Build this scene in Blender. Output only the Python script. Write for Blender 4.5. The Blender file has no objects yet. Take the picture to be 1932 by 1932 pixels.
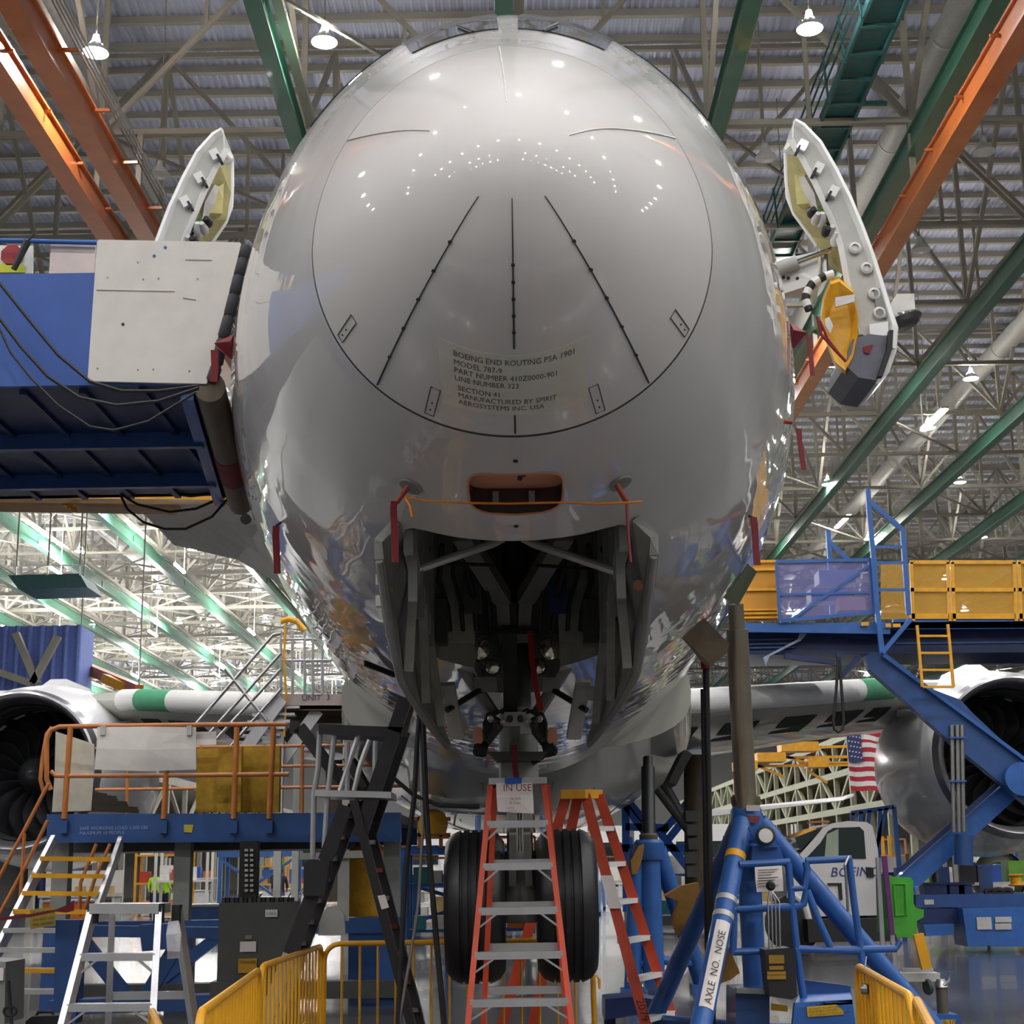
import bpy, bmesh, math, random
from mathutils import Vector, Matrix
import numpy as np
V = Vector
R = math.radians
SC = bpy.context.scene
COL = SC.collection
rnd = random.Random(7)

# ------------------------------------------------------------------ camera
FPX, CXY = 2844.0, 966.0
_p, _r = R(13.3), R(0.9)
CAM = V((0, 0, 1.6))
CF = V((0, math.cos(_p), math.sin(_p)))
_R0, _U0 = V((1, 0, 0)), V((0, -math.sin(_p), math.cos(_p)))
CR = _R0 * math.cos(_r) - _U0 * math.sin(_r)
CU = _R0 * math.sin(_r) + _U0 * math.cos(_r)
cd = bpy.data.cameras.new('camera')
cd.sensor_width = 36
cd.lens = 36 * FPX / 1932
cd.clip_start, cd.clip_end = 0.1, 1200
cam = bpy.data.objects.new('camera', cd)
COL.objects.link(cam)
cam.matrix_world = Matrix(((CR.x, CU.x, -CF.x, CAM.x), (CR.y, CU.y, -CF.y, CAM.y), (CR.z, CU.z, -CF.z, CAM.z), (0, 0, 0, 1)))
SC.camera = cam
# ------------------------------------------------------------------ world, exposure
w = bpy.data.worlds.new('world')
SC.world = w
w.use_nodes = True
w.node_tree.nodes['Background'].inputs[0].default_value = (0.75, 0.8, 0.9, 1)
w.node_tree.nodes['Background'].inputs[1].default_value = 0.05
SC.view_settings.view_transform = 'Standard'
SC.view_settings.look = 'None'
SC.view_settings.exposure = 0.6
SC.cycles.adaptive_threshold = 0.04
SC.cycles.max_bounces = 7
SC.cycles.diffuse_bounces = 4
SC.cycles.glossy_bounces = 4
SC.cycles.transmission_bounces = 4
SC.cycles.transparent_max_bounces = 8
SC.view_settings.gamma = 1
SC.view_settings.use_curve_mapping = False
LAMP_POWER = 520.0      # emission of a lit high-bay lens
HALL_LIGHT = 1.0


def A(x, y, Y):
    """world point seen at pixel x, y of the 1932 frame at depth Y"""
    d = CF + CR * ((x - CXY) / FPX) - CU * ((y - CXY) / FPX)
    return CAM + d * (Y / d.y)


def AZ(x, y, Z):
    d = CF + CR * ((x - CXY) / FPX) - CU * ((y - CXY) / FPX)
    return CAM + d * ((Z - CAM.z) / d.z)


# ------------------------------------------------------------------ materials
def lin(c):
    return tuple((v / 12.92 if v <= 0.04045 else ((v + 0.055) / 1.055) ** 2.4) for v in (k / 255 for k in c)) + (1,)


MATS = {}


def mat(name, rgb, rough=0.5, metal=0.0, coat=0.0, var=0.12, scale=6.0, bump=0.0, bscale=40.0, emit=0.0, alpha=1.0, trans=0.0, stretch=None, bdist=0.01, bdetail=3.0):
    if name in MATS:
        return MATS[name]
    m = bpy.data.materials.new(name)
    m.use_nodes = True
    nt = m.node_tree
    b = nt.nodes['Principled BSDF']
    b.inputs['Roughness'].default_value = rough
    b.inputs['Metallic'].default_value = metal
    b.inputs['Coat Weight'].default_value = coat
    b.inputs['Coat Roughness'].default_value = 0.025
    b.inputs['Alpha'].default_value = alpha
    b.inputs['Transmission Weight'].default_value = trans
    c = lin(rgb)
    if emit:
        b.inputs['Base Color'].default_value = c
        b.inputs['Emission Color'].default_value = c
        b.inputs['Emission Strength'].default_value = emit
    else:
        tc = nt.nodes.new('ShaderNodeTexCoord')
        src = tc.outputs['Object']
        if stretch:
            mp = nt.nodes.new('ShaderNodeMapping')
            mp.inputs['Scale'].default_value = stretch
            nt.links.new(src, mp.inputs[0])
            src = mp.outputs[0]
        n = nt.nodes.new('ShaderNodeTexNoise')
        n.inputs['Scale'].default_value = scale
        n.inputs['Detail'].default_value = 5
        nt.links.new(src, n.inputs['Vector'])
        rmp = nt.nodes.new('ShaderNodeValToRGB')
        rmp.color_ramp.elements[0].position = 0.3
        rmp.color_ramp.elements[1].position = 0.7
        rmp.color_ramp.elements[0].color = tuple(v * (1 - var) for v in c[:3]) + (1,)
        rmp.color_ramp.elements[1].color = tuple(min(1, v * (1 + var * 0.6)) for v in c[:3]) + (1,)
        nt.links.new(n.outputs['Fac'], rmp.inputs[0])
        nt.links.new(rmp.outputs[0], b.inputs['Base Color'])
        if bump:
            n2 = nt.nodes.new('ShaderNodeTexNoise')
            n2.inputs['Scale'].default_value = bscale
            n2.inputs['Detail'].default_value = bdetail
            nt.links.new(src, n2.inputs['Vector'])
            bp = nt.nodes.new('ShaderNodeBump')
            bp.inputs['Strength'].default_value = bump
            bp.inputs['Distance'].default_value = bdist
            nt.links.new(n2.outputs['Fac'], bp.inputs['Height'])
            nt.links.new(bp.outputs[0], b.inputs['Normal'])
            if coat:
                nt.links.new(bp.outputs[0], b.inputs['Coat Normal'])
    MATS[name] = m
    return m


PAINT = mat('radome_paint', (210, 207, 204), 0.6, coat=1.0, var=0.02, scale=2)
SKIN = mat('film_covered_skin', (196, 194, 192), 0.5, coat=1.0, var=0.04, scale=1.5, bump=0.3, bscale=1.3, bdist=0.035, stretch=(1.6, 1.3, 0.6), bdetail=1.2)
for _m in (PAINT, SKIN):
    _m.node_tree.nodes['Principled BSDF'].inputs['Coat IOR'].default_value = 1.75
FAIRING = mat('fairing_primer', (176, 176, 166), 0.35, coat=0.6, var=0.1, scale=1.2)
WHITE = mat('white_paint', (222, 222, 220), 0.35, coat=0.3, var=0.05)
OFFWHITE = mat('off_white_board', (206, 202, 195), 0.6, var=0.06)
COWL = mat('nacelle_paint', (220, 221, 224), 0.28, coat=0.5, var=0.04)
LIPM = mat('inlet_lip_metal', (150, 150, 155), 0.3, metal=0.85, var=0.05)
BAYM = mat('gear_bay_grey', (150, 152, 144), 0.55, var=0.3, scale=5)
GREY = mat('grey_paint', (128, 130, 126), 0.5, var=0.12)
LGREY = mat('light_grey_paint', (178, 178, 172), 0.45, var=0.1)
DGREY = mat('dark_grey_paint', (66, 67, 66), 0.5, var=0.2)
BLACK = mat('black_rubber', (22, 22, 24), 0.6, var=0.3, scale=10)
TYRE = mat('tyre_rubber', (26, 26, 29), 0.45, var=0.25, scale=8, bump=0.1)
BLADE = mat('fan_blade_black', (34, 35, 38), 0.35, coat=0.3, var=0.2)
BLUE = mat('blue_paint', (42, 92, 162), 0.4, coat=0.2, var=0.18, scale=4)
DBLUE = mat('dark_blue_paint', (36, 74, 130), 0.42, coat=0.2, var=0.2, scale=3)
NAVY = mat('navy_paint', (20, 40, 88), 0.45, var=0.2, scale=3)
YELLOW = mat('yellow_paint', (222, 160, 22), 0.4, coat=0.2, var=0.15)
AMBER = mat('amber_panel', (200, 140, 30), 0.45, var=0.12, scale=2)
ORAIL = mat('orange_rail_paint', (182, 110, 52), 0.4, coat=0.2, var=0.15)
ORANGE = mat('crane_orange_paint', (190, 104, 46), 0.38, coat=0.4, var=0.15, scale=1.5)
REDL = mat('ladder_fibreglass_red', (198, 72, 42), 0.42, var=0.15, bump=0.05)
GREEN = mat('crane_green_paint', (56, 108, 86), 0.35, coat=0.4, var=0.12, scale=1.2)
TEAL = mat('teal_paint', (46, 98, 98), 0.5, var=0.15)
PRIMER = mat('green_primer', (70, 150, 110), 0.5, var=0.1)
CREAM = mat('cream_steel', (158, 154, 141), 0.55, var=0.14, scale=0.6)
DECK = mat('roof_deck', (214, 219, 238), 0.6, var=0.1, scale=0.15)
PURLIN = mat('purlin_steel', (176, 172, 160), 0.6, var=0.12, scale=0.4)
ALU = mat('aluminium', (196, 197, 200), 0.35, metal=0.75, var=0.1)
STEEL = mat('steel_tube', (170, 170, 170), 0.3, metal=0.9, var=0.12)
CHROME = mat('chrome_ram', (206, 204, 196), 0.12, metal=1.0, var=0.05)
BRONZE = mat('bronze_dull', (86, 74, 56), 0.5, var=0.2)
COPPER = mat('salmon_liner', (202, 140, 110), 0.5, var=0.08)
MAROON = mat('maroon_webbing', (118, 22, 34), 0.7, var=0.15)
RED = mat('red_paint', (170, 28, 30), 0.5, var=0.12)
CORD = mat('orange_cord', (206, 120, 24), 0.6, var=0.1)
BLACKF = mat('black_fibreglass', (34, 32, 36), 0.4, var=0.2)
TAN = mat('tan_canvas', (150, 110, 48), 0.8, var=0.2, bump=0.3, bscale=20)
KRAFT = mat('kraft_foam', (172, 136, 34), 0.8, var=0.2, scale=12, bump=0.2)
OLIVE = mat('olive_blanket', (150, 142, 92), 0.7, var=0.15, bump=0.3, bscale=14)
BAG = mat('yellow_bag', (214, 158, 28), 0.5, var=0.15, bump=0.5, bscale=9, bdist=0.03)
GREENP = mat('green_plastic', (70, 160, 50), 0.4, var=0.1)
PURPLE = mat('purple_plastic', (104, 40, 110), 0.4, var=0.1)
PAPER = mat('paper', (224, 216, 212), 0.7, var=0.04)
INKM = mat('ink', (40, 38, 40), 0.7, var=0.1)
BLUETAPE = mat('blue_tape', (30, 90, 190), 0.6, var=0.05)
FILMM = mat('label_film', (212, 210, 198), 0.35, coat=0.5, var=0.03)
SEAL = mat('seal_dark', (56, 54, 52), 0.5, var=0.2)
PALES = mat('pale_metal', (190, 188, 184), 0.4, metal=0.3, var=0.15)
GLASS = mat('window_glass', (30, 44, 44), 0.06, coat=1.0, var=0.05)
PLEXI = mat('tinted_plexiglass', (140, 140, 200), 0.08, alpha=0.35, var=0.03)
APLEXI = mat('amber_plexiglass', (205, 160, 70), 0.08, alpha=0.45, var=0.05)
SKINTONE = mat('skin_tone', (186, 134, 108), 0.6, var=0.08)
HIVIS = mat('hi_vis_green', (170, 220, 40), 0.6, var=0.1)
NAVYC = mat('navy_cloth', (30, 36, 66), 0.8, var=0.1)
FLAGR = mat('flag_red', (176, 36, 52), 0.7, var=0.08)
FLAGB = mat('flag_blue', (52, 58, 110), 0.7, var=0.08)
WALLM = mat('hall_wall_panel', (112, 112, 110), 0.6, var=0.08, scale=0.2)
LIT = mat('lamp_lens_lit', (255, 252, 250), emit=LAMP_POWER)
UPGLOW = mat('added_deck_uplight', (255, 250, 244), emit=LAMP_POWER * 3.6)  # added uplight, brightens the roof deck above the lit lamps
TUBEL = mat('tube_lit', (255, 250, 240), emit=60.0)
OFFL = mat('lamp_lens_unlit', (215, 216, 214), 0.3, var=0.03)
BULB = mat('landing_lamp_lens', (220, 215, 200), 0.08, metal=0.9, var=0.05)

_fl = mat('concrete_floor', (68, 69, 72), 0.2, coat=0.2, var=0.16, scale=0.7, bump=0.04, bscale=2)


# ------------------------------------------------------------------ mesh helpers
ORIG = {}


def frame(d):
    d = d.normalized()
    u = V((0, 0, 1)) if abs(d.z) < 0.95 else V((0, 1, 0))
    s = d.cross(u).normalized()
    return s, s.cross(d).normalized()


class MB:
    def __init__(self):
        self.v, self.f = [], []

    def add(self, vs, fs):
        o = len(self.v)
        self.v += [V(p) for p in vs]
        self.f += [[i + o for i in q] for q in fs]
        return self

    def box(self, c, s, rz=0.0, rot=None):
        c = V(c)
        m = rot if rot is not None else Matrix.Rotation(rz, 3, 'Z')
        vs = [c + m @ V((x * s[0] / 2, y * s[1] / 2, z * s[2] / 2)) for z in (-1, 1) for y in (-1, 1) for x in (-1, 1)]
        return self.add(vs, [(0, 2, 3, 1), (4, 5, 7, 6), (0, 1, 5, 4), (2, 6, 7, 3), (0, 4, 6, 2), (1, 3, 7, 5)])

    def bar(self, p, q, w, h=None, roll=0.0):
        p, q = V(p), V(q)
        h = h or w
        s, u = frame(q - p)
        if roll:
            m = Matrix.Rotation(roll, 3, (q - p).normalized())
            s, u = m @ s, m @ u
        vs = [e + s * (a * w / 2) + u * (b * h / 2) for e in (p, q) for a, b in ((-1, -1), (1, -1), (1, 1), (-1, 1))]
        return self.add(vs, [(3, 2, 1, 0), (4, 5, 6, 7), (0, 1, 5, 4), (1, 2, 6, 5), (2, 3, 7, 6), (3, 0, 4, 7)])

    def tube(self, p, q, r, n=10, r2=None):
        return self.path([p, q], r, n, r2)

    def path(self, pts, r, n=8, r2=None, closed=False):
        pts = [V(p) for p in pts]
        k = len(pts)
        o = len(self.v)
        s0 = None
        for i, p in enumerate(pts):
            if closed:
                d = pts[(i + 1) % k] - pts[i - 1]
            else:
                d = pts[min(i + 1, k - 1)] - pts[max(i - 1, 0)]
            s, u = frame(d)
            if s0 is not None:
                s = (s0 - d.normalized() * s0.dot(d.normalized())).normalized()
                u = s.cross(d.normalized())
            s0 = s
            rr = r if r2 is None else r + (r2 - r) * i / (k - 1)
            for j in range(n):
                a = 2 * math.pi * j / n
                self.v.append(p + s * math.cos(a) * rr + u * math.sin(a) * rr)
        m = k if closed else k - 1
        for i in range(m):
            for j in range(n):
                a, b = o + i * n, o + ((i + 1) % k) * n
                self.f.append([a + j, a + (j + 1) % n, b + (j + 1) % n, b + j])
        if not closed:
            self.f.append([o + j for j in range(n)][::-1])
            self.f.append([o + (k - 1) * n + j for j in range(n)])
        return self

    def lathe(self, prof, o, axis, n=24, cap=True):
        """prof: (radius, distance along axis)"""
        o, axis = V(o), V(axis).normalized()
        s, u = frame(axis)
        b = len(self.v)
        for r, t in prof:
            for j in range(n):
                a = 2 * math.pi * j / n
                self.v.append(o + axis * t + (s * math.cos(a) + u * math.sin(a)) * r)
        for i in range(len(prof) - 1):
            for j in range(n):
                p, q = b + i * n, b + (i + 1) * n
                self.f.append([p + j, p + (j + 1) % n, q + (j + 1) % n, q + j])
        if cap:
            if prof[0][0] > 1e-5:
                self.f.append([b + j for j in range(n)][::-1])
            if prof[-1][0] > 1e-5:
                self.f.append([b + (len(prof) - 1) * n + j for j in range(n)])
        return self

    def prism(self, pts, vec):
        pts = [V(p) for p in pts]
        vec = V(vec)
        n = len(pts)
        fs = [list(range(n))[::-1], list(range(n, 2 * n))]
        for i in range(n):
            j = (i + 1) % n
            fs.append([i, j, n + j, n + i])
        return self.add(pts + [p + vec for p in pts], fs)

    def plate(self, pts, t):
        pts = [V(p) for p in pts]
        n = V((0, 0, 0))
        for i in range(len(pts)):
            a, b = pts[i], pts[(i + 1) % len(pts)]
            n += a.cross(b)
        n.normalize()
        return self.prism([p - n * t / 2 for p in pts], n * t)

    def grid(self, rows, closed=False):
        """rows: list of equally long point rows, joined to a sheet"""
        k = len(rows[0])
        o = len(self.v)
        for r in rows:
            self.v += [V(p) for p in r]
        for i in range(len(rows) - 1):
            for j in range(k if closed else k - 1):
                a, b = o + i * k, o + (i + 1) * k
                self.f.append([a + j, a + (j + 1) % k, b + (j + 1) % k, b + j])
        return self

    def slab(self, rows, t):
        """sheet of points thickened by t along its normals"""
        R_, C_ = len(rows), len(rows[0])
        rows = [[V(p) for p in r] for r in rows]
        nn = []
        for i in range(R_):
            q = []
            for j in range(C_):
                a = rows[min(i + 1, R_ - 1)][j] - rows[max(i - 1, 0)][j]
                b = rows[i][min(j + 1, C_ - 1)] - rows[i][max(j - 1, 0)]
                q.append(a.cross(b).normalized())
            nn.append(q)
        top = [[rows[i][j] + nn[i][j] * t / 2 for j in range(C_)] for i in range(R_)]
        bot = [[rows[i][j] - nn[i][j] * t / 2 for j in range(C_)] for i in range(R_)]
        self.grid(top)
        self.grid([r[::-1] for r in bot])
        for a, b in ((top[0], bot[0]), (bot[-1], top[-1]), ([r[-1] for r in top], [r[-1] for r in bot]), ([r[0] for r in bot], [r[0] for r in top])):
            self.grid([a, b])
        return self

    def build(self, name, m, parent=None, smooth=False, origin=None):
        me = bpy.data.meshes.new(name)
        o = V(origin) if origin is not None else ORIG.get(parent.name, V((0, 0, 0))) if parent is not None else V((0, 0, 0))
        me.from_pydata([tuple(p - o) for p in self.v], [], self.f)
        bm = bmesh.new()
        bm.from_mesh(me)
        bmesh.ops.recalc_face_normals(bm, faces=bm.faces)
        if smooth:
            for f in bm.faces:
                f.smooth = True
            for e in bm.edges:
                if len(e.link_faces) == 2 and e.calc_face_angle(0) > 0.6:
                    e.smooth = False
        bm.to_mesh(me)
        bm.free()
        for q in (m if isinstance(m, (list, tuple)) else [m]):
            me.materials.append(q)
        ob = bpy.data.objects.new(name, me)
        COL.objects.link(ob)
        if parent is not None:
            ob.parent = parent
        elif origin is not None:
            ob.location = o
        ORIG[ob.name] = o
        return ob


def tag(o, label=None, cat=None, group=None, kind=None):
    for k, v in (('label', label), ('category', cat), ('group', group), ('kind', kind)):
        if v:
            o[k] = v
    return o


def thing(name, label, cat, loc=(0, 0, 0), group=None):
    o = bpy.data.objects.new(name, None)
    o.empty_display_size = 0.2
    COL.objects.link(o)
    o.location = loc
    ORIG[o.name] = V(loc)
    return tag(o, label, cat, group)


def one(name, mb, m, label, cat, group=None, smooth=False):
    c = sum((V(p) for p in mb.v), V((0, 0, 0))) / len(mb.v)
    zmin = min(p.z for p in mb.v)
    return tag(mb.build(name, m, None, smooth, origin=(c.x, c.y, zmin)), label, cat, group)


def copy_at(src, parent, mw):
    c = src.copy()
    COL.objects.link(c)
    c.parent = parent
    c.matrix_local = mw
    return c


_UC = {}


def member(name, p, q, w, h, m, parent):
    """a bar as an object that shares one unit-cube mesh per material"""
    key = (name, m.name)
    if key not in _UC:
        me = bpy.data.meshes.new(name)
        bm = bmesh.new()
        bmesh.ops.create_cube(bm, size=1)
        bm.to_mesh(me)
        bm.free()
        me.materials.append(m)
        _UC[key] = me
    ob = bpy.data.objects.new(name, _UC[key])
    COL.objects.link(ob)
    p, q = V(p), V(q)
    o = ORIG.get(parent.name, V((0, 0, 0))) if parent is not None else V((0, 0, 0))
    d = q - p
    s, u = frame(d)
    c = (p + q) / 2 - o
    L = d.length
    dn = d.normalized()
    ob.parent = parent
    ob.matrix_local = Matrix(((s.x * w, dn.x * L, u.x * h, c.x), (s.y * w, dn.y * L, u.y * h, c.y), (s.z * w, dn.z * L, u.z * h, c.z), (0, 0, 0, 1)))
    ORIG[ob.name] = o
    return ob


def text_geo(body, size, align='LEFT'):
    cu = bpy.data.curves.new('lettering', 'FONT')
    cu.body = body
    cu.size = size
    cu.align_x = align
    cu.resolution_u = 2
    ob = bpy.data.objects.new('lettering', cu)
    COL.objects.link(ob)
    dg = bpy.context.evaluated_depsgraph_get()
    ev = ob.evaluated_get(dg)
    me = ev.to_mesh()
    vs = [v.co.copy() for v in me.vertices]
    fs = [list(p.vertices) for p in me.polygons]
    ev.to_mesh_clear()
    bpy.data.objects.remove(ob)
    bpy.data.curves.remove(cu)
    return vs, fs


def lettering(body, size, o, ex, ey, m, parent, name='lettering', align='LEFT', lift=0.004):
    vs, fs = text_geo(body, size, align)
    ex, ey = V(ex).normalized(), V(ey).normalized()
    n = ex.cross(ey)
    mb = MB().add([V(o) + ex * p.x + ey * p.y + n * lift for p in vs], fs)
    return mb.build(name, m, parent)


ORD = ['first', 'second', 'third', 'fourth', 'fifth', 'sixth', 'seventh', 'eighth', 'ninth', 'tenth', 'eleventh', 'twelfth', 'thirteenth', 'fourteenth', 'fifteenth', 'sixteenth', 'seventeenth', 'eighteenth', 'nineteenth', 'twentieth'] + ['twenty-' + k for k in ('first', 'second', 'third', 'fourth', 'fifth', 'sixth', 'seventh', 'eighth', 'ninth')] + ['thirtieth'] + ['thirty-' + k for k in ('first', 'second', 'third', 'fourth', 'fifth', 'sixth', 'seventh', 'eighth', 'ninth')]
# ------------------------------------------------------------------ hall shell
XW, Y0, Y1, ZD = 70.0, -55.0, 300.0, 34.6
tag(MB().box((0, (Y0 + Y1) / 2, -0.15), (2 * XW, Y1 - Y0, 0.3)).build('floor', _fl), kind='structure')
for nm, c, s in (('wall_left', (-XW - 0.3, (Y0 + Y1) / 2, 17.5), (0.6, Y1 - Y0, 35)), ('wall_right', (XW + 0.3, (Y0 + Y1) / 2, 17.5), (0.6, Y1 - Y0, 35)),
                 ('wall_far', (0, Y1 + 0.3, 17.5), (2 * XW + 1.2, 0.6, 35)), ('wall_back', (0, Y0 - 0.3, 17.5), (2 * XW + 1.2, 0.6, 35))):
    tag(MB().box(c, s).build(nm, WALLM), kind='structure')
# corrugated deck: ribs run along the hall
xs, zs = [], []
x = -XW
while x < XW:
    for dx, dz in ((0, 0), (0.11, 0), (0.15, 0.11), (0.26, 0.11)):
        xs.append(x + dx)
        zs.append(ZD + dz)
    x += 0.30
dk = MB().grid([[(a, Y0, b) for a, b in zip(xs, zs)], [(a, Y1, b) for a, b in zip(xs, zs)]])
ceil = tag(dk.build('ceiling', DECK), kind='structure')
tag(MB().box((0, (Y0 + Y1) / 2, ZD + 0.5), (2 * XW, Y1 - Y0, 0.3)).build('ceiling_board', DECK, ceil))
y = Y0 + 1
while y < 235:
    member('purlin', (-XW, y, ZD - 0.16), (XW, y, ZD - 0.16), 0.24, 0.3, PURLIN, ceil)
    y += 1.92
# lateral roof trusses
ZB, ZT, GX = 26.2, 34.1, 6.9
ty = [47 + 8.6 * j for j in range(-11, 28)]
nfront = 0
for j, y in enumerate(ty):
    vis = y > 30
    if y > 190 and j % 2:
        continue
    if vis:
        nfront += 1
        lab = 'cream steel roof truss spanning the hall, %s counted from the aircraft nose' % ORD[nfront - 1]
    else:
        lab = 'cream steel roof truss behind the view, %s back from the nose' % ORD[11 - j]
    t = thing('roof_truss', lab, 'roof truss', (0, y, 0), 'roof trusses spanning the hall')
    fat = 0.2 if y < 120 else 0.32
    MB().bar((-XW + 0.6, y, ZB), (XW - 0.6, y, ZB), fat, fat).build('bottom_chord', CREAM, t)
    MB().bar((-XW + 0.6, y, ZT), (XW - 0.6, y, ZT), fat, fat).build('top_chord', CREAM, t)
    rest = MB()
    for k in range(-9, 10):
        x = k * GX
        segs = [('post', (x, y, ZB), (x, y, ZT), 0.2)]
        if k < 9:
            a, b = (ZB, ZT) if (k + j) % 2 else (ZT, ZB)
            segs.append(('diagonal', (x, y, a), (x + GX, y, b), 0.17))
            segs.append(('half_post', (x + GX / 2, y, (ZB + ZT) / 2), (x + GX / 2, y, ZT if a < b else ZB), 0.14))
        near = 38 < y < 100 and abs(x) < 0.36 * y + 5
        for nm, p, q, wd in segs:
            if near:
                member(nm, p, q, wd, wd, CREAM, t)
            else:
                rest.bar(p, q, wd * (1.25 if y > 120 else 1))
    tag(rest.build('web', CREAM, t), kind='stuff')
# trusses along the hall, above the crane beams
SIDE = {0: 'straight above the nose'}
for k in range(1, 10):
    SIDE[k] = '%s to the right of the nose' % ORD[k - 1]
    SIDE[-k] = '%s to the left of the nose' % ORD[k - 1]
for k in range(-9, 10):
    x = k * GX
    t = thing('hall_truss', 'cream steel truss running along the hall, %s' % SIDE[k], 'roof truss', (x, 0, 0), 'trusses along the hall')
    MB().bar((x + 0.42, Y0 + 0.6, ZB - 0.32), (x + 0.42, Y1 - 0.6, ZB - 0.32), 0.3, 0.22).build('bottom_chord', CREAM, t)
    rest = MB()
    for j in range(len(ty) - 1):
        y, yn = ty[j], ty[j + 1]
        a, b = (ZB, ZT) if j % 2 else (ZT, ZB)
        if 38 < y < 112 and abs(x) < 0.36 * y + 5:
            member('diagonal', (x, y, a), (x, yn, b), 0.18, 0.18, CREAM, t)
            if (j + k) % 3 == 0:
                member('brace', (x, y, ZB), (x + GX, yn, ZB), 0.11, 0.11, CREAM, t)
        else:
            rest.bar((x, y, a), (x, yn, b), 0.2)
            if y > 40:
                rest.bar((x, y, ZB), (x + GX, yn, ZB), 0.14)
                rest.bar((x + GX, y, ZB), (x, yn, ZB), 0.14)
    tag(rest.build('web', CREAM, t), kind='stuff')
# green crane beams
for k in range(-8, 9):
    if k == -2:
        continue
    x, z = k * GX, 25.3
    t = thing('crane_girder', 'long green crane beam under the roof, %s' % SIDE[k], 'crane beam', (x, 0, z), 'green crane beams')
    MB().box((x, 122, z - 0.42), (0.5, 352, 0.07)).build('bottom_flange', GREEN, t)
    MB().box((x, 122, z), (0.16, 352, 0.78)).build('beam_web', GREEN, t)
    MB().box((x, 122, z + 0.42), (0.4, 352, 0.06)).build('top_flange', GREEN, t)
    for j, y in enumerate(ty):
        if 30 < y < 130:
            member('hanger', (x, y, z + 0.42), (x, y, ZB), 0.16, 0.16, CREAM, t)
            member('splice_plate', (x + 0.1, y - 0.4, z), (x + 0.1, y + 0.4, z), 0.06, 0.5, GREEN, t)
# orange crane beams
for x, lab in ((-12.45, 'orange crane beam nearer to the nose of the two at upper left'), (-13.85, 'orange crane beam farther from the nose of the two at upper left'), (13.75, 'orange crane beam at upper right beside a green one')):
    z = 23.4
    t = thing('orange_crane_girder', lab, 'crane beam', (x, 0, z), 'orange crane beams')
    ye = 106 if x > 0 else 75
    MB().box((x, (10 + ye) / 2, z - 0.45), (0.62, ye - 10, 0.1)).build('bottom_flange', ORANGE, t)
    MB().box((x, (10 + ye) / 2, z), (0.3, ye - 10, 0.86)).build('beam_web', ORANGE, t)
    MB().box((x, (10 + ye) / 2, z + 0.45), (0.5, ye - 10, 0.08)).build('top_flange', ORANGE, t)
    for j in range(12):
        y = 34 + 3.4 * j
        member('bracket', (x + (0.15 if x < 0 else -0.15), y, z + 0.3), (x + (0.7 if x == -12.45 else 0.35 if x < 0 else -0.4), y, z + 0.3), 0.09, 0.09, ORANGE, t)
    for y in (ty[11], ty[12], ty[13], ty[14]):
        member('hanger', (x, y, z + 0.48), (x, y, ZB), 0.18, 0.18, CREAM, t)
r = MB()
for i in range(4):
    r.tube((-11.75 + i * 0.1, 20, 23.75), (-11.75 + i * 0.1, 73, 23.75), 0.03, 6)
one('conductor_rail', r, STEEL, 'row of thin bright conductor bars along the upper-left orange beam', 'conductor rail')
# teal catwalk
t = thing('catwalk', 'teal catwalk with railings under the roof at upper right', 'catwalk', (11.3, 0, 26.0))
cx, cz = 11.3, 26.3
for sx in (-0.55, 0.55):
    MB().bar((cx + sx, 25, cz), (cx + sx, 92, cz), 0.1, 0.26).build('stringer', TEAL, t)
MB().box((cx, 58, cz + 0.1), (1.0, 67, 0.05)).build('walk_plate', TEAL, t)
for j in range(34):
    y = 33 + j * 1.6
    member('cross_tie', (cx - 0.5, y, cz - 0.08), (cx + 0.5 + (0.9 if j % 4 == 0 else 0), y, cz - 0.08), 0.12, 0.12, TEAL, t)
for sx in (-0.6, 0.6):
    for j in range(22):
        y = 33 + j * 2.5
        member('post', (cx + sx, y, cz - 0.2), (cx + sx * 1.15, y, cz + 1.5), 0.07, 0.07, TEAL, t)
    for h in (0.5, 1.0, 1.45):
        MB().bar((cx + sx * 1.1, 25, cz + h), (cx + sx * 1.1, 92, cz + h), 0.05).build('rail', TEAL, t)
# ducts
for x, z, r_, ya, yb, lab in ((15.6, 30.0, 0.5, 20, 140, 'fat pale round duct behind the green beam at upper right'), (27.5, 29.5, 0.55, 60, 230, 'pale round duct above the far right bays'),
                              (-15.2, 30.2, 0.45, 20, 60, 'pale round duct above the upper-left orange beams'), (-34, 29.6, 0.6, 70, 260, 'pale round duct above the far left bays')):
    t = thing('air_duct', lab, 'duct', (x, ya, z))
    MB().tube((x, ya, z), (x, yb, z), r_, 18).build('pipe', LGREY, t, True)
    for j in range(int((yb - ya) / 8)):
        MB().lathe([(r_ + 0.03, 0), (r_ + 0.03, 0.12)], (x, ya + 4 + 8 * j, z), (0, 1, 0), 18).build('band', PALES, t, True)


# high-bay lamps
def lamp_proto(lit):
    t = thing('high_bay_lamp', 'high bay lamp', 'lamp')
    MB().lathe([(0.06, 0.62), (0.10, 0.6), (0.13, 0.34), (0.2, 0.28), (0.34, 0.1), (0.4, 0.0), (0.385, 0.0), (0.3, 0.09), (0.1, 0.2)], (0, 0, 0), (0, 0, 1), 18, False).build('reflector', OFFL, t, True)
    MB().lathe([(0.385, 0.012), (0.0, -0.05)], (0, 0, 0), (0, 0, 1), 9, False).build('lens', LIT if lit else OFFL, t, True)
    MB().tube((0, 0, 0.6), (0, 0, 9.13), 0.025, 6).build('hanger_rod', CREAM, t)
    if lit:
        MB().lathe([(0.205, 0.285), (0.135, 0.345)], (0, 0, 0), (0, 0, 1), 6, False).build('added_uplight_ring', UPGLOW, t)  # glowing ring added to throw light up onto the roof deck
    return t


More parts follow.
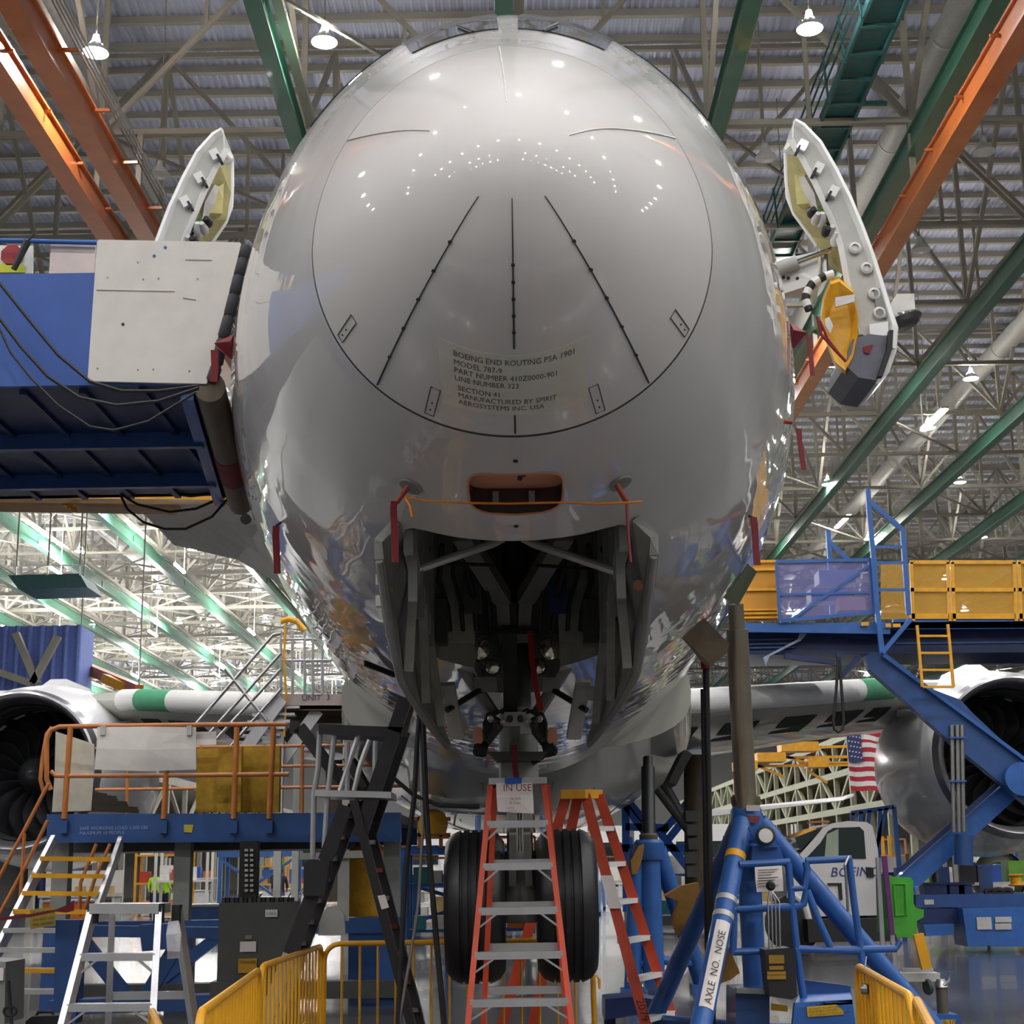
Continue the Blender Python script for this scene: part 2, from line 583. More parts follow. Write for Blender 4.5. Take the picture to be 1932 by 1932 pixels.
def copy_tree(root, loc, label, group):
    c = root.copy()
    COL.objects.link(c)
    c.location = loc
    tag(c, label, None, group)
    for ch in root.children:
        k = ch.copy()
        COL.objects.link(k)
        k.parent = c
    return c


P_LIT, P_OFF = lamp_proto(True), lamp_proto(False)
used = {True: False, False: False}


def put_lamp(loc, lit, label, group):
    pr = P_LIT if lit else P_OFF
    if not used[lit]:
        used[lit] = True
        pr.location = loc
        return tag(pr, label, None, group)
    return copy_tree(pr, loc, label, group)


ZL = 25.6
for px, py, lit, lab in ((180, 100, True, 'brightly lit high bay lamp above the left orange beams'), (612, 80, True, 'brightly lit high bay lamp just left of the nose crown'),
                         (1528, 55, True, 'brightly lit high bay lamp just right of the nose crown'), (1445, 299, False, 'unlit high bay lamp left of the open right-hand door'),
                         (1857, 287, False, 'unlit high bay lamp beside the right orange beam'), (300, 331, False, 'unlit high bay lamp left of the open left-hand door'), (1737, 473, False, 'unlit high bay lamp below the right orange beam'),
                         (1580, 718, True, 'lit high bay lamp below the open right-hand door'), (1832, 715, True, 'lit high bay lamp right of the open right-hand door'),
                         (1752, 808, True, 'lit high bay lamp at the lower end of a lit tube'), (225, 962, True, 'lit high bay lamp just under the blue docking platform')):
    p = AZ(px, py, ZL)
    put_lamp(p, lit, lab, 'high bay lamps')
for j in range(-5, 14):
    y = 43.6 + 17.2 * j
    if 35 < y < 50:
        continue
    for i in range(-7, 8):
        x = 1.4 + 8.6 * i + (j % 2) * 2
        if y > 70 and abs(x) > 0.40 * y + 8 or y > 150 and (i + j) % 2:
            continue
        if 55 < y < 85 and abs(x) > 12:
            continue
        sd_ = 'over the centreline' if i == 0 else '%s %s of the centreline' % (ORD[abs(i) - 1], 'right' if i > 0 else 'left')
        put_lamp((x, y, ZL), True, 'lit high bay lamp in the %s row down the hall, %s' % (ORD[max(0, j - 1)], sd_) if y > 50 else 'lit high bay lamp overhead, %s row behind the nose crown, %s' % (ORD[abs(j) - 1], sd_), 'high bay lamps down the hall' if y > 50 else 'high bay lamps overhead')
# lit tube fixtures
for (xa, ya), (xb, yb), Y, lab in (((1742, 812), (1783, 772), 74, 'lit tube fixture slanting beside the right green beam'), ((1578, 996), (1602, 972), 112, 'lit tube fixture low on the right, above the access platform')):
    t = thing('fixture_or_added_tube', lab, 'lamp', A(xa, ya, Y), 'lit tube fixtures')
    p = A(xa, ya, Y)
    q = AZ(xb, yb, p.z)
    MB().bar(p, q, 0.3, 0.08).build('tube', TUBEL, t)
    MB().bar(p + V((0, 0, 0.09)), q + V((0, 0, 0.09)), 0.36, 0.1).build('housing', OFFL, t)
    MB().bar(p + V((0, 0, 0.1)), V((p.x, p.y, ZD + 0.13)), 0.05).build('hanger', CREAM, t)
for i in range(5):  # tubes added to brighten the ceiling of the far left bays
    for j in range(6):
        x, y = -24 - 9 * i, 105 + 30 * j
        t = thing('fixture_or_added_tube', 'bright tube added to light the far left bays, %s row, %s from the nose' % (ORD[j], ORD[i]), 'lamp', (x, y, 23), 'tubes added to light the far left bays')
        MB().tube((x, y, 23), (x, y + 3, 23), 0.11, 8).build('tube', mat('added_bay_tube', (255, 252, 250), emit=560.0 * HALL_LIGHT), t)
        MB().bar((x, y, 23.05), (x, y, ZD + 0.13), 0.06).build('hanger', CREAM, t)
        MB().bar((x, y + 3, 23.05), (x, y + 3, ZD + 0.13), 0.06).build('hanger', CREAM, t)
# ------------------------------------------------------------------ the airliner
D0, AX = 5.6, 0.02
ST = np.array([[0.00, 4.40, 4.40, 0.00, 4.40], [0.05, 4.58, 4.20, 0.20, 4.40], [0.2, 4.82, 3.97, 0.41, 4.40], [0.5, 5.10, 3.75, 0.65, 4.41], [1.0, 5.48, 3.53, 0.93, 4.45],
               [1.5, 5.84, 3.38, 1.15, 4.52], [2.0, 6.20, 3.26, 1.34, 4.60], [2.5, 6.56, 3.17, 1.50, 4.69], [3.0, 6.88, 3.10, 1.64, 4.78], [3.5, 7.15, 3.04, 1.77, 4.88],
               [4.0, 7.37, 2.99, 1.88, 4.97], [5.0, 7.70, 2.93, 2.08, 5.13], [6.0, 7.92, 2.89, 2.24, 5.26], [7.0, 8.06, 2.87, 2.36, 5.35], [8.5, 8.18, 2.86, 2.49, 5.45],
               [10., 8.24, 2.86, 2.57, 5.50], [12., 8.26, 2.86, 2.62, 5.53], [14., 8.26, 2.86, 2.64, 5.54], [42., 8.26, 2.86, 2.64, 5.54], [50., 8.2, 4.2, 1.9, 6.2], [57., 8.0, 6.6, 0.6, 7.3]])
_k = np.sqrt(ST[:, 0])


def _slopes(x, y):
    h = np.diff(x)
    d = np.diff(y) / h
    m = np.zeros_like(y)
    m[0], m[-1] = d[0], d[-1]
    for i in range(1, len(x) - 1):
        if d[i - 1] * d[i] > 0:
            w1, w2 = 2 * h[i] + h[i - 1], h[i] + 2 * h[i - 1]
            m[i] = (w1 + w2) / (w1 / d[i - 1] + w2 / d[i])
    return m


_m = [_slopes(_k, ST[:, i]) for i in range(1, 5)]


def sect(s):
    q = math.sqrt(max(s, 0))
    j = int(min(max(np.searchsorted(_k, q) - 1, 0), len(_k) - 2))
    h = _k[j + 1] - _k[j]
    t = (q - _k[j]) / h
    o = []
    for i in range(4):
        y, m = ST[:, i + 1], _m[i]
        o.append((2 * t ** 3 - 3 * t ** 2 + 1) * y[j] + (t ** 3 - 2 * t ** 2 + t) * h * m[j] + (-2 * t ** 3 + 3 * t ** 2) * y[j + 1] + (t ** 3 - t ** 2) * h * m[j + 1])
    return o


def surf0(s, th):
    zt, zb, w_, zm = sect(s)
    c = math.cos(th)
    wx = w_ * math.sin(th) * (1 - 0.03 * max(0, c))
    return V((AX + wx, D0 + s, zm + ((zt - zm) if c > 0 else (zm - zb)) * c))


def surf(s, th, off=0.0):
    p = surf0(s, th)
    if off:
        a = surf0(s + 0.01, th) - surf0(max(s - 0.01, 0.0005), th)
        b = surf0(s, th + 0.01) - surf0(s, th - 0.01)
        n = b.cross(a).normalized()
        zt, zb, w_, zm = sect(s)
        if n.dot(p - V((AX, p.y + 0.5, zm))) < 0:
            n = -n
        p = p + n * off
    return p


def surfx(s, X, off=0.0):
    """belly point at station s and lateral X"""
    w_ = sect(s)[2]
    return surf(s, math.pi - math.asin(max(-1, min(1, X / max(w_, 1e-4)))), off)


def patch(s0, s1, t0, t1, off, th_, ns=6, nt=8):
    return MB().slab([[surf(s0 + (s1 - s0) * i / ns, t0 + (t1 - t0) * j / nt, off) for j in range(nt + 1)] for i in range(ns + 1)], th_)


plane = thing('airliner', 'huge white airliner nose on, jacked up among work stands', 'aircraft', (AX, D0, 0))
NT = 144


def ring(s):
    return [surf0(s, 2 * math.pi * j / NT) for j in range(NT)]


def loft(ss, name, m, cap=True):
    mb = MB()
    rows = [ring(s) for s in ss]
    mb.grid(rows, True)
    if cap:
        mb.f.append(list(range(NT)))
        o = (len(rows) - 1) * NT
        mb.f.append([o + j for j in range(NT)])
    return mb


SEAM = 1.03
ss = [0.0006 * 1.0] + [(math.sqrt(SEAM - 0.012) * i / 40) ** 2 for i in range(1, 41)]
radome = loft(ss, 'radome', PAINT).build('radome', PAINT, plane, True)
ring_pts = []
sl = MB()
sl.grid([[surf(SEAM - 0.0135, 2 * math.pi * j / NT, -0.0015) for j in range(NT)], [surf(SEAM + 0.0075, 2 * math.pi * j / NT, -0.0015) for j in range(NT)]], True)
sl.build('radome_seal', SEAL, plane)
a, b = math.sqrt(SEAM + 0.006), math.sqrt(14)
ss = [(a + (b - a) * i / 120) ** 2 for i in range(121)] + [16, 19, 22, 26, 30, 34, 38, 42, 44, 46, 48, 50, 52, 54, 56]
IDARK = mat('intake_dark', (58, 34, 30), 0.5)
fus = loft(ss, 'fuselage', SKIN).build('fuselage', [SKIN, BAYM, COPPER, IDARK], plane, True)
# cut the nose gear bay and the intake out of the closed shell
bay = [(-0.60, 7.86), (-0.585, 7.78), (-0.54, 7.72), (-0.46, 7.69), (-0.2, 7.65), (0.0, 7.64), (0.2, 7.65), (0.46, 7.69), (0.54, 7.72), (0.585, 7.78), (0.60, 7.86), (0.62, 8.6), (0.60, 10.35), (0.30, 10.45), (0.27, 11.45), (-0.27, 11.45), (-0.30, 10.45), (-0.60, 10.35), (-0.62, 8.6)]
c1 = MB().prism([(x + AX, y, 2.0) for x, y in bay], (0, 0, 2.35))
it = []
for i in range(24):
    q = 2 * math.pi * i / 24
    it.append((AX + 0.232 * math.copysign(abs(math.cos(q)) ** 0.42, math.cos(q)), 7.135 + 0.198 * math.copysign(abs(math.sin(q)) ** 0.55, math.sin(q))))
c2 = MB().prism([(x, y, 3.0) for x, y in it], (0, 0, 0.455))
for cm, idx in ((c1, 1), (c2, 2)):
    co = cm.build('cutter', [SKIN, BAYM, COPPER, IDARK])
    for p in co.data.polygons:
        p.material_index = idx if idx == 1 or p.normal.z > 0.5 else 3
    co.location = -ORIG[plane.name]
    fo = bpy.data.objects.new('tmp', fus.data)
    COL.objects.link(fo)
    md = fo.modifiers.new('cut', 'BOOLEAN')
    md.operation, md.solver, md.object = 'DIFFERENCE', 'EXACT', co
    bpy.context.view_layer.update()
    me = bpy.data.meshes.new_from_object(fo.evaluated_get(bpy.context.evaluated_depsgraph_get()))
    fus.data = me
    bpy.data.objects.remove(fo)
    bpy.data.objects.remove(co)
bm = bmesh.new()
bm.from_mesh(fus.data)
for f in bm.faces:
    f.smooth = f.material_index == 0
for e in bm.edges:
    if len(e.link_faces) == 2:
        e.smooth = e.calc_face_angle(0) < 0.5
bm.to_mesh(fus.data)
bm.free()
fus.data.name = 'fuselage'
ORIG['fuselage'] = ORIG[plane.name]
# intake: salmon flap above, dark brown inside
MB().path([surfx(y - D0, x - AX, 0.001) for x, y in it], 0.006, 6, closed=True).build('intake_rim', COPPER, fus, True)
MB().box((AX - 0.1, 7.3, 3.4), (0.03, 0.02, 0.06)).build('intake_vane', GREY, fus)
MB().box((AX + 0.08, 7.3, 3.4), (0.03, 0.02, 0.06)).build('intake_vane', GREY, fus)
MB().lathe([(0.02, 0), (0.02, 0.01)], (AX + 0.03, 7.06, 3.455), (0, 0, -1), 10).build('intake_stud', IDARK, fus)
for s_, X in ((1.22, 0), (1.86, 0), (1.38, 0.02)):
    MB().lathe([(0.012, -0.004), (0.012, 0.004)], surfx(s_, X, 0.001), surfx(s_, X, 0.1) - surfx(s_, X, 0), 12).build('drain_hole', INKM, fus)
# lightning strips on the radome
for th, s0, s1 in ((180, 0.035, 0.49), (180, 0.87, 1.0), (222.5, 0.05, 1.0), (138.5, 0.05, 1.0), (357, 0.12, 1.0), (302, 0.2, 1.0), (59, 0.1, 1.0)):
    mb = MB()
    n = 24
    q0, q1 = math.sqrt(s0), math.sqrt(s1)
    fade = 0.0018 if s0 < 0.25 else 0.004
    mb.path([surf((q0 + (q1 - q0) * i / n) ** 2, R(th), 0.002) for i in range(n + 1)], fade, 6, 0.0048)
    st = mb.build('lightning_strip', SEAL if th not in (357, 302, 59) else PALES, radome, True)
for th, s0, s1 in ((222.5, 0.05, 1.0), (138.5, 0.05, 1.0), (180, 0.05, 0.49)):
    for i in range(5):
        q = math.sqrt(s0 + 0.12) + (math.sqrt(s1) - math.sqrt(s0 + 0.12)) * i / 5
        MB().lathe([(0.008, -0.004), (0.008, 0.004)], surf(q * q, R(th), 0.006), surf(q * q, R(th), 0.1) - surf(q * q, R(th), 0), 8).build('strip_stud', INKM, radome)
# radome latches: thin outlined doors next to the seam
for th in (205, 155, 240, 120):
    c = R(th)
    pts = [surf(s_, c + e, 0.003) for s_, e in ((0.985, -0.024), (0.985, 0.024), (0.80, 0.028), (0.80, -0.028))]
    MB().path(pts, 0.0022, 5, closed=True).build('latch_outline', SEAL, radome)
    for s_ in (0.9, 0.95):
        MB().lathe([(0.004, -0.003), (0.004, 0.003)], surf(s_, c, 0.002), surf(s_, c, 0.1) - surf(s_, c, 0), 8).build('latch_screw', INKM, radome)
# label film with stencilled lines
MB().slab([[surfx(s_, X, 0.0025) for X in [-0.325 + 0.05 * i for i in range(14)]] for s_ in (0.52, 0.6, 0.7, 0.8, 0.87)], 0.002).build('label_film', FILMM, radome)
lines = [('BOEING END ROUTING PSA 1901', -0.262, 0.575, 0.043), ('MODEL 787-9', -0.262, 0.618, 0.043), ('PART NUMBER 410Z0000-901', -0.262, 0.66, 0.043), ('LINE NUMBER 323', -0.262, 0.702, 0.043),
         ('SECTION 41', -0.25, 0.757, 0.043), ('MANUFACTURED BY SPIRIT', -0.25, 0.799, 0.043), ('AEROSYSTEMS INC. USA', -0.25, 0.84, 0.043)]
for body, x0, s0, sz in lines:
    vs, fs = text_geo(body, sz)
    MB().add([surfx(s0 - p.y * 0.95, x0 + p.x * 0.82, 0.0045) for p in vs], fs).build('stencil_lettering', mat('faded_ink', (84, 82, 80), 0.6), radome)
# windshield
for t0, t1, s0, s1 in ((2.5, 25, 1.8, 3.2), (27, 50, 3.1, 3.9), (-25, -2.5, 1.8, 3.2), (-50, -27, 3.1, 3.9)):
    pn = patch(s0, s1, R(t0), R(t1), 0.003, 0.01, 10, 12).build('windshield_pane', GLASS, plane, True)
for sx in (1, -1):
    MB().path([surf(1.74, R(sx * 9), 0.012), surf(1.8, R(sx * 9.5), 0.02), surf(2.2, R(sx * 12), 0.02)], 0.008, 6).build('wiper', BLACK, plane)
# small probe covers, discs and hatches on the skin
for sx in (-1, 1):
    c = surfx(1.655, 0.52 * sx, 0.004)
    n = surfx(1.655, 0.52 * sx, 0.1) - surfx(1.655, 0.52 * sx, 0)
    MB().lathe([(0.062, -0.003), (0.058, 0.008), (0.02, 0.012), (0.0, 0.012)], c, n, 20).build('static_disc', GREY, plane, True)
MB().slab([[A(1365, 1128, 10.72), A(1392, 1142, 10.9)], [A(1412, 1064, 10.5), A(1428, 1078, 10.62)]], 0.01).build('strip_label', mat('strip_label', (120, 128, 100), 0.5), plane)
MB().plate([A(1287, 1203, 10.9), A(1328, 1166, 10.9), A(1375, 1215, 10.95), A(1370, 1232, 10.95), A(1342, 1256, 10.95), A(1330, 1255, 10.95)], 0.03).build('access_hatch', BRONZE, plane)
MB().plate([A(688, 1246, 11.6), A(742, 1268, 11.8), A(744, 1278, 11.8), A(688, 1256, 11.6)], 0.02).build('hatch_slot', BLACK, plane)
# wing to body fairing
rows = []
for i in range(29):
    y = 20 + i
    u = (y - 20) / 28
    e = min(1, u / 0.22, (1 - u) / 0.3)
    e = math.sin(max(0.02, e) * math.pi / 2)
    hw, zb, zt = 2.3 + 0.5 * e, 3.1 - 0.62 * e, 4.6 + 0.4 * e
    row = []
    for j in range(48):
        q = 2 * math.pi * j / 48
        cx_ = math.copysign(abs(math.sin(q)) ** 0.75, math.sin(q))
        cz_ = math.copysign(abs(math.cos(q)) ** 0.75, math.cos(q))
        row.append((AX + hw * cx_, y, (zt + zb) / 2 + (zt - zb) / 2 * cz_))
    rows.append(row)
f_ = MB().grid(rows, True)
f_.f += [list(range(48)), [28 * 48 + j for j in range(48)]]
fair = f_.build('belly_fairing', FAIRING, plane, True)
for sx in (-1, 1):
    MB().box((AX + sx * 2.3, 22.0, 2.95), (0.12, 0.9, 0.5), rot=Matrix.Rotation(sx * 0.5, 3, 'Y')).build('ram_air_scoop', BLACK, fair)
    for q in range(3):
        MB().bar((AX + sx * (0.5 + q * 0.6), 21.4 + q * 0.5, 2.76 - q * 0.05), (AX + sx * (0.5 + q * 0.6), 30, 2.46 + 0.04 * q), 0.015).build('panel_joint', GREY, fair)


def mx(p, sx):
    return V((AX + sx * (p[0]), p[1], p[2]))


# wings, slats, engines
LE = [(2.2, 27.3, 4.45, 12.5), (7.9, 32.0, 5.2, 9.6), (10.4, 34.2, 5.45, 8.4), (24.0, 45.5, 7.0, 4.2)]
for sx in (-1, 1):
    rows = []
    for x, y, z, ch in LE:
        row = []
        for u, tu in ((0.0, 0.0), (0.012, 0.014), (0.05, 0.026), (0.15, 0.036), (0.35, 0.042), (0.6, 0.03), (0.85, 0.014), (1.0, 0.002), (0.85, -0.014), (0.6, -0.035), (0.35, -0.05), (0.15, -0.045), (0.05, -0.032), (0.012, -0.016)):
            row.append(mx((x, y + u * ch, z + tu * ch - 0.035 * u * ch), sx))
        rows.append(row)
    g = MB().grid(rows, True)
    g.f.append([3 * 14 + j for j in range(14)])
    wing = g.build('wing', FAIRING, plane, True)

    def lep(t):
        t = t * (len(LE) - 1)
        i = min(int(t), len(LE) - 2)
        q = t - i
        return V([LE[i][k] * (1 - q) + LE[i + 1][k] * q for k in range(3)])
    for u0, u1, m_ in ((0.0, 0.03, PRIMER), (0.03, 0.285, WHITE), (0.285, 0.335, PRIMER), (0.335, 0.40, WHITE), (0.70, 0.98, WHITE)):
        pts = [lep(u0 + (u1 - u0) * i / 6) for i in range(7)]
        MB().path([mx((p.x, p.y - 0.14, p.z - 0.02), sx) for p in pts], 0.235, 14).build('slat', m_, wing, True)
    for u in (0.03, 0.11, 0.19, 0.26, 0.32):
        p = lep(u)
        ch = 12.5 - 3 * u / 0.33
        def low(dx, v):
            q = lep(u + dx * 0.045)
            tu = -0.032 - 0.013 * min(1, (v - 0.05) / 0.1) - 0.005 * max(0, (v - 0.15) / 0.2)
            return mx((q.x, q.y + v * ch, q.z + tu * ch - 0.035 * v * ch - 0.012), sx)
        MB().slab([[low(0, 0.06), low(0.5, 0.06), low(1, 0.06)], [low(-0.1, 0.12), low(0.4, 0.12), low(0.9, 0.12)], [low(-0.2, 0.2), low(0.3, 0.2), low(0.8, 0.2)]], 0.012).build('slat_bay_opening', mat('opening_dark_green', (38, 44, 30), 0.7, var=0.5, scale=8), wing)
    # engine
    ex, ey, ez = 10.33, 31.4, 3.72
    o = mx((ex, ey, ez), sx)
    eng = MB().lathe([(1.64, 0.10), (1.70, 0.3), (1.82, 0.8), (1.97, 1.8), (2.04, 2.8), (2.0, 3.8), (1.86, 4.8), (1.62, 5.6), (1.56, 5.6), (1.4, 4.8)], o, (0, 1, 0), 56, False).build('engine', COWL, plane, True)
    MB().lathe([(1.40, 1.15), (1.43, 0.6), (1.48, 0.2), (1.54, 0.04), (1.59, 0.0), (1.635, 0.03), (1.655, 0.12), (1.70, 0.3)], o, (0, 1, 0), 56, False).build('inlet_lip', LIPM, eng, True)
    MB().lathe([(1.41, 0.6), (1.405, 1.2), (1.40, 1.7)], o, (0, 1, 0), 56, False).build('inlet_duct', DGREY, eng, True)
    MB().lathe([(1.41, 1.95), (0.0, 1.96)], o, (0, 1, 0), 40, False).build('fan_backing', BLACK, eng)
    MB().lathe([(0.0, 0.75), (0.12, 0.82), (0.3, 1.1), (0.42, 1.5), (0.44, 1.9)], o, (0, 1, 0), 28, False).build('spinner', BLADE, eng, True)
    b0 = None
    for i in range(18):
        if b0 is None:
            rows = []
            for q in range(9):
                rr = 0.40 + 0.99 * q / 8
                sw = 0.30 * math.sin(q / 8 * math.pi) - 0.25 * q / 8
                wd = 0.20 + 0.10 * math.sin(q / 8 * math.pi)
                rows.append([(rr * math.sin(sw + e * wd / rr * 0.9), 1.6 - e * 0.22, rr * math.cos(sw + e * wd / rr * 0.9)) for e in (-0.5, 0, 0.5)])
            b0 = MB().slab(rows, 0.018).build('fan_blade', BLADE, eng, True, origin=(0, 0, 0))
            bo = b0
        else:
            bo = b0.copy()
            COL.objects.link(bo)
        bo.parent = eng
        bo.matrix_local = Matrix.Translation(o - ORIG[plane.name]) @ Matrix.Rotation(2 * math.pi * i / 18, 4, 'Y')
    pyl = MB().prism([mx((ex - 0.18, ey + 1.6, ez + 1.85), sx), mx((ex - 0.18, ey + 5.5, ez + 1.4), sx), mx((ex - 0.18, ey + 7.5, ez + 1.0), sx), mx((ex - 0.18, ey + 4.5, ez + 2.2), sx), mx((ex - 0.18, ey + 2.6, ez + 2.2), sx)], (sx * 0.36, 0, 0)).build('pylon', COWL, plane)
    MB().plate([mx((ex - 1.60, ey + 1.0, ez + 1.0), sx), mx((ex - 1.72, ey + 2.6, ez + 1.05), sx), mx((ex - 2.15, ey + 2.5, ez + 1.28), sx)], 0.05).build('nacelle_strake', LGREY, eng)
# front cargo door, swung up on the far left side
MB().slab([[A(228, 930, 15.2), A(280, 968, 15.8), A(332, 1022, 16.6)], [A(340, 918, 14.6), A(392, 972, 15.2), A(452, 1050, 16.0)], [A(455, 915, 14.0), A(500, 985, 14.4), A(548, 1105, 15.0)]], 0.09).build('cargo_door', LGREY, plane)
MB().plate([A(434, 930, 13.9), A(462, 925, 13.9), A(492, 985, 13.9), A(462, 990, 13.9)], 0.05).build('cargo_door_hinge', WHITE, plane)
MB().lathe([(0.05, 0), (0.05, 0.03)], A(464, 980, 13.85), (0, -1, 0), 16).build('cargo_door_port', INKM, plane)


# passenger doors, swung forward and out
def passenger_door(sx):
    def Q(x, y, Y):
        p = A(x, y, Y)
        return V((AX + sx * (p.x - AX), p.y, p.z))
    Yf, Yb = 11.3, 11.8
    outer = [(1499, 228), (1515, 236), (1546, 268), (1575, 318), (1602, 372), (1626, 430), (1646, 484), (1662, 534), (1678, 585), (1689, 618), (1686, 660), (1672, 700), (1652, 722)]
    inner = [(1496, 262), (1505, 280), (1519, 300), (1542, 345), (1562, 388), (1578, 425), (1590, 462), (1597, 500), (1604, 540), (1613, 585), (1622, 632), (1630, 660), (1630, 690)]
    skin_ = MB().slab([[Q(x, y, Yf), Q(x, y, Yf) + V((0, 0.25, 0)), Q(x, y, Yf) + V((0, Yb - Yf, 0))] for x, y in outer], 0.05)
    d = skin_.build('passenger_door', WHITE, plane, True)
    e = MB()
    rows = [[Q(a[0] - 2, a[1], Yf), Q(b[0], b[1], Yf)] for a, b in zip(outer[:11], inner[:11])]
    e.slab(rows, 0.06)
    e.build('edge_panel', LGREY, d)
    rows = [[Q(a[0], a[1], Yf - 0.03), Q(a[0] + (b[0] - a[0]) * 0.12, b[1] * 0.12 + a[1] * 0.88, Yf - 0.05)] for a, b in zip(outer[:11], inner[:11])]
    MB().slab(rows, 0.05).build('edge_seal', WHITE, d)
    rows = [[Q(b[0] + 4, b[1], Yf - 0.02), Q(b[0] - 6, b[1] + 3, Yf + 0.02)] for b in inner[:11]]
    MB().slab(rows, 0.05).build('inner_flange', WHITE, d)
    # frame of the far edge
    MB().path([Q(1497, 268, Yf), Q(1486, 280, Yb), Q(1487, 330, Yb), Q(1490, 372, Yb), Q(1502, 402, Yb), Q(1524, 432, Yb), Q(1545, 462, Yb)], 0.035, 8).build('far_edge_frame', WHITE, d, True)
    MB().slab([[Q(1512, 288, Yf + 0.12), Q(1490, 296, Yb - 0.05)], [Q(1540, 345, Yf + 0.12), Q(1491, 350, Yb - 0.05)], [Q(1562, 400, Yf + 0.12), Q(1500, 396, Yb - 0.05)], [Q(1584, 455, Yf + 0.12), Q(1538, 445, Yb - 0.05)], [Q(1600, 520, Yf + 0.12), Q(1570, 500, Yb - 0.05)]], 0.05).build('inner_lining', OLIVE, d)
    MB().slab([[Q(1522, 330, Yf + 0.14), Q(1512, 335, Yf + 0.2)], [Q(1540, 365, Yf + 0.14), Q(1522, 368, Yf + 0.2)], [Q(1548, 395, Yf + 0.14), Q(1540, 398, Yf + 0.2)]], 0.06).build('window_bezel', PALES, d)
    MB().slab([[Q(1508, 332, Yf + 0.28), Q(1520, 332, Yf + 0.2)], [Q(1506, 365, Yf + 0.28), Q(1535, 362, Yf + 0.2)], [Q(1508, 390, Yf + 0.28), Q(1540, 386, Yf + 0.2)]], 0.1).build('insulation_blanket', mat('pale_blanket', (192, 184, 122), 0.7), d)
    for q, (x0, y0, x1, y1) in enumerate(((1544, 390, 1575, 440), (1548, 395, 1585, 452), (1552, 400, 1590, 462), (1560, 420, 1592, 480))):
        MB().path([Q(x0, y0, Yf + 0.06), Q((x0 + x1) / 2 + 3, (y0 + y1) / 2, Yf + 0.04), Q(x1, y1, Yf + 0.06)], 0.012, 6).build('wire_loom', [mat('wire_green', (60, 130, 60), 0.5), BLACK, mat('wire_tan', (170, 150, 90), 0.5), BLACK][q], d)
    for q in range(6):
        x, y = 1530 + 9 * q, 405 + 10 * q + (q % 2) * 6
        MB().lathe([(0.035, 0), (0.045, 0.05), (0.02, 0.12)], Q(x, y, Yf + 0.08), (0, -1, 0.3 * (q % 3)), 10).build('mechanism', [BLACK, PALES, WHITE][q % 3], d, True)
    for x, y in ((1508, 275), (1538, 318), (1566, 362)):
        c = Q(x + 6, y, Yf - 0.05)
        MB().box(c, (0.07, 0.05, 0.09), rot=Matrix.Rotation(sx * 0.5, 3, 'Y')).build('latch_fitting', WHITE, d)
        MB().box(c + V((-sx * 0.04, 0, -0.04)), (0.02, 0.06, 0.08), rot=Matrix.Rotation(sx * 0.5, 3, 'Y')).build('latch_slot', INKM, d)
    for x, y in ((1612, 470), (1634, 508), (1648, 556), (1658, 592)):
        MB().lathe([(0.05, 0.0), (0.05, 0.03), (0.03, 0.035), (0.03, 0.02)], Q(x, y, Yf - 0.03), (0, -1, 0), 14).build('cam_fitting', PALES, d, True)
    if sx > 0:
        MB().slab([[Q(1648, 545, Yf - 0.05), Q(1664, 545, Yf - 0.05)], [Q(1655, 600, Yf - 0.05), Q(1674, 600, Yf - 0.05)]], 0.02).build('slot_recess', GREY, d)
        MB().prism([Q(1640, 612, Yf - 0.07), Q(1676, 606, Yf - 0.07), Q(1676, 632, Yf - 0.07), Q(1642, 636, Yf - 0.07)], (0, 0.1, 0)).build('cover_block', WHITE, d)
        # evacuation slide pack and its cover
        pts = [(1565, 528), (1583, 522), (1612, 545), (1622, 600), (1620, 640), (1612, 680), (1596, 708), (1574, 690), (1556, 640), (1547, 600), (1552, 560)]
        mb = MB()
        for k_, (Yo, sc_) in enumerate(((11.25, 0.55), (11.18, 0.9), (11.35, 1.0), (11.7, 1.0), (11.95, 0.7))):
            cx_, cy_ = 1585, 615
            mb.v += [Q(cx_ + (x - cx_) * sc_, cy_ + (y - cy_) * sc_, Yo) for x, y in pts]
        n = len(pts)
        for k_ in range(4):
            for j in range(n):
                mb.f.append([k_ * n + j, k_ * n + (j + 1) % n, (k_ + 1) * n + (j + 1) % n, (k_ + 1) * n + j])
        mb.f += [list(range(n)), [4 * n + j for j in range(n)]]
        bag = mb.build('slide_pack', BAG, d, True)
        MB().plate([Q(1556, 602, 11.14), Q(1564, 598, 11.14), Q(1572, 615, 11.14), Q(1566, 630, 11.14), Q(1557, 615, 11.14)], 0.01).build('pack_label', PALES, bag)
        MB().plate([Q(1575, 562, 11.12), Q(1612, 556, 11.12), Q(1612, 570, 11.12), Q(1576, 580, 11.12)], 0.02).build('pack_patch', PALES, bag)
        for pp in (((1542, 598), (1550, 632), (1575, 660), (1596, 682)), ((1547, 606), (1562, 640), (1580, 664), (1594, 680))):
            MB().path([Q(x, y, 11.1) for x, y in pp], 0.012, 6).build('pack_strap', MAROON, bag)
        pts = [(1608, 640), (1640, 630), (1674, 634), (1672, 690), (1655, 718), (1620, 712), (1596, 690), (1600, 660)]
        MB().prism([Q(x, y, 11.2) for x, y in pts], (0, 0.7, 0)).build('lower_bustle', mat('bustle_grey', (92, 92, 104), 0.5), d)
        MB().slab([[Q(1684, 625, 11.15), Q(1676, 625, 11.15)], [Q(1682, 660, 11.15), Q(1672, 660, 11.15)], [Q(1664, 712, 11.15), Q(1655, 712, 11.15)]], 0.06).build('bustle_trim', BLACK, d)
        MB().plate([Q(1628, 655, 11.19), Q(1648, 650, 11.19), Q(1640, 668, 11.19), Q(1630, 665, 11.19)], 0.01).build('bustle_handle', MAROON, d)
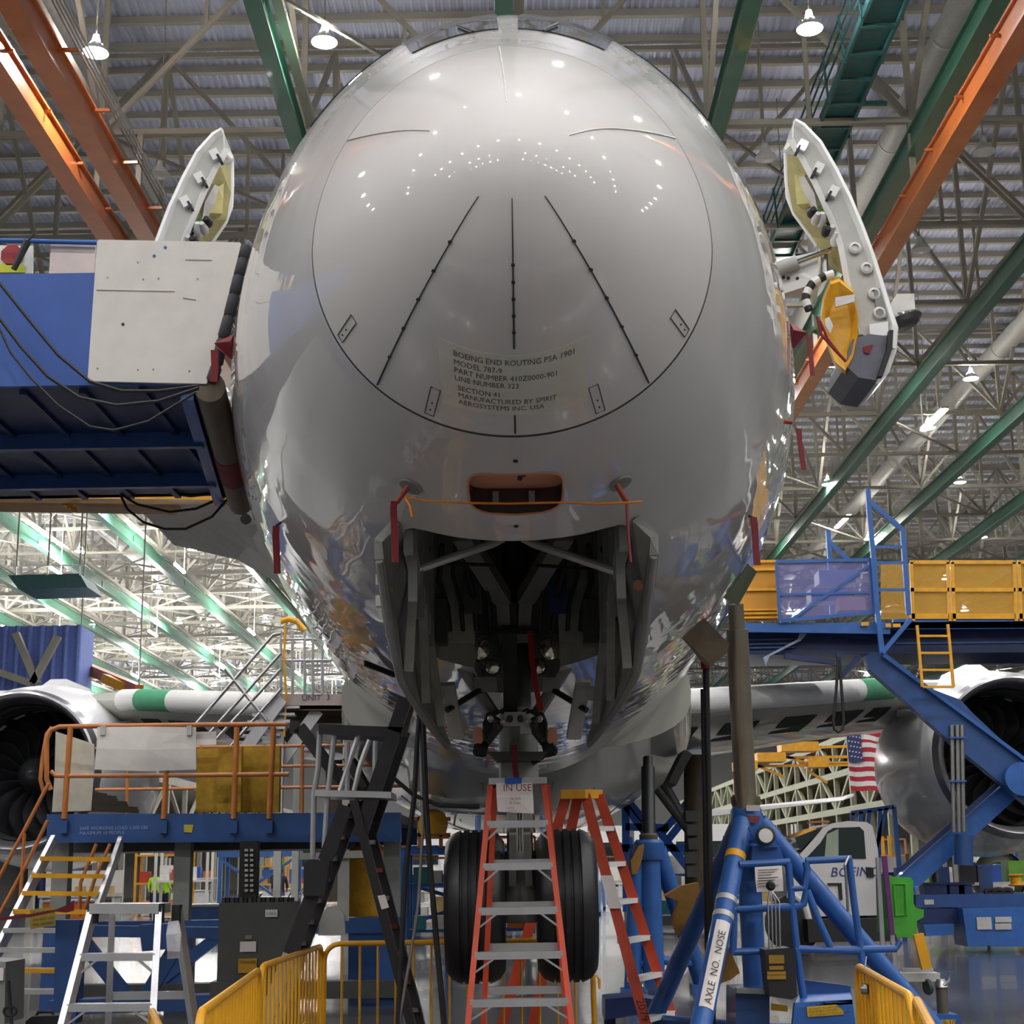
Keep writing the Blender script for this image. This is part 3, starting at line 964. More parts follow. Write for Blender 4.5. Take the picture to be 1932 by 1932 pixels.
        # hinge arm from the fuselage
        arm = MB().prism([Q(1462, 500, 11.6), Q(1480, 488, 11.6), Q(1542, 474, 11.5), Q(1546, 532, 11.5), Q(1475, 555, 11.6)], (0, 0.16, 0)).build('hinge_arm', WHITE, d)
        MB().tube(Q(1466, 508, 11.55), Q(1505, 494, 11.5), 0.06, 14).build('arm_actuator', LGREY, arm, True)
        MB().tube(Q(1505, 494, 11.5), Q(1570, 470, 11.4), 0.022, 10).build('arm_rod', CHROME, arm, True)
        for x, y in ((1478, 524), (1487, 525), (1518, 500), (1524, 497), (1504, 526)):
            MB().lathe([(0.014, 0), (0.014, 0.012)], Q(x, y, 11.56), (0, -1, 0), 10).build('arm_bolt', INKM, arm)
        MB().path([Q(1555, 478, 11.5), Q(1557, 515, 11.5), Q(1556, 520, 11.5)], 0.03, 10).build('guide_post', STEEL, arm, True)
        hs = [(1572, 517), (1556, 521), (1545, 527), (1533, 534), (1526, 545), (1521, 556), (1520, 566), (1524, 578), (1527, 586)]
        for i in range(8):
            p, q = Q(*hs[i], 11.3), Q(*hs[i + 1], 11.3)
            MB().tube(p, q, 0.034, 10).build('hose_segment', BLACK if i % 2 else WHITE, d, True)
        # light on the outer skin
        MB().lathe([(0.16, 0), (0.17, 0.02), (0.13, 0.06), (0.0, 0.07)], Q(1700, 603, 11.6), (0.3, -0.1, -1), 24).build('door_mirror', mat('mirror_disc', (120, 120, 118), 0.15, metal=0.8), d, True)
        MB().box(Q(1704, 580, 11.65), (0.14, 0.2, 0.16)).build('mirror_bracket', PALES, d)


passenger_door(1)
passenger_door(-1)

# nose gear bay furniture
def part(mb, name, m, parent=plane, smooth=False):
    return mb.build(name, m, parent, smooth)


for sx in (-1, 1):
    # long doors hanging beside the bay
    rows = []
    for i in range(9):
        t = i / 8
        top = V((0.63 - 0.02 * t, 7.72 + 2.6 * t, surfx(7.72 + 2.6 * t - D0, 0.6).z + 0.01))
        drop = 0.10 + 0.52 * math.sin(min(1, t * 3.0 + 0.12) * math.pi / 2)
        bot = V((0.72 - 0.23 * t, 7.74 + 2.75 * t, top.z - drop))
        mid = (top + bot) / 2 + V((0.05, 0, 0))
        rows.append([mx(top, sx), mx(mid, sx), mx(bot, sx)])
    d = part(MB().slab(rows, 0.05), 'nose_gear_door', GREY)
    for i in (2, 4, 6):
        a_, b_ = V(rows[i][0]), V(rows[i][2])
        part(MB().bar(a_ + V((-sx * 0.05, 0, 0)), b_ + V((-sx * 0.05, 0, 0.03)), 0.05, 0.07), 'door_rib', BAYM, d)
    part(MB().path([V(r_[2]) + V((0, 0, -0.01)) for r_ in rows], 0.02, 8), 'door_edge', GREY, d, True)
    for y in (1094, 1134):
        part(MB().box(A(716 if sx < 0 else 1220, y if sx < 0 else y + 2, 8.05), (0.04, 0.03, 0.06)), 'door_latch', PALES, d)
    part(MB().lathe([(0.03, 0), (0.03, 0.05)], A(731 if sx < 0 else 1204, 1113 if sx < 0 else 1107, 8.1), (0, -1, 0), 12), 'door_roller', COPPER, d, True)
    # inner side panels and ribs of the bay
    for t in range(5):
        y = 8.0 + 0.55 * t
        part(MB().bar((AX + sx * 0.56, y, 3.0), (AX + sx * 0.56, y, 4.3), 0.05, 0.06), 'bay_frame', GREY)
    part(MB().bar((AX + sx * 0.58, 7.9, 3.32), (AX + sx * 0.58, 10.3, 3.06), 0.05, 0.12), 'bay_sill', LGREY)
    # door rods, V brace, struts
    part(MB().path([A(968 + sx * 20, 1016, 8.75), A(968 + sx * 40, 1026, 8.7), A(968 + sx * 205, 1082, 8.5), A(968 + sx * 232, 1092, 8.5)], 0.026, 10), 'door_rod', PALES, plane, True)
    part(MB().bar(A(968 + sx * 96, 1008, 9.2), A(970 + sx * 22, 1128, 10.4), 0.12, 0.09).bar(A(970 + sx * 22, 1128, 10.4), A(970 + sx * 16, 1205, 10.8), 0.09, 0.08), 'drag_brace', GREY)
    part(MB().tube(A(970 + sx * 120, 1225, 10.55), A(972 + sx * 42, 1345, 10.9), 0.045, 10), 'side_strut', GREY, plane, True)
    part(MB().tube(A(975 + sx * 66, 1300, 10.7), A(975 + sx * 132, 1340, 10.5), 0.022, 8), 'door_actuator', BLACK, plane, True)
    part(MB().bar(A(972 + sx * 128, 1290, 10.4), A(972 + sx * 110, 1392, 10.75), 0.1, 0.04), 'rear_gear_door', LGREY)
    part(MB().lathe([(0.03, 0), (0.05, 0.03), (0.05, 0.06)], A(972 + sx * 146, 1310, 10.3), (0, -1, 0), 10), 'hinge_fitting', PALES, plane, True)
    # hydraulic and wire runs along the roof
    for q in range(5):
        x0 = 972 + sx * (60 + 26 * q)
        part(MB().path([A(x0, 1010 + 6 * q, 9.6), A(x0 + sx * 6, 1060 + 12 * q, 9.9), A(x0 - sx * 10, 1130 + 5 * q, 10.2), A(x0 - sx * 14, 1190, 10.3)], 0.014 + 0.006 * (q % 2), 6), 'bay_hose', BLACK)
    part(MB().box(A(972 + sx * 80, 1110, 10.2), (0.12, 0.1, 0.34)), 'bay_valve', NAVY if sx > 0 else DGREY)
    part(MB().box(A(972 + sx * 150, 1175, 10.15), (0.16, 0.16, 0.3)), 'bay_actuator', DGREY)
# aft bulkhead of the bay and the roof stiffeners
for sx in (-1, 1):
    part(MB().box((AX + sx * 0.44, 10.32, 3.72), (0.3, 0.04, 1.2)), 'bay_bulkhead', BAYM)
for x in (-0.35, -0.12, 0.12, 0.35):
    part(MB().bar((AX + x, 7.75, 4.28), (AX + x, 10.3, 4.28), 0.05, 0.1), 'roof_stiffener', DGREY)
part(MB().bar(A(800, 1062, 9.4), A(930, 1066, 9.4), 0.02), 'bay_pipe', BLACK)
part(MB().bar(A(1010, 1066, 9.4), A(1130, 1075, 9.4), 0.02), 'bay_pipe', BLACK)
part(MB().bar(A(925, 1190, 10.6), A(1020, 1190, 10.6), 0.05, 0.04), 'cross_beam', BLACK)

# the nose gear itself
GY = 11.2
gz = 1.34
leg = part(MB().tube((AX, GY, 4.2), (AX, GY - 0.02, 2.75), 0.1, 20), 'nose_gear', DGREY, plane, True)
part(MB().bar(A(961, 1135, 10.6), A(963, 1345, 10.9), 0.1, 0.12), 'front_strut', BLACK, leg)
part(MB().tube((AX, GY, 2.75), (AX, GY, 2.2), 0.145, 24), 'outer_cylinder', GREY, leg, True)
part(MB().tube((AX, GY, 2.3), (AX, GY, 1.65), 0.095, 24), 'chrome_piston', CHROME, leg, True)
part(MB().tube((AX, GY, 1.72), (AX, GY, 1.22), 0.12, 24).tube((AX - 0.5, GY, gz), (AX + 0.5, GY, gz), 0.06, 16), 'axle_housing', GREY, leg, True)
for sx in (-1, 1):
    part(MB().bar((AX + sx * 0.06, GY - 0.16, 2.2), (AX + sx * 0.05, GY - 0.38, 1.85), 0.05, 0.08).bar((AX + sx * 0.05, GY - 0.38, 1.85), (AX + sx * 0.06, GY - 0.14, 1.5), 0.05, 0.08), 'torque_link', GREY, leg)
    lx = A(972 + sx * 68, 1222, 10.6)
    part(MB().lathe([(0.05, 0.2), (0.09, 0.1), (0.105, 0.0), (0.1, 0.0), (0.09, 0.02)], lx, (0, 1, 0), 20, False), 'lamp_housing', DGREY, leg, True)
    part(MB().lathe([(0.0, -0.02), (0.06, -0.012), (0.092, 0.015)], lx, (0, 1, 0), 20, False), 'landing_lamp', BULB, leg, True)
    lx = A(972 + sx * 43, 1257, 10.6)
    part(MB().lathe([(0.04, 0.16), (0.06, 0.08), (0.07, 0.0), (0.06, 0.01)], lx, (0, 1, 0), 18, False), 'lamp_housing', DGREY, leg, True)
    part(MB().lathe([(0.0, -0.015), (0.04, -0.01), (0.062, 0.012)], lx, (0, 1, 0), 18, False), 'taxi_lamp', BULB, leg, True)
    # steering actuators
    part(MB().tube(A(972 + sx * 30, 1360, 10.95), A(972 + sx * 66, 1405, 10.9), 0.055, 14), 'steering_cylinder', DGREY, leg, True)
    px = 972 + sx * 70
    part(MB().prism([A(px - 6, 1372, 10.8), A(px + 6, 1372, 10.8), A(px + 11, 1395, 10.8), A(px + 5, 1404, 10.8), A(px - 5, 1404, 10.8), A(px - 11, 1395, 10.8)], (0, 0.06, 0)), 'steering_cap', COPPER, leg)
    part(MB().lathe([(0.045, 0), (0.06, 0.03), (0.06, 0.08), (0.045, 0.1)], A(972 + sx * 52, 1415, 10.85), (sx, 0, 0.2), 14), 'bellows', BLACK, leg, True)
    for q in range(4):
        part(MB().path([A(972 + sx * (12 + 10 * q), 1345, 10.85), A(972 + sx * (22 + 10 * q), 1338 + 3 * q, 10.75), A(972 + sx * (44 + 5 * q), 1352 + 4 * q, 10.75), A(972 + sx * (46 + 4 * q), 1380 + 6 * q, 10.8)], 0.011, 6), 'hydraulic_hose', BLACK, leg, True)
    for q in range(4):
        part(MB().lathe([(0.022, 0), (0.026, 0.04), (0.012, 0.07)], A(972 + sx * (10 + 12 * q), 1358 + 7 * (q % 3), 10.72), (0, -1, 0.1), 8), 'hydraulic_fitting', PALES if q % 2 else DGREY, leg, True)
    # wheels
    wx = AX + sx * 0.325
    prof = [(0.27, -0.19), (0.36, -0.215), (0.45, -0.21), (0.505, -0.17), (0.528, -0.12)]
    for g_ in (-0.09, -0.03, 0.03, 0.09):
        prof += [(0.535, g_ - 0.012), (0.52, g_ - 0.008), (0.52, g_ + 0.008), (0.535, g_ + 0.012)]
    prof += [(0.528, 0.12), (0.505, 0.17), (0.45, 0.21), (0.36, 0.215), (0.27, 0.19)]
    part(MB().lathe(prof, (wx, GY, gz), (1, 0, 0), 64, False), 'tyre', TYRE, leg, True)
    part(MB().lathe([(0.275, -0.19), (0.25, -0.15), (0.1, -0.1), (0.1, 0.1), (0.25, 0.15), (0.275, 0.19)], (wx, GY, gz), (1, 0, 0), 32), 'wheel_hub', LGREY, leg, True)
part(MB().prism([A(918, 1418, 10.8), A(1035, 1418, 10.8), A(1020, 1434, 10.8), A(935, 1434, 10.8)], (0, 0.3, 0)), 'tow_fitting', DGREY, leg)
part(MB().box(A(972, 1358, 10.85), (0.16, 0.12, 0.1)), 'steering_valve', PALES, leg)
part(MB().box(A(992, 1372, 10.8), (0.08, 0.1, 0.1)), 'steering_valve', PALES, leg)
part(MB().box(A(916, 1292, 10.7), (0.16, 0.06, 0.1)), 'lamp_bracket', GREY, leg)
part(MB().box(A(1040, 1292, 10.7), (0.12, 0.06, 0.1)), 'lamp_bracket', GREY, leg)
part(MB().tube(A(1005, 1440, 10.9), A(1050, 1410, 10.8), 0.018, 8), 'down_lock_pin', BLACK, leg)


# ribbons that hang from the nose
def ribbon(pts, wpx, Y, lab, m=MAROON, cat='streamer'):
    n = len(pts)
    w_ = wpx / FPX * Y
    rows = [[A(x, y, Y) + V((-w_ / 2, 0, 0)), A(x, y, Y) + V((w_ / 2, 0.01, 0))] for x, y in pts]
    return one('warning_streamer', MB().slab(rows, 0.006), m, lab, cat, 'warning streamers hanging from the nose')


ribbon([(744, 945), (742, 958), (744, 1000), (746, 1060)], 13, 7.15, 'wide maroon streamer hanging left of the nose gear bay')
ribbon([(1183, 945), (1183, 960), (1186, 1010), (1190, 1060)], 4, 7.15, 'thin maroon streamer hanging right of the nose gear bay')
ribbon([(521, 992), (520, 1010), (522, 1050), (523, 1082)], 13, 9.6, 'maroon streamer on the lower left cheek of the nose')
ribbon([(1422, 975), (1424, 990), (1426, 1030), (1429, 1066)], 13, 9.5, 'maroon streamer on the lower right cheek of the nose')
ribbon([(1508, 808), (1509, 830), (1513, 860), (1517, 886)], 10, 9.3, 'maroon streamer hanging off the right cheek below the vane cover')
ribbon([(1526, 632), (1529, 660), (1532, 690), (1533, 708)], 9, 9.9, 'maroon streamer with white lettering below the right door')
ribbon([(404, 660), (405, 690), (403, 720)], 14, 9.9, 'maroon streamer with a white band beside the left white board')
ribbon([(1000, 1190), (1003, 1240), (1010, 1290), (1020, 1340)], 10, 10.5, 'red lockout ribbon down the nose gear strut', RED)
ribbon([(970, 1405), (972, 1450), (976, 1478)], 10, 10.5, 'dark red ribbon tied to the steering unit above the ladder', MAROON)
for pts, Y, lab in (([(770, 918), (760, 932), (748, 948)], 7.2, 'orange knotted strap on the left static disc'), ([(1163, 915), (1172, 930), (1182, 946)], 7.2, 'orange knotted strap on the right static disc'),
                    ([(1495, 797), (1470, 795), (1450, 812)], 9.3, 'dark red strap taped across the right cheek')):
    one('strap', MB().path([A(x, y, Y) for x, y in pts], 0.014, 8), mat('rust_strap', (150, 60, 30), 0.7), lab, 'strap', smooth=True)
one('lanyard', MB().path([A(765, 938, 7.08), A(800, 945, 7.1), A(875, 949, 7.1), A(960, 950, 7.1), A(1060, 948, 7.1), A(1130, 951, 7.08), A(1212, 947, 7.08)], 0.0055, 6), CORD, 'thin orange cord strung across the nose below the intake', 'cord', smooth=True)
one('lanyard', MB().path([A(765, 940, 7.08), A(774, 955, 7.06), A(778, 975, 7.06)], 0.007, 6), CORD, 'short loose end of orange cord below the left disc', 'cord', smooth=True)
for sx, Y in ((1, 9.7), (-1, 9.7)):
    a_, b_ = ((1392, 965), (1424, 978)) if sx > 0 else ((572, 958), (521, 992))
    one('probe_cord', MB().path([A(*a_, Y), A(*b_, Y - 0.15)], 0.008, 6), BLACK, 'black cord holding the streamer on the %s cheek of the nose' % ('right' if sx > 0 else 'left'), 'cord')
# folded vane covers either side
for pts, Y, lab in (([(1490, 610), (1522, 628), (1493, 660)], 9.9, 'folded maroon vane cover on the right cheek'), ([(441, 632), (405, 648), (440, 680)], 9.9, 'folded maroon vane cover on the left cheek')):
    a_, b_, c_ = [A(x, y, Y) for x, y in pts]
    mid = (a_ + c_) / 2 + V((0, -0.12, 0))
    one('vane_cover', MB().plate([a_, b_, mid], 0.008).plate([mid, b_, c_], 0.008).plate([a_, b_ + V((0, 0.1, 0)), c_], 0.008), MAROON, lab, 'probe cover')
# ------------------------------------------------------------------ left: docking platform at the door
def W(mb, name, m, parent, smooth=False):
    return mb.build(name, m, parent, smooth)


dz0 = A(380, 727, 10.1).z
xe0, xe1 = A(385, 727, 10.1).x, A(440, 925, 13.3).x
dock = thing('docking_platform', 'blue docking platform pushed up to the door on the left', 'platform', (-5, 11.5, 0))
W(MB().prism([(-7.5, 10.1, dz0), (xe0, 10.1, dz0), (xe1, 13.3, dz0), (-7.5, 13.3, dz0)], (0, 0, 0.14)), 'deck', NAVY, dock)
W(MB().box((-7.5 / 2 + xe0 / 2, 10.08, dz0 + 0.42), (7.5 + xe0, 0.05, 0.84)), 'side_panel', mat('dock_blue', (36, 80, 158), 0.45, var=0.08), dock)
for y in (815, 897):
    Y = 10.1 + (11.27 - 10.1 if y == 815 else 12.5 - 10.1)
    xe = xe0 + (xe1 - xe0) * (Y - 10.1) / 3.2 - 0.1
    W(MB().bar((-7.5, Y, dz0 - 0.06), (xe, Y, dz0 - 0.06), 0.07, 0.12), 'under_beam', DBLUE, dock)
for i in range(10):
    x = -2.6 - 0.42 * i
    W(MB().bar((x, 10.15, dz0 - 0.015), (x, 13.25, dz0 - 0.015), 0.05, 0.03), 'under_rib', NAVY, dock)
W(MB().bar((-7.5, 13.24, dz0 + 0.07), (xe1, 13.24, dz0 + 0.07), 0.1, 0.14), 'far_beam', DBLUE, dock)
W(MB().bar((xe0 - 0.12, 10.12, dz0 - 0.05), (xe1 - 0.12, 13.3, dz0 - 0.05), 0.09, 0.1), 'end_beam', BLUE, dock)
W(MB().tube((xe0 + 0.05, 10.05, dz0 - 0.03), (xe1 + 0.05, 13.4, dz0 - 0.05), 0.11, 16), 'end_bumper', BRONZE, dock, True)
p0, p1 = V((xe0 + 0.05, 10.05, dz0 - 0.03)), V((xe1 + 0.05, 13.4, dz0 - 0.05))
W(MB().tube(p0.lerp(p1, 0.5), p0.lerp(p1, 0.72), 0.114, 16), 'bumper_tape', MAROON, dock, True)
bd = W(MB().prism([A(165, 719, 10.03), A(390, 724, 10.03), A(455, 460, 10.03), A(452, 457, 10.03), A(187, 452, 10.03), A(183, 456, 10.03)], (0, 0.03, 0)), 'white_board', OFFWHITE, dock)
for x, y, m_ in ((312, 467, BLUETAPE), (291, 483, BLUETAPE), (232, 612, INKM), (203, 524, GREY), (270, 527, GREY), (299, 525, GREY), (373, 526, GREY), (184, 695, GREY), (260, 698, GREY), (289, 697, GREY), (357, 700, GREY), (260, 495, GREY)):
    r_ = 0.011 if m_ is not GREY else 0.006
    W(MB().lathe([(r_, 0), (r_, 0.004)], A(x, y, 10.028), (0, -1, 0), 8), 'board_mark', m_, bd)
for x0, y0, x1, y1 in ((350, 490, 400, 491), (182, 547, 330, 550), (345, 562, 370, 566)):
    W(MB().bar(A(x0, y0, 10.026), A(x1, y1, 10.026), 0.004, 0.003), 'board_scuff', GREY, bd)
sg = [(465, 463), (460, 488), (451, 520), (442, 556), (432, 597), (420, 640), (409, 690), (398, 722)]
for i in range(7):
    a_, b_ = A(*sg[i], 10.05), A(*sg[i + 1], 10.05)
    W(MB().lathe([(0.03, 0.0), (0.042, 0.02), (0.042, (b_ - a_).length - 0.02), (0.03, (b_ - a_).length)], a_, b_ - a_, 14), 'foam_bumper', mat('foam_black', (44, 46, 52), 0.7), dock, True)
W(MB().tube(A(-80, 452, 10.3), A(188, 458, 10.3), 0.018, 10), 'top_rail', BLUE, dock, True)
W(MB().box((A(137, 490, 10.35)), (0.33, 0.02, 0.25)), 'pink_board', mat('pinkish_board', (206, 192, 186), 0.7), dock)
sb = W(MB().prism([A(-30, 462, 10.3), A(62, 464, 10.3), A(62, 516, 10.3), A(-30, 516, 10.3)], (0, 0.015, 0)), 'stop_sign_board', WHITE, dock)
c = A(22, 481, 10.28)
W(MB().prism([c + V((0.085 * math.cos(R(22.5 + 45 * i)), 0, 0.085 * math.sin(R(22.5 + 45 * i)))) for i in range(8)], (0, 0.01, 0)), 'stop_octagon', mat('faded_stop_red', (150, 40, 46), 0.6), sb)
lettering('STOP', 0.06, c + V((0, -0.006, -0.02)), (1, 0, 0), (0, 0, 1), mat('faded_letters', (110, 20, 28), 0.6), sb, align='CENTER')
W(MB().prism([A(-20, 497, 10.28), A(45, 498, 10.28), A(47, 514, 10.28), A(-20, 514, 10.28)], (0, 0.008, 0)), 'yellow_tag', mat('lime_tag', (190, 196, 40), 0.6), sb)
one('clamp', MB().path([A(26, 508, 10.2), A(40, 480, 10.2), A(52, 455, 10.2)], 0.022, 8, 0.03).path([A(52, 455, 10.2), A(64, 442, 10.2)], 0.008, 6), BLACK, 'black clamp hooked over the blue platform rail by the stop sign', 'clamp', smooth=True)
W(MB().bar((-6.8, 11.7, 0), (-6.8, 11.7, dz0), 0.4), 'mast', DBLUE, dock)
for q, pts in enumerate((((-20, 510), (60, 610), (110, 670), (170, 720), (230, 738), (300, 738), (375, 728)), ((-20, 575), (40, 655), (90, 710), (150, 750), (220, 765), (300, 757), (375, 732)), ((-10, 600), (20, 665), (60, 715), (110, 765), (170, 805), (215, 812), (280, 795), (370, 740)))):
    one('drooping_cable', MB().path([A(x, y, 9.9 - 0.03 * q) for x, y in pts], 0.013 if q < 2 else 0.009, 6), BLACK, ['black cable drooping across the white board, the uppermost', 'black cable drooping below the white board, the middle one', 'thin black cable drooping deepest under the docking platform'][q], 'cable', 'cables drooping on the docking platform', True)
for q, pts in enumerate((((228, 935), (240, 960), (270, 985), (310, 998), (350, 998), (400, 975), (432, 938)), ((226, 932), (260, 952), (320, 966), (370, 960), (428, 935)), ((310, 930), (360, 936), (420, 930)))):
    one('hanging_hose', MB().path([A(x, y, 13.2) for x, y in pts], 0.012, 6), BLACK, ['longest black hose looped under the docking platform', 'black hose sagging under the docking platform, second longest', 'short black hose tight under the docking platform edge'][q], 'hose', 'hoses under the docking platform', True)
yb = thing('yellow_walkway', 'yellow walkway edge just behind the blue docking platform', 'walkway', A(200, 945, 13.9))
W(MB().prism([A(-60, 930, 13.7), A(470, 932, 13.7), A(470, 944, 13.7), A(-60, 938, 13.7)], (0, 0.2, 0)), 'toe_board', YELLOW, yb)
W(MB().prism([A(-60, 938, 13.9), A(330, 945, 13.9), A(320, 958, 14.4), A(-60, 952, 14.4)], (0, 0.3, 0)), 'soffit', mat('tan_soffit', (170, 130, 80), 0.6), yb)
for x, y in ((122, 950), (132, 955), (140, 962)):
    W(MB().box(A(x, y, 14.0), (0.04, 0.04, 0.05)), 'clip', YELLOW, yb)


# ------------------------------------------------------------------ left: orange-railed work stand
YS = 19.0
ws = thing('work_stand', 'blue work stand with orange guard rails at left', 'work stand', (A(300, 1600, YS).x, YS + 1.5, 0))
W(MB().prism([A(88, 1536, YS), A(756, 1533, YS), A(756, 1588, YS), A(88, 1590, YS)], (0, 0.12, 0)), 'front_beam', DBLUE, ws)
d0, d1 = A(88, 1536, YS), A(756, 1533, YS)
W(MB().prism([d0 + V((0, 0.13, -0.02)), d1 + V((0, 0.13, -0.02)), d1 + V((0, 3.1, -0.02)), d0 + V((0, 3.1, -0.02))], (0, 0, -0.1)), 'deck', NAVY, ws)
W(MB().prism([d0 + V((0, 3.1, 0)), d1 + V((0, 3.1, 0)), d1 + V((0, 3.1, -0.35)), d0 + V((0, 3.1, -0.35))], (0, 0.12, 0)), 'rear_beam', DBLUE, ws)
lettering('SAFE WORKING LOAD 1,500 LBS', 0.058, A(150, 1566, YS - 0.01), (1, 0, -0.0), (0, 0, 1), mat('pale_stencil', (130, 150, 190), 0.6), ws)
lettering('MAXIMUM 10 PEOPLE', 0.058, A(150, 1575, YS - 0.01), (1, 0, 0), (0, 0, 1), MATS['pale_stencil'], ws)
W(MB().prism([A(347, 1556, YS - 0.01), A(365, 1556, YS - 0.01), A(362, 1571, YS - 0.01), A(347, 1570, YS - 0.01)], (0, 0.01, 0)), 'warning_label', mat('label_yellow', (176, 160, 40), 0.6), ws)
rail = [A(96, 1490, YS), A(88, 1470, YS), A(88, 1395, YS), A(95, 1378, YS), A(112, 1371, YS), A(320, 1368, YS), A(540, 1366, YS)]
W(MB().path(rail, 0.03, 10), 'top_rail', ORAIL, ws, True)
W(MB().path([A(96, 1455, YS), A(105, 1464, YS), A(320, 1463, YS), A(520, 1461, YS), A(545, 1461, YS)], 0.028, 10), 'mid_rail', ORAIL, ws, True)
for x0, x1 in ((133, 121), (318, 309), (447, 441), (516, 508)):
    W(MB().tube(A(x0, 1372, YS), A(x1, 1545, YS), 0.036, 12), 'rail_post', ORAIL, ws, True)
    W(MB().box(A(x1, 1560, YS - 0.03), (0.09, 0.07, 0.16)), 'post_socket', DBLUE, ws)
W(MB().path([A(98, 1372, YS + 0.3), A(88, 1385, YS + 0.3), A(80, 1430, YS + 0.3), A(76, 1470, YS + 0.3), A(82, 1495, YS + 0.3)], 0.024, 10), 'gate_rail', ORAIL, ws, True)
for y, Yr in ((1480, YS + 3.1), (1440, YS + 3.1), (1402, YS + 3.1)):
    W(MB().tube(A(180, y + 10, Yr), A(760, y + 3, Yr), 0.022, 8), 'rear_rail', ORAIL, ws, True)
for x in (240, 380, 500, 570):
    W(MB().tube(A(x, 1405, YS + 3.1), A(x, 1540, YS + 3.1), 0.026, 8), 'rear_post', ORAIL, ws, True)
# sheets on the rails
W(MB().slab([[A(184, 1372, YS - 0.05), A(275, 1371, YS - 0.06), A(370, 1372, YS - 0.05)], [A(182, 1412, YS - 0.06), A(275, 1415, YS - 0.09), A(370, 1412, YS - 0.05)], [A(178, 1452, YS - 0.04), A(275, 1455, YS - 0.06), A(370, 1452, YS - 0.04)]], 0.008), 'hung_sheet', OFFWHITE, ws)
for x in (194, 357):
    W(MB().box(A(x, 1378, YS - 0.07), (0.06, 0.03, 0.12)), 'sheet_clip', LGREY, ws)
W(MB().slab([[A(365, 1381, YS + 0.05), A(408, 1380, YS + 0.05)], [A(365, 1407, YS + 0.05), A(408, 1405, YS + 0.05)]], 0.008), 'small_sheet', PAPER, ws)
W(MB().slab([[A(105, 1380, YS + 0.5), A(178, 1404, YS + 0.6)], [A(103, 1460, YS + 0.5), A(177, 1462, YS + 0.6)], [A(98, 1532, YS + 0.5), A(172, 1530, YS + 0.6)]], 0.01), 'canvas_panel', mat('cream_canvas', (188, 184, 166), 0.8, bump=0.3, bscale=5), ws)
for x0, x1, y0, dy, lab in ((372, 412, 1412, 0.0, 'narrowest upright foam board on the orange-railed stand'), (412, 456, 1409, -0.15, 'middle upright foam board on the orange-railed stand'), (452, 528, 1408, 0.1, 'widest upright foam board on the orange-railed stand')):
    one('foam_board', MB().prism([A(x0, y0, YS + 0.5 + dy), A(x1, y0 - 1, YS + 0.5 + dy), A(x1 - 2, 1532, YS + 0.5 + dy), A(x0 - 3, 1533, YS + 0.5 + dy)], (0, 0.14, 0)), KRAFT, lab, 'foam board', 'upright foam boards')
for i in range(7):
    x0, x1, y = 104 + 7 * i + (i % 3) * 4, 262 - 10 * i + (i % 2) * 8, 1531 - 5 * i
    rows = [[A(x0 + (x1 - x0) * k / 8, y - 3 * math.sin(k / 8 * math.pi), YS + 0.6 + e) for k in range(9)] for e in (0, 0.6)]
    one('rubber_mat', MB().slab(rows, 0.05), mat('mat_dark', (52, 46, 34), 0.8, bump=0.3), ['lowest', 'second lowest', 'third lowest', 'middle', 'third highest', 'second highest', 'topmost'][i] + ' dark mat in the pile on the orange-railed stand', 'mat', 'piled dark mats', False)
# legs and base
for x, Yo in ((473, YS + 0.3), (348, YS + 0.3), (740, YS + 0.3), (120, YS + 0.3)):
    W(MB().bar(A(x, 1588, Yo), V((A(x, 1588, Yo).x, Yo, 0.3)), 0.2), 'leg', GREY, ws)
    W(MB().bar(V((A(x, 1588, Yo).x, Yo, 0.0)), V((A(x, 1588, Yo).x, Yo, 1.0)), 0.3), 'leg_sleeve', DBLUE, ws)
for y in (1600,):
    W(MB().box(A(420, 1597, YS + 1.5), (3.6, 1.6, 0.12)), 'under_tray', DGREY, ws)
xa, xb = A(110, 1740, YS).x, A(760, 1740, YS).x
W(MB().bar((xa, YS + 0.2, 0.95), (xb, YS + 0.2, 0.95), 0.2, 0.18), 'base_beam', DBLUE, ws)
W(MB().bar((xa, YS + 0.2, 0.2), (xb, YS + 0.2, 0.2), 0.25, 0.2), 'base_sill', DGREY, ws)
for x0, x1 in ((-4.5, -3.6), (-2.7, -3.4)):
    W(MB().bar((x0, YS + 0.2, 0.25), (x1, YS + 0.2, 0.9), 0.14), 'base_strut', DBLUE, ws)
W(MB().prism([A(105, 1736, 15.6), A(150, 1736, 15.6), A(142, 1932, 15.6), A(100, 1932, 15.6)], (0, 0.25, 0)), 'blue_pedestal', DBLUE, ws)
W(MB().prism([A(262, 1745, 15.6), A(330, 1742, 15.6), A(330, 1790, 15.6), A(268, 1795, 15.6)], (0, 0.2, 0)), 'blue_housing', DBLUE, ws)
W(MB().bar(A(150, 1756, 15.7), A(420, 1760, 15.7), 0.12, 0.11), 'blue_cross_beam', DBLUE, ws)
W(MB().bar(A(160, 1780, 15.75), A(250, 1895, 15.75), 0.1, 0.14), 'blue_diagonal', DBLUE, ws)
W(MB().bar(A(330, 1790, 15.75), A(270, 1890, 15.75), 0.1, 0.14), 'blue_diagonal', DBLUE, ws)
W(MB().bar(A(100, 1900, 15.8), A(420, 1888, 15.8), 0.3, 0.14), 'blue_base', DBLUE, ws)
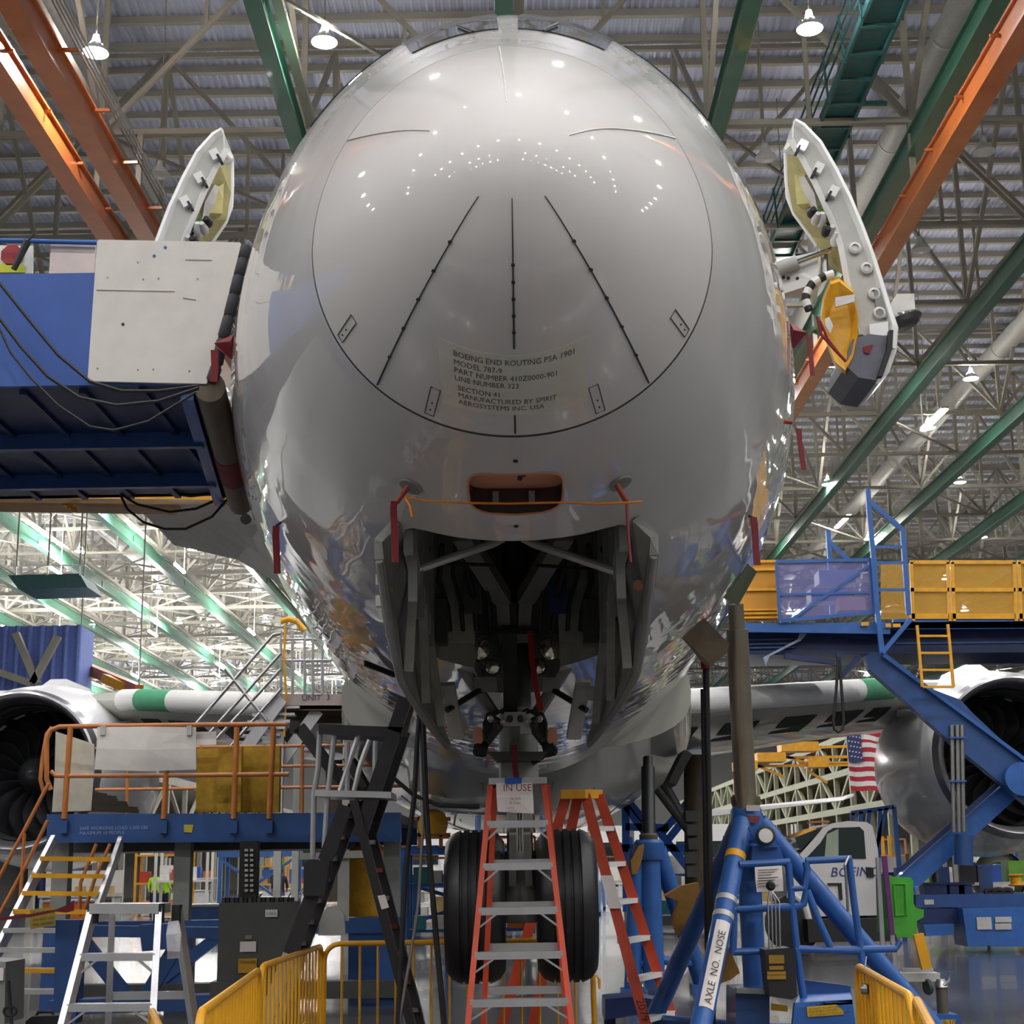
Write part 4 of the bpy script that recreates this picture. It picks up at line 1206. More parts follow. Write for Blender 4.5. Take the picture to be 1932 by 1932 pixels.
# stair
stair = thing('access_stair', 'steep aluminium access stair with orange handrails at the left edge', 'stair', (A(60, 1900, 17).x, 17, 0))
tl, tr = A(102, 1586, 18.6), A(228, 1588, 18.8)
bl, br = A(-60, 1905, 16.2), A(118, 1905, 16.4)
for a_, b_ in ((tl, bl), (tr, br)):
    W(MB().bar(a_, b_, 0.05, 0.16), 'stringer', ALU, stair)
for i in range(1, 9):
    t = i / 9
    p, q = tl.lerp(bl, t), tr.lerp(br, t)
    W(MB().prism([p, q, q + V((0, -0.22, 0)), p + V((0, -0.22, 0))], (0, 0, -0.03)), 'tread', ALU, stair)
    W(MB().bar(p + V((0, -0.23, -0.02)), q + V((0, -0.23, -0.02)), 0.02, 0.05), 'tread_nosing', YELLOW if i < 5 or i == 7 else PALES, stair)
for pts in (((92, 1478), (45, 1568), (-20, 1690)), ((90, 1548), (50, 1630), (-20, 1760))):
    W(MB().path([A(x, y, 18.2 - 0.02 * (y - 1478)) if False else A(x, y, 18.0) for x, y in pts], 0.022, 10), 'handrail', ORAIL, stair, True)
W(MB().tube(A(46, 1572, 18.0), A(38, 1700, 18.0), 0.022, 10), 'handrail_post', ORAIL, stair, True)
for pts in (((182, 1592), (152, 1665), (150, 1730)), ((208, 1592), (178, 1660), (158, 1725))):
    W(MB().path([A(x, y, 18.9) for x, y in pts], 0.022, 10), 'far_handrail', ORAIL, stair, True)
tg = one('caution_sign', MB().prism([A(56, 1716, 15.4), A(103, 1711, 15.4), A(104, 1746, 15.4), A(57, 1753, 15.4)], (0, 0.01, 0)), mat('aged_sign', (176, 150, 60), 0.7), 'small worn yellow caution sign hung on the access stair', 'sign')
ORIG[tg.name] = tg.location.copy()
lettering('CAUTION', 0.045, A(61, 1727, 15.39), (1, 0, 0.1), (0, 0, 1), INKM, tg)
lettering('DO NOT USE', 0.035, A(62, 1738, 15.39), (1, 0, 0.1), (0, 0, 1), INKM, tg)
lettering('FALL HAZARD', 0.032, A(62, 1747, 15.39), (1, 0, 0.1), (0, 0, 1), INKM, tg)
one('barrier_tape', MB().slab([[A(-20, 1733, 15.2), A(-20, 1740, 15.2)], [A(60, 1724, 15.2), A(60, 1730, 15.2)], [A(105, 1716, 15.2), A(105, 1720, 15.2)], [A(125, 1708, 15.2), A(125, 1722, 15.2)], [A(140, 1698, 15.2), A(140, 1718, 15.2)]], 0.004), MAROON, 'maroon barrier tape strung across the access stair', 'tape')
# grey storage cart at the very edge and its castor
ct = thing('tool_cart', 'grey tool cart cut off by the left edge of the picture', 'cart', (A(-10, 1900, 13).x, 13, 0))
W(MB().prism([A(-60, 1812, 13), A(11, 1815, 13), A(8, 1932, 13), A(-60, 1932, 13)], (0, 0.5, 0)), 'body', GREY, ct)
W(MB().box(A(0, 1838, 12.98), (0.06, 0.02, 0.1)), 'cart_label', PAPER, ct)
W(MB().path([A(19 + 12 * math.cos(R(a)), 1908 + 9 * math.sin(R(a)), 13) for a in range(0, 360, 30)], 0.012, 6, closed=True), 'castor', BLACK, ct, True)
W(MB().tube(A(16, 1850, 13), A(22, 1932, 13), 0.014, 6), 'castor_stem', BLACK, ct)
one('tool_case', MB().prism([A(48, 1927, 13.5), A(60, 1918, 13.5), A(112, 1916, 13.5), A(118, 1932, 13.5), A(110, 1960, 13.5), A(50, 1960, 13.5)], (0, 0.3, 0)).path([A(68, 1918, 13.6), A(72, 1909, 13.6), A(98, 1909, 13.6), A(102, 1917, 13.6)], 0.014, 6), BLACK, 'black tool case with a carry handle at the bottom left', 'case')


# ------------------------------------------------------------------ step ladders
def stepladder(label, front, rear, nstep, m, cap, capm, Yt, step_m=ALU, first=0.0, name='step_ladder', stepz=None, wr=0.035, dr=0.075):
    """front/rear: (top left, top right, bottom left, bottom right)"""
    t = thing(name, label, 'ladder', (front[2] + front[3]) / 2)
    for a_, b_ in ((front[0], front[2]), (front[1], front[3])):
        W(MB().bar(a_, b_, wr, dr), 'front_rail', m, t)
    for a_, b_ in ((rear[0], rear[2]), (rear[1], rear[3])):
        W(MB().bar(a_, b_, wr, dr), 'rear_rail', m, t)
    zt, zb = front[0].z, front[2].z
    for i in range(nstep):
        z = stepz[i] if stepz else zt - (i + 1) * (zt - zb) / (nstep + 0.6)
        u = (zt - z) / (zt - zb)
        p, q = front[0].lerp(front[2], u), front[1].lerp(front[3], u)
        W(MB().prism([p + V((0, -0.045, 0)), q + V((0, -0.045, 0)), q + V((0, 0.05, 0)), p + V((0, 0.05, 0))], (0, 0, -0.045)), 'step', step_m, t)
        ln = (q - p).normalized()
        L = (q - p).length
        W(MB().bar(p + V((0, -0.03, -0.12)), p + ln * L * 0.22 + V((0, -0.03, -0.04)), 0.02, 0.012), 'step_brace', step_m, t)
        W(MB().bar(q + V((0, -0.03, -0.12)), q - ln * L * 0.22 + V((0, -0.03, -0.04)), 0.02, 0.012), 'step_brace', step_m, t)
        p, q = rear[0].lerp(rear[2], u), rear[1].lerp(rear[3], u)
        if i > 0:
            W(MB().bar(p, q, 0.03, 0.05), 'rear_bar', step_m, t)
    if cap:
        W(cap, 'top_cap', capm, t)
    for e in (front[2], front[3], rear[2], rear[3]):
        W(MB().box(e + V((0, 0, 0.03)), (0.06, 0.11, 0.06)), 'foot', BLACK, t)
    return t


def down(a_, b_):
    """carry the line a-b on to the floor"""
    d = b_ - a_
    return a_ + d * (a_.z / -d.z)


# red ladder with the paper sign
Yt, Yf2, Yr2 = 9.95, 9.55, 10.45
f0, f1 = A(925, 1482, Yt), A(1026, 1480, Yt)
f2, f3 = down(f0, A(883, 1932, 9.62)), down(f1, A(1078, 1932, 9.62))
r0, r1 = A(934, 1484, 10.05), A(1032, 1482, 10.05)
r2, r3 = down(r0, A(912, 1932, 10.35)), down(r1, A(1070, 1932, 10.35))
sz = [A(975, y, 9.9 - 0.0008 * (y - 1480)).z for y in (1548, 1628, 1712, 1796, 1886)]
cap = MB().prism([A(922, 1468, 9.9), A(1032, 1466, 9.9), A(1032, 1478, 9.9), A(922, 1480, 9.9)], (0, 0.2, 0))
lad = stepladder('red fibreglass step ladder with a white paper sign taped on top', (f0, f1, f2, f3), (r0, r1, r2, r3), 5, REDL, cap, ALU, Yt, stepz=sz)
sgn = one('paper_sign', MB().slab([[A(936, 1478, 9.82), A(970, 1476, 9.80), A(1004, 1477, 9.82)], [A(937, 1505, 9.79), A(970, 1505, 9.77), A(1006, 1506, 9.79)], [A(939, 1531, 9.8), A(970, 1533, 9.78), A(1007, 1535, 9.79)]], 0.003), PAPER, 'white paper sign reading IN USE taped to the red ladder', 'sign')
ORIG[sgn.name] = sgn.location.copy()
RT = mat('red_print', (140, 40, 50), 0.7)
lettering('IN USE', 0.062, A(949, 1493, 9.75), (1, 0, 0), (0, 0, 1), RT, sgn)
for q, (s_, x, y) in enumerate((('1st Shift', 962, 1509), ('R. Fasts', 962, 1517), ('shop 4521', 955, 1526), ('return to crib', 955, 1531))):
    lettering(s_, 0.022 if q < 2 else 0.012, A(x, y, 9.75), (1, 0, 0), (0, 0, 1), RT, sgn)
one('tape_strip', MB().slab([[A(952, 1468, 9.80), A(985, 1467, 9.80)], [A(953, 1479, 9.79), A(984, 1478, 9.79)]], 0.004), BLUETAPE, 'strip of blue tape above the IN USE sign', 'tape')
# red ladder with the yellow cap
Yt = 13.0
f0, f1 = A(1104, 1500, Yt - 0.15), A(1130, 1500, Yt + 0.15)
f2, f3 = down(f0, A(1218, 1932, Yt - 0.4)), down(f1, A(1272, 1932, Yt + 0.15))
r0, r1 = A(1068, 1502, Yt - 0.15), A(1090, 1502, Yt + 0.15)
r2, r3 = down(r0, A(948, 1932, Yt - 0.2)), down(r1, A(1006, 1932, Yt + 0.3))
t = thing('step_ladder', 'red step ladder with a yellow top cap, spread sideways by the tyre', 'ladder', (f2 + f3) / 2)
for nm, a_, b_ in (('front_rail', f0, f2), ('front_rail', f1, f3), ('rear_rail', r0, r2), ('rear_rail', r1, r3)):
    W(MB().bar(a_, b_, 0.085, 0.04), nm, REDL, t)
for y in (1560, 1627, 1697, 1768, 1838, 1912):
    z = A(1150, y, Yt).z
    u = (f0.z - z) / (f0.z - f2.z)
    p, q = f0.lerp(f2, u), f1.lerp(f3, u)
    d = V((0.05, 0, 0))
    W(MB().prism([p - d, q - d, q + d, p + d], (0, 0, -0.04)), 'step', WHITE, t)
    W(MB().bar(p + V((0, 0, -0.15)), p.lerp(q, 0.3) + V((0, 0, -0.04)), 0.02, 0.012), 'step_brace', ALU, t)
for u in (0.3, 0.52, 0.72, 0.9):
    W(MB().bar(r0.lerp(r2, u), r1.lerp(r3, u), 0.03, 0.05), 'rear_bar', ALU, t)
W(MB().bar(f0.lerp(f2, 0.25), r0.lerp(r2, 0.25), 0.03, 0.006), 'spreader', ALU, t)
W(MB().prism([A(1058, 1490, Yt - 0.25), A(1104, 1489, Yt - 0.25), A(1137, 1490, Yt + 0.25), A(1090, 1490, Yt + 0.25)], (0, 0, -0.075)), 'top_cap', YELLOW, t)
W(MB().prism([f0.lerp(f2, 0.3) + V((-0.05, -0.05, 0)), f0.lerp(f2, 0.3) + V((0.05, -0.05, 0)), f0.lerp(f2, 0.42) + V((0.05, -0.05, 0)), f0.lerp(f2, 0.42) + V((-0.05, -0.05, 0))], (0, 0.01, 0)), 'rail_label', PAPER, t)
lettering('2079', 0.09, f0.lerp(f2, 0.74) + V((-0.03, -0.07, 0)), (0.26, 0, -0.97), (0.97, 0, 0.26), INKM, t)
# bare aluminium ladder
Yt = 9.75
f0, f1 = A(176, 1714, Yt), A(300, 1714, Yt)
f2, f3 = down(f0, A(120, 1932, Yt - 0.3)), down(f1, A(288, 1932, Yt - 0.3))
r0, r1 = A(212, 1718, Yt + 0.25), A(334, 1716, Yt + 0.25)
r2, r3 = down(r0, A(204, 1932, Yt + 0.5)), down(r1, A(366, 1932, Yt + 0.5))
sz = [A(230, y, Yt - 0.1).z for y in (1797, 1888)] + [0.33]
cap = MB().prism([f0 + V((-0.01, -0.06, 0.03)), f1 + V((0.01, -0.06, 0.03)), f1 + V((0.01, 0.28, 0.03)), f0 + V((-0.01, 0.28, 0.03))], (0, 0, -0.06))
al = stepladder('bare aluminium step ladder in the lower left foreground', (f0, f1, f2, f3), (r0, r1, r2, r3), 3, ALU, cap, ALU, Yt, stepz=sz, wr=0.04, dr=0.07)
for p in (f0, f1, r1):
    W(MB().box(p + V((0, 0, -0.03)), (0.05, 0.09, 0.12)), 'corner_guard', BLACK, al)
one('plastic_bag', MB().slab([[A(318, 1740, 9.7), A(338, 1738, 9.7)], [A(314, 1765, 9.66), A(342, 1762, 9.66)], [A(316, 1795, 9.64), A(340, 1795, 9.64)], [A(316, 1808, 9.66), A(338, 1806, 9.66)]], 0.02), mat('clear_bag', (190, 190, 195), 0.1, alpha=0.45, bump=0.6, bscale=30), 'clear plastic bag hanging from the aluminium ladder', 'bag')

# ------------------------------------------------------------------ tall black platform ladder
bl_ = thing('platform_ladder', 'tall black fibreglass platform ladder with a grey guard rail', 'ladder', (A(660, 1900, 11).x, 11, 0))
Yb = 11.0


def bbar(pts, w_, h_, name, m_, Y=Yb):
    mb = MB()
    for i in range(len(pts) - 1):
        mb.bar(A(*pts[i], Y), A(*pts[i + 1], Y), w_, h_)
    return W(mb, name, m_, bl_)


for off, Y in ((0, Yb), (18, Yb + 0.35)):
    bbar([(765 + off * 0.8, 1318), (744 + off, 1380)], 0.05, 0.1, 'mast_rail', BLACKF, Y)
    bbar([(744 + off, 1380), (678 + off, 1580)], 0.06, 0.1, 'mast_rail', BLACKF, Y)
    bbar([(678 - 26 + off, 1520), (548 + off, 1800)], 0.06, 0.1, 'front_rail', BLACKF, Y)
    a_ = A(548 + off, 1800, Y)
    W(MB().bar(a_, down(A(652 + off, 1520, Y), a_), 0.06, 0.1), 'front_rail', ALU, bl_)
    a_, b_ = A(668 + off, 1510, Y), A(776 + off, 1932, Y)
    W(MB().bar(a_, down(a_, b_), 0.06, 0.1), 'rear_rail', BLACKF, bl_)
bbar([(602, 1376), (768, 1382)], 0.05, 0.07, 'guard_bar', BLACKF, Yb)
bbar([(628, 1386), (762, 1392)], 0.05, 0.07, 'guard_bar', BLACKF, Yb + 0.35)
for pts in (((603, 1380), (600, 1450), (592, 1500), (590, 1620)), ((630, 1388), (622, 1470), (618, 1500), (612, 1600)), ((677, 1384), (655, 1450), (642, 1492)), ((697, 1396), (678, 1450), (668, 1492)), ((708, 1398), (708, 1495)), ((655, 1400), (655, 1495))):
    W(MB().path([A(x, y, Yb + 0.02) for x, y in pts], 0.02, 8), 'guard_tube', ALU, bl_, True)
W(MB().prism([A(594, 1490, Yb - 0.05), A(738, 1494, Yb - 0.05), A(738, 1506, Yb - 0.05), A(594, 1502, Yb - 0.05)], (0, 0.5, 0)), 'platform', ALU, bl_)
for i in range(7):
    u = (i + 0.5) / 7
    p, q = A(652 - 104 * u, 1520 + 280 * u, Yb), A(670 - 104 * u, 1520 + 280 * u, Yb + 0.35)
    W(MB().bar(p, q, 0.05, 0.03), 'step', ALU, bl_)
for i in range(8):
    u = (i + 0.5) / 8
    p, q = A(668 + 108 * u, 1510 + 422 * u, Yb), A(686 + 108 * u, 1510 + 422 * u, Yb + 0.35)
    W(MB().bar(p, q, 0.04, 0.03), 'rear_bar', ALU if i % 2 else RED, bl_)
bbar([(548, 1372), (565, 1372), (625, 1450), (680, 1500)], 0.07, 0.09, 'folding_brace', BLACKF, Yb + 0.2)
W(MB().prism([A(712, 1690, Yb - 0.06), A(726, 1688, Yb - 0.06), A(734, 1712, Yb - 0.06), A(720, 1716, Yb - 0.06)], (0, 0.01, 0)), 'rail_label', PAPER, bl_)
lettering('PSL 7', 0.07, A(592, 1658, Yb - 0.07), (0.35, 0, 0.93), (-0.93, 0, 0.35), mat('violet_print', (170, 120, 190), 0.6), bl_)
one('tool_pouch', MB().prism([A(573, 1632, Yb - 0.1), A(585, 1622, Yb - 0.1), A(622, 1624, Yb - 0.1), A(612, 1690, Yb - 0.1), A(572, 1690, Yb - 0.1)], (0, 0.12, 0)), BLACK, 'black pouch hung on the front rails of the tall black ladder', 'pouch')
# hoses from the belly to the floor
for q, (pts, r_, m_) in enumerate(((((797, 1288), (792, 1340), (786, 1420), (782, 1500), (772, 1580), (764, 1660), (758, 1780), (750, 1932)), 0.018, BLACK), (((796, 1300), (800, 1420), (804, 1520), (812, 1640), (822, 1760), (838, 1932)), 0.02, BLACK), (((788, 1310), (794, 1430), (798, 1560), (790, 1700), (775, 1800), (752, 1932)), 0.011, STEEL), (((745, 1470), (780, 1500), (830, 1520), (905, 1522)), 0.015, BLACK))):
    one('service_hose', MB().path([A(x, y, 10.75) for x, y in pts], r_, 8), m_, ['black service hose from the belly hatch, the left one', 'black service hose from the belly hatch, the right one', 'thin grey cable hanging among the black service hoses', 'black hose curving under the belly towards the nose gear'][q], 'hose', 'service hoses under the belly', True)

# ------------------------------------------------------------------ grey cabinet
cb = thing('electrical_cabinet', 'dark grey electrical cabinet behind the yellow barrier', 'cabinet', (A(478, 1900, 14).x, 14.2, 0))
x0, x1 = A(413, 1710, 14).x, A(549, 1710, 14).x
zt = A(478, 1703, 14).z
W(MB().box(((x0 + x1) / 2, 14.3, zt / 2 + 0.2), (x1 - x0, 0.6, zt - 0.4)), 'body', mat('cabinet_grey', (78, 79, 76), 0.5, var=0.1), cb)
W(MB().box(((x0 + x1) / 2 - 0.02, 14.28, 0.33), (x1 - x0 + 0.06, 0.66, 0.66)), 'plinth', MATS['cabinet_grey'], cb)
for x, y, w_, h_, m_ in ((512, 1723, 22, 13, PAPER), (468, 1786, 29, 18, PAPER), (469, 1768, 12, 7, GREY), (467, 1822, 33, 25, mat('warning_amber', (196, 146, 20), 0.6))):
    W(MB().box(A(x, y, 13.98), (w_ / 203, 0.01, h_ / 203)), 'cabinet_label', m_, cb)
lettering('DANGER', 0.035, A(453, 1818, 13.97), (1, 0, 0), (0, 0, 1), INKM, cb)
lettering('LINE 2', 0.03, A(503, 1726, 13.97), (1, 0, 0), (0, 0, 1), INKM, cb)
cc = MB()
W(MB().box(A(470, 1642, 14.2), (0.16, 0.12, 0.52)), 'cable_riser', BLACK, cb)
for i in range(9):
    for sx in (-1, 1):
        W(MB().box(A(470 + sx * 5, 1604 + 9.5 * i, 14.12), (0.03, 0.02, 0.022)), 'riser_slot', PALES, cb)
for i in range(16):
    W(MB().box(A(424 + 8.4 * i, 1698, 14.15), (0.03, 0.16, 0.045)), 'cable_chain_link', BLACK if i % 2 else DGREY, cb)
W(MB().prism([A(565, 1610, 14.5), A(690, 1604, 14.5), A(690, 1618, 14.5), A(565, 1622, 14.5)], (0, 0.2, 0)), 'grey_arm', LGREY, cb)
W(MB().box(A(648, 1670, 14.6), (0.1, 0.1, 0.65)), 'grey_post', LGREY, cb)
W(MB().prism([A(600, 1765, 14.5), A(603, 1735, 14.5), A(615, 1712, 14.5), A(635, 1708, 14.5), A(648, 1725, 14.5), A(650, 1765, 14.5)], (0, 0.1, 0)), 'fan_guard', LGREY, cb)


# ------------------------------------------------------------------ yellow barriers
def barrier(p, q, nb, lab, rad=0.12, extra=None, group='yellow crowd barriers'):
    """p, q: world top corners"""
    t = thing('crowd_barrier', lab, 'barrier', ((p.x + q.x) / 2, (p.y + q.y) / 2, 0), group)
    d = V((q.x - p.x, q.y - p.y, 0))
    L = d.length
    d.normalize()
    h = p.z

    def P(u, z):
        return V((p.x, p.y, z)) + d * u
    fr = []
    for cx_, cz_, a0 in ((L - rad, h - rad, 0), (rad, h - rad, 90), (rad, 0.12 + rad, 180), (L - rad, 0.12 + rad, 270)):
        for k in range(5):
            a = R(a0 + 22.5 * k)
            fr.append(P(cx_ + rad * math.cos(a), cz_ + rad * math.sin(a)))
    W(MB().path(fr, 0.02, 10, closed=True), 'frame', YELLOW, t, True)
    for i in range(1, nb):
        u = L * i / nb
        W(MB().tube(P(u, 0.12), P(u, h), 0.0095, 8), 'bar', YELLOW, t, True)
    for u in (0.3, L - 0.3):
        W(MB().bar(P(u, 0.14) + V((-d.y * 0.3, d.x * 0.3, -0.12)), P(u, 0.14) + V((d.y * 0.3, -d.x * 0.3, -0.12)), 0.05, 0.03).bar(P(u, 0.01), P(u, 0.16), 0.04), 'foot', YELLOW, t)
    return t


barrier(A(376, 1912, 6.5), A(489, 1831, 9.3), 18, 'yellow crowd barrier nearest the camera at lower left')
barrier(A(492, 1824, 9.5), A(607, 1785, 12.0), 17, 'yellow crowd barrier second from the camera at lower left')
barrier(A(612, 1781, 12.0), A(1117, 1774, 12.0), 15, 'long yellow crowd barrier across the nose wheels')
br_ = barrier(A(1617, 1822, 8.8), A(1722, 1888, 6.7), 14, 'yellow crowd barrier with a sheet panel at lower right')
p, q = A(1620, 1828, 8.78), A(1650, 1845, 8.0)
W(MB().prism([p, q, V((q.x, q.y, 0.2)), V((p.x, p.y, 0.2))], (0.01, -0.01, 0)), 'sheet_panel', YELLOW, br_)
lk = A(1632, 1866, 8.3)
one('padlock', MB().lathe([(0.0, -0.02), (0.025, -0.018), (0.03, 0), (0.025, 0.018), (0, 0.02)], lk, (1, -0.6, 0), 16).path([lk + V((0, 0, 0.04)), lk + V((0.005, 0, 0.1)), lk + V((0.03, 0.05, 0.16))], 0.004, 6), STEEL, 'small steel tag hanging on the lower right yellow barrier', 'tag', smooth=True)
barrier(A(1728, 1884, 6.7), A(1790, 1990, 4.6), 14, 'yellow crowd barrier cut off at the bottom right edge')
barrier(A(286, 1905, 8.8), A(312, 1960, 7.2), 10, 'end of a yellow crowd barrier behind the aluminium ladder')
one('hose_hook', MB().path([A(1121, 1858, 12.1), A(1121, 1846, 12.1), A(1126, 1842, 12.1), A(1131, 1848, 12.1), A(1131, 1866, 12.1)], 0.01, 8), YELLOW, 'small yellow hook on the end of the long barrier', 'hook', smooth=True)

# ------------------------------------------------------------------ UNIT 3 stair stand
us = thing('stair_stand', 'grey aluminium stair stand with a UNIT 3 sign', 'work stand', (A(600, 1500, 25).x, 25, 0))
YU = 25.0
W(MB().prism([A(524, 1309, YU), A(660, 1309, YU), A(660, 1338, YU), A(524, 1338, YU)], (0, 0.12, 0)), 'sign_beam', mat('taupe_panel', (168, 154, 148), 0.6), us)
lettering('UNIT  3', 0.14, A(569, 1322, YU - 0.01), (1, 0, 0), (0, 0, 1), mat('stencil_blue', (60, 62, 110), 0.6), us)
a_, b_ = A(524, 1340, YU), A(660, 1340, YU)
W(MB().prism([a_, b_, b_ + V((0, 2.0, 0)), a_ + V((0, 2.0, 0))], (0, 0, 0.08)), 'deck', mat('deck_brown', (96, 76, 50), 0.7), us)
for i in range(9):
    W(MB().bar(a_ + V((0, 0.2 + 0.2 * i, -0.02)), b_ + V((0, 0.2 + 0.2 * i, -0.02)), 0.05, 0.05), 'deck_slat', mat('slat_dark', (70, 56, 38), 0.7), us)
for x, Yo in ((530, YU), (655, YU), (530, YU + 2), (655, YU + 2)):
    p = A(x, 1338, YU)
    W(MB().bar(V((p.x, Yo, 0)), V((p.x, Yo, p.z)), 0.12), 'leg', LGREY, us)
for x in (530, 552, 575, 590, 608, 652):
    W(MB().tube(A(x, 1310, YU), A(x, 1190 if x < 640 else 1240, YU), 0.025, 8), 'rail_post', ALU, us, True)
for y in (1246, 1206):
    W(MB().tube(A(528, y, YU), A(656, y, YU), 0.025, 8), 'guard_rail', ALU, us, True)
W(MB().path([A(530, 1172, YU), A(545, 1168, YU), A(560, 1172, YU), A(575, 1190, YU)], 0.05, 8), 'yellow_top_pad', YELLOW, us, True)
for pts in (((345, 1395), (500, 1215), (515, 1198), (530, 1195)), ((385, 1395), (530, 1232)), ((408, 1395), (530, 1262)), ((420, 1425), (530, 1300)), ((425, 1262), (505, 1362), (520, 1385))):
    W(MB().path([A(x, y, YU - 0.3) for x, y in pts], 0.03, 8), 'stair_rail', STEEL, us, True)
for i in range(9):
    p = A(455 + 9 * i, 1440 - 13 * i, YU)
    W(MB().box(p, (0.7, 0.25, 0.04)), 'stair_tread', ALU, us)
W(MB().bar(A(440, 1445, YU - 0.2), A(532, 1318, YU - 0.2), 0.06, 0.2), 'stair_stringer', ALU, us)
W(MB().bar(A(525, 1445, YU + 0.2), A(600, 1340, YU + 0.2), 0.06, 0.2), 'stair_stringer', ALU, us)
W(MB().path([A(538, 1180, YU - 0.1), A(536, 1250, YU - 0.1), A(540, 1310, YU - 0.1), A(536, 1390, YU - 0.1)], 0.02, 6), 'yellow_strap', YELLOW, us, True)
W(MB().bar(A(665, 1326, YU), A(718, 1368, YU), 0.12, 0.08), 'blue_ramp', mat('pale_blue_tube', (70, 80, 150), 0.4), us)
# ------------------------------------------------------------------ right: tripod jack under the nose
def tripod_jack(label, top, apex, feet, ram_r, tube_r, leg_r, m_ram, detail=False):
    """apex: world point of the head; feet: world points on the floor"""
    t = thing('tripod_jack', label, 'jack', (apex.x, apex.y, 0), 'blue tripod jacks')
    W(MB().tube(apex + V((0, 0, -0.1)), V((apex.x, apex.y, apex.z)).lerp(top, 0.88), ram_r, 24), 'ram', m_ram, t, True)
    W(MB().tube(apex.lerp(top, 0.88), top, ram_r * 0.72, 20), 'inner_ram', m_ram, t, True)
    W(MB().lathe([(ram_r * 1.15, 0), (ram_r * 1.35, 0.03), (ram_r * 1.35, 0.08), (ram_r * 1.1, 0.1)], apex + V((0, 0, 0.02)), (0, 0, 1), 24), 'collar', BRONZE, t, True)
    W(MB().tube(V((apex.x, apex.y, 0.25)), apex, tube_r, 24), 'cylinder', BLUE, t, True)
    W(MB().lathe([(tube_r * 1.25, -0.22), (tube_r * 1.4, -0.18), (tube_r * 1.4, 0.0), (tube_r * 1.15, 0.04)], apex, (0, 0, 1), 20), 'head', BLUE, t, True)
    for f in feet:
        d = (f - apex)
        side = V((d.x, d.y, 0)).normalized() * tube_r * 1.1
        a_ = apex + side + V((0, 0, -0.08))
        W(MB().tube(a_, f + V((0, 0, 0.1)), leg_r, 18), 'leg', BLUE, t, True)
        W(MB().box(f + V((0, 0, 0.05)), (0.3, 0.3, 0.1)), 'foot_pad', BLUE, t)
        W(MB().tube(V((apex.x, apex.y, 0.45)), a_.lerp(f, 0.8), leg_r * 0.5, 10), 'brace', BLUE, t, True)
    return t


YJ = 11.5
ap = A(1408, 1530, YJ)
jk = tripod_jack('blue tripod jack with a tall steel ram under the right cheek', A(1388, 1140, 11.1), ap, [down(A(1392, 1545, YJ - 0.05), A(1325, 1932, YJ - 0.9)), down(A(1452, 1545, YJ), A(1722, 1900, YJ + 0.2)), down(A(1385, 1560, YJ + 0.1), A(1266, 1860, YJ + 1.2))], 0.082, 0.085, 0.073, mat('ram_dull_steel', (158, 148, 132), 0.28, metal=0.8))
W(MB().prism([A(1408, 1519, 11.35), A(1434, 1519, 11.35), A(1434, 1530, 11.35), A(1408, 1530, 11.35)], (0, 0.02, 0)), 'head_plate', PALES, jk)
W(MB().prism([A(1412, 1539, 11.35), A(1434, 1539, 11.35), A(1432, 1553, 11.35), A(1412, 1552, 11.35)], (0, 0.02, 0)), 'red_plate', mat('dull_red_plate', (120, 60, 66), 0.6), jk)
ll0, ll1 = A(1390, 1560, 11.3), A(1328, 1932, 10.5)


def legpt(u):
    return ll0.lerp(ll1, u)


# label strip on the near leg
rows = []
fl = down(A(1392, 1545, YJ - 0.05), A(1325, 1932, YJ - 0.9))
dl = (fl - ap)
a0 = ap + V((dl.x, dl.y, 0)).normalized() * 0.0935 + V((0, 0, -0.08))
b0_ = fl + V((0, 0, 0.1))
ax_ = (b0_ - a0).normalized()
sd = ax_.cross(V((0, 1, 0))).normalized()
nf = sd.cross(ax_).normalized()
if nf.y > 0:
    nf = -nf
Lg = (b0_ - a0).length
for u in (0.40, 0.5, 0.6, 0.70):
    rows.append([a0 + ax_ * Lg * u + (sd * math.sin(e) + nf * math.cos(e)) * 0.076 for e in (-0.7, -0.35, 0, 0.35, 0.7)])
W(MB().slab(rows, 0.004), 'leg_label', PAPER, jk)
sgn_ = 1 if sd.x > 0 else -1
lettering('AXLE  NO.  NOSE', 0.072, a0 + ax_ * Lg * 0.69 + nf * 0.081 + sd * sgn_ * 0.025, -ax_, sd * -sgn_, INKM, jk)
for u in (0.30, 0.36, 0.775):
    W(MB().tube(a0 + ax_ * Lg * u, a0 + ax_ * Lg * (u + 0.018), 0.0765, 18), 'leg_band', PALES, jk, True)
W(MB().tube(a0 + ax_ * Lg * 0.13, a0 + ax_ * Lg * 0.155, 0.0765, 18), 'leg_band', YELLOW, jk, True)
# gauge and its bracket
W(MB().prism([A(1412, 1560, 11.2), A(1440, 1555, 11.2), A(1470, 1598, 11.2), A(1440, 1600, 11.2), A(1425, 1590, 11.2)], (0, 0.05, 0)), 'gauge_bracket', BLUE, jk)
W(MB().lathe([(0.068, 0.0), (0.07, 0.03), (0.055, 0.035), (0.055, 0.028)], A(1444, 1578, 11.18), (0, -1, 0.2), 24), 'gauge_case', BLACK, jk, True)
W(MB().lathe([(0.052, 0.029), (0.0, 0.03)], A(1444, 1578, 11.18), (0, -1, 0.2), 24, False), 'gauge_dial', PALES, jk)
W(MB().prism([A(1420, 1596, 11.25), A(1470, 1594, 11.25), A(1476, 1612, 11.25), A(1482, 1632, 11.25), A(1418, 1634, 11.25)], (0, 0.2, 0)), 'control_box', BLUE, jk)
sh = W(MB().slab([[A(1424, 1636, 11.1), A(1475, 1633, 11.1)], [A(1425, 1660, 11.09), A(1477, 1658, 11.09)], [A(1428, 1683, 11.1), A(1478, 1681, 11.1)]], 0.004), 'instruction_sheet', PAPER, jk)
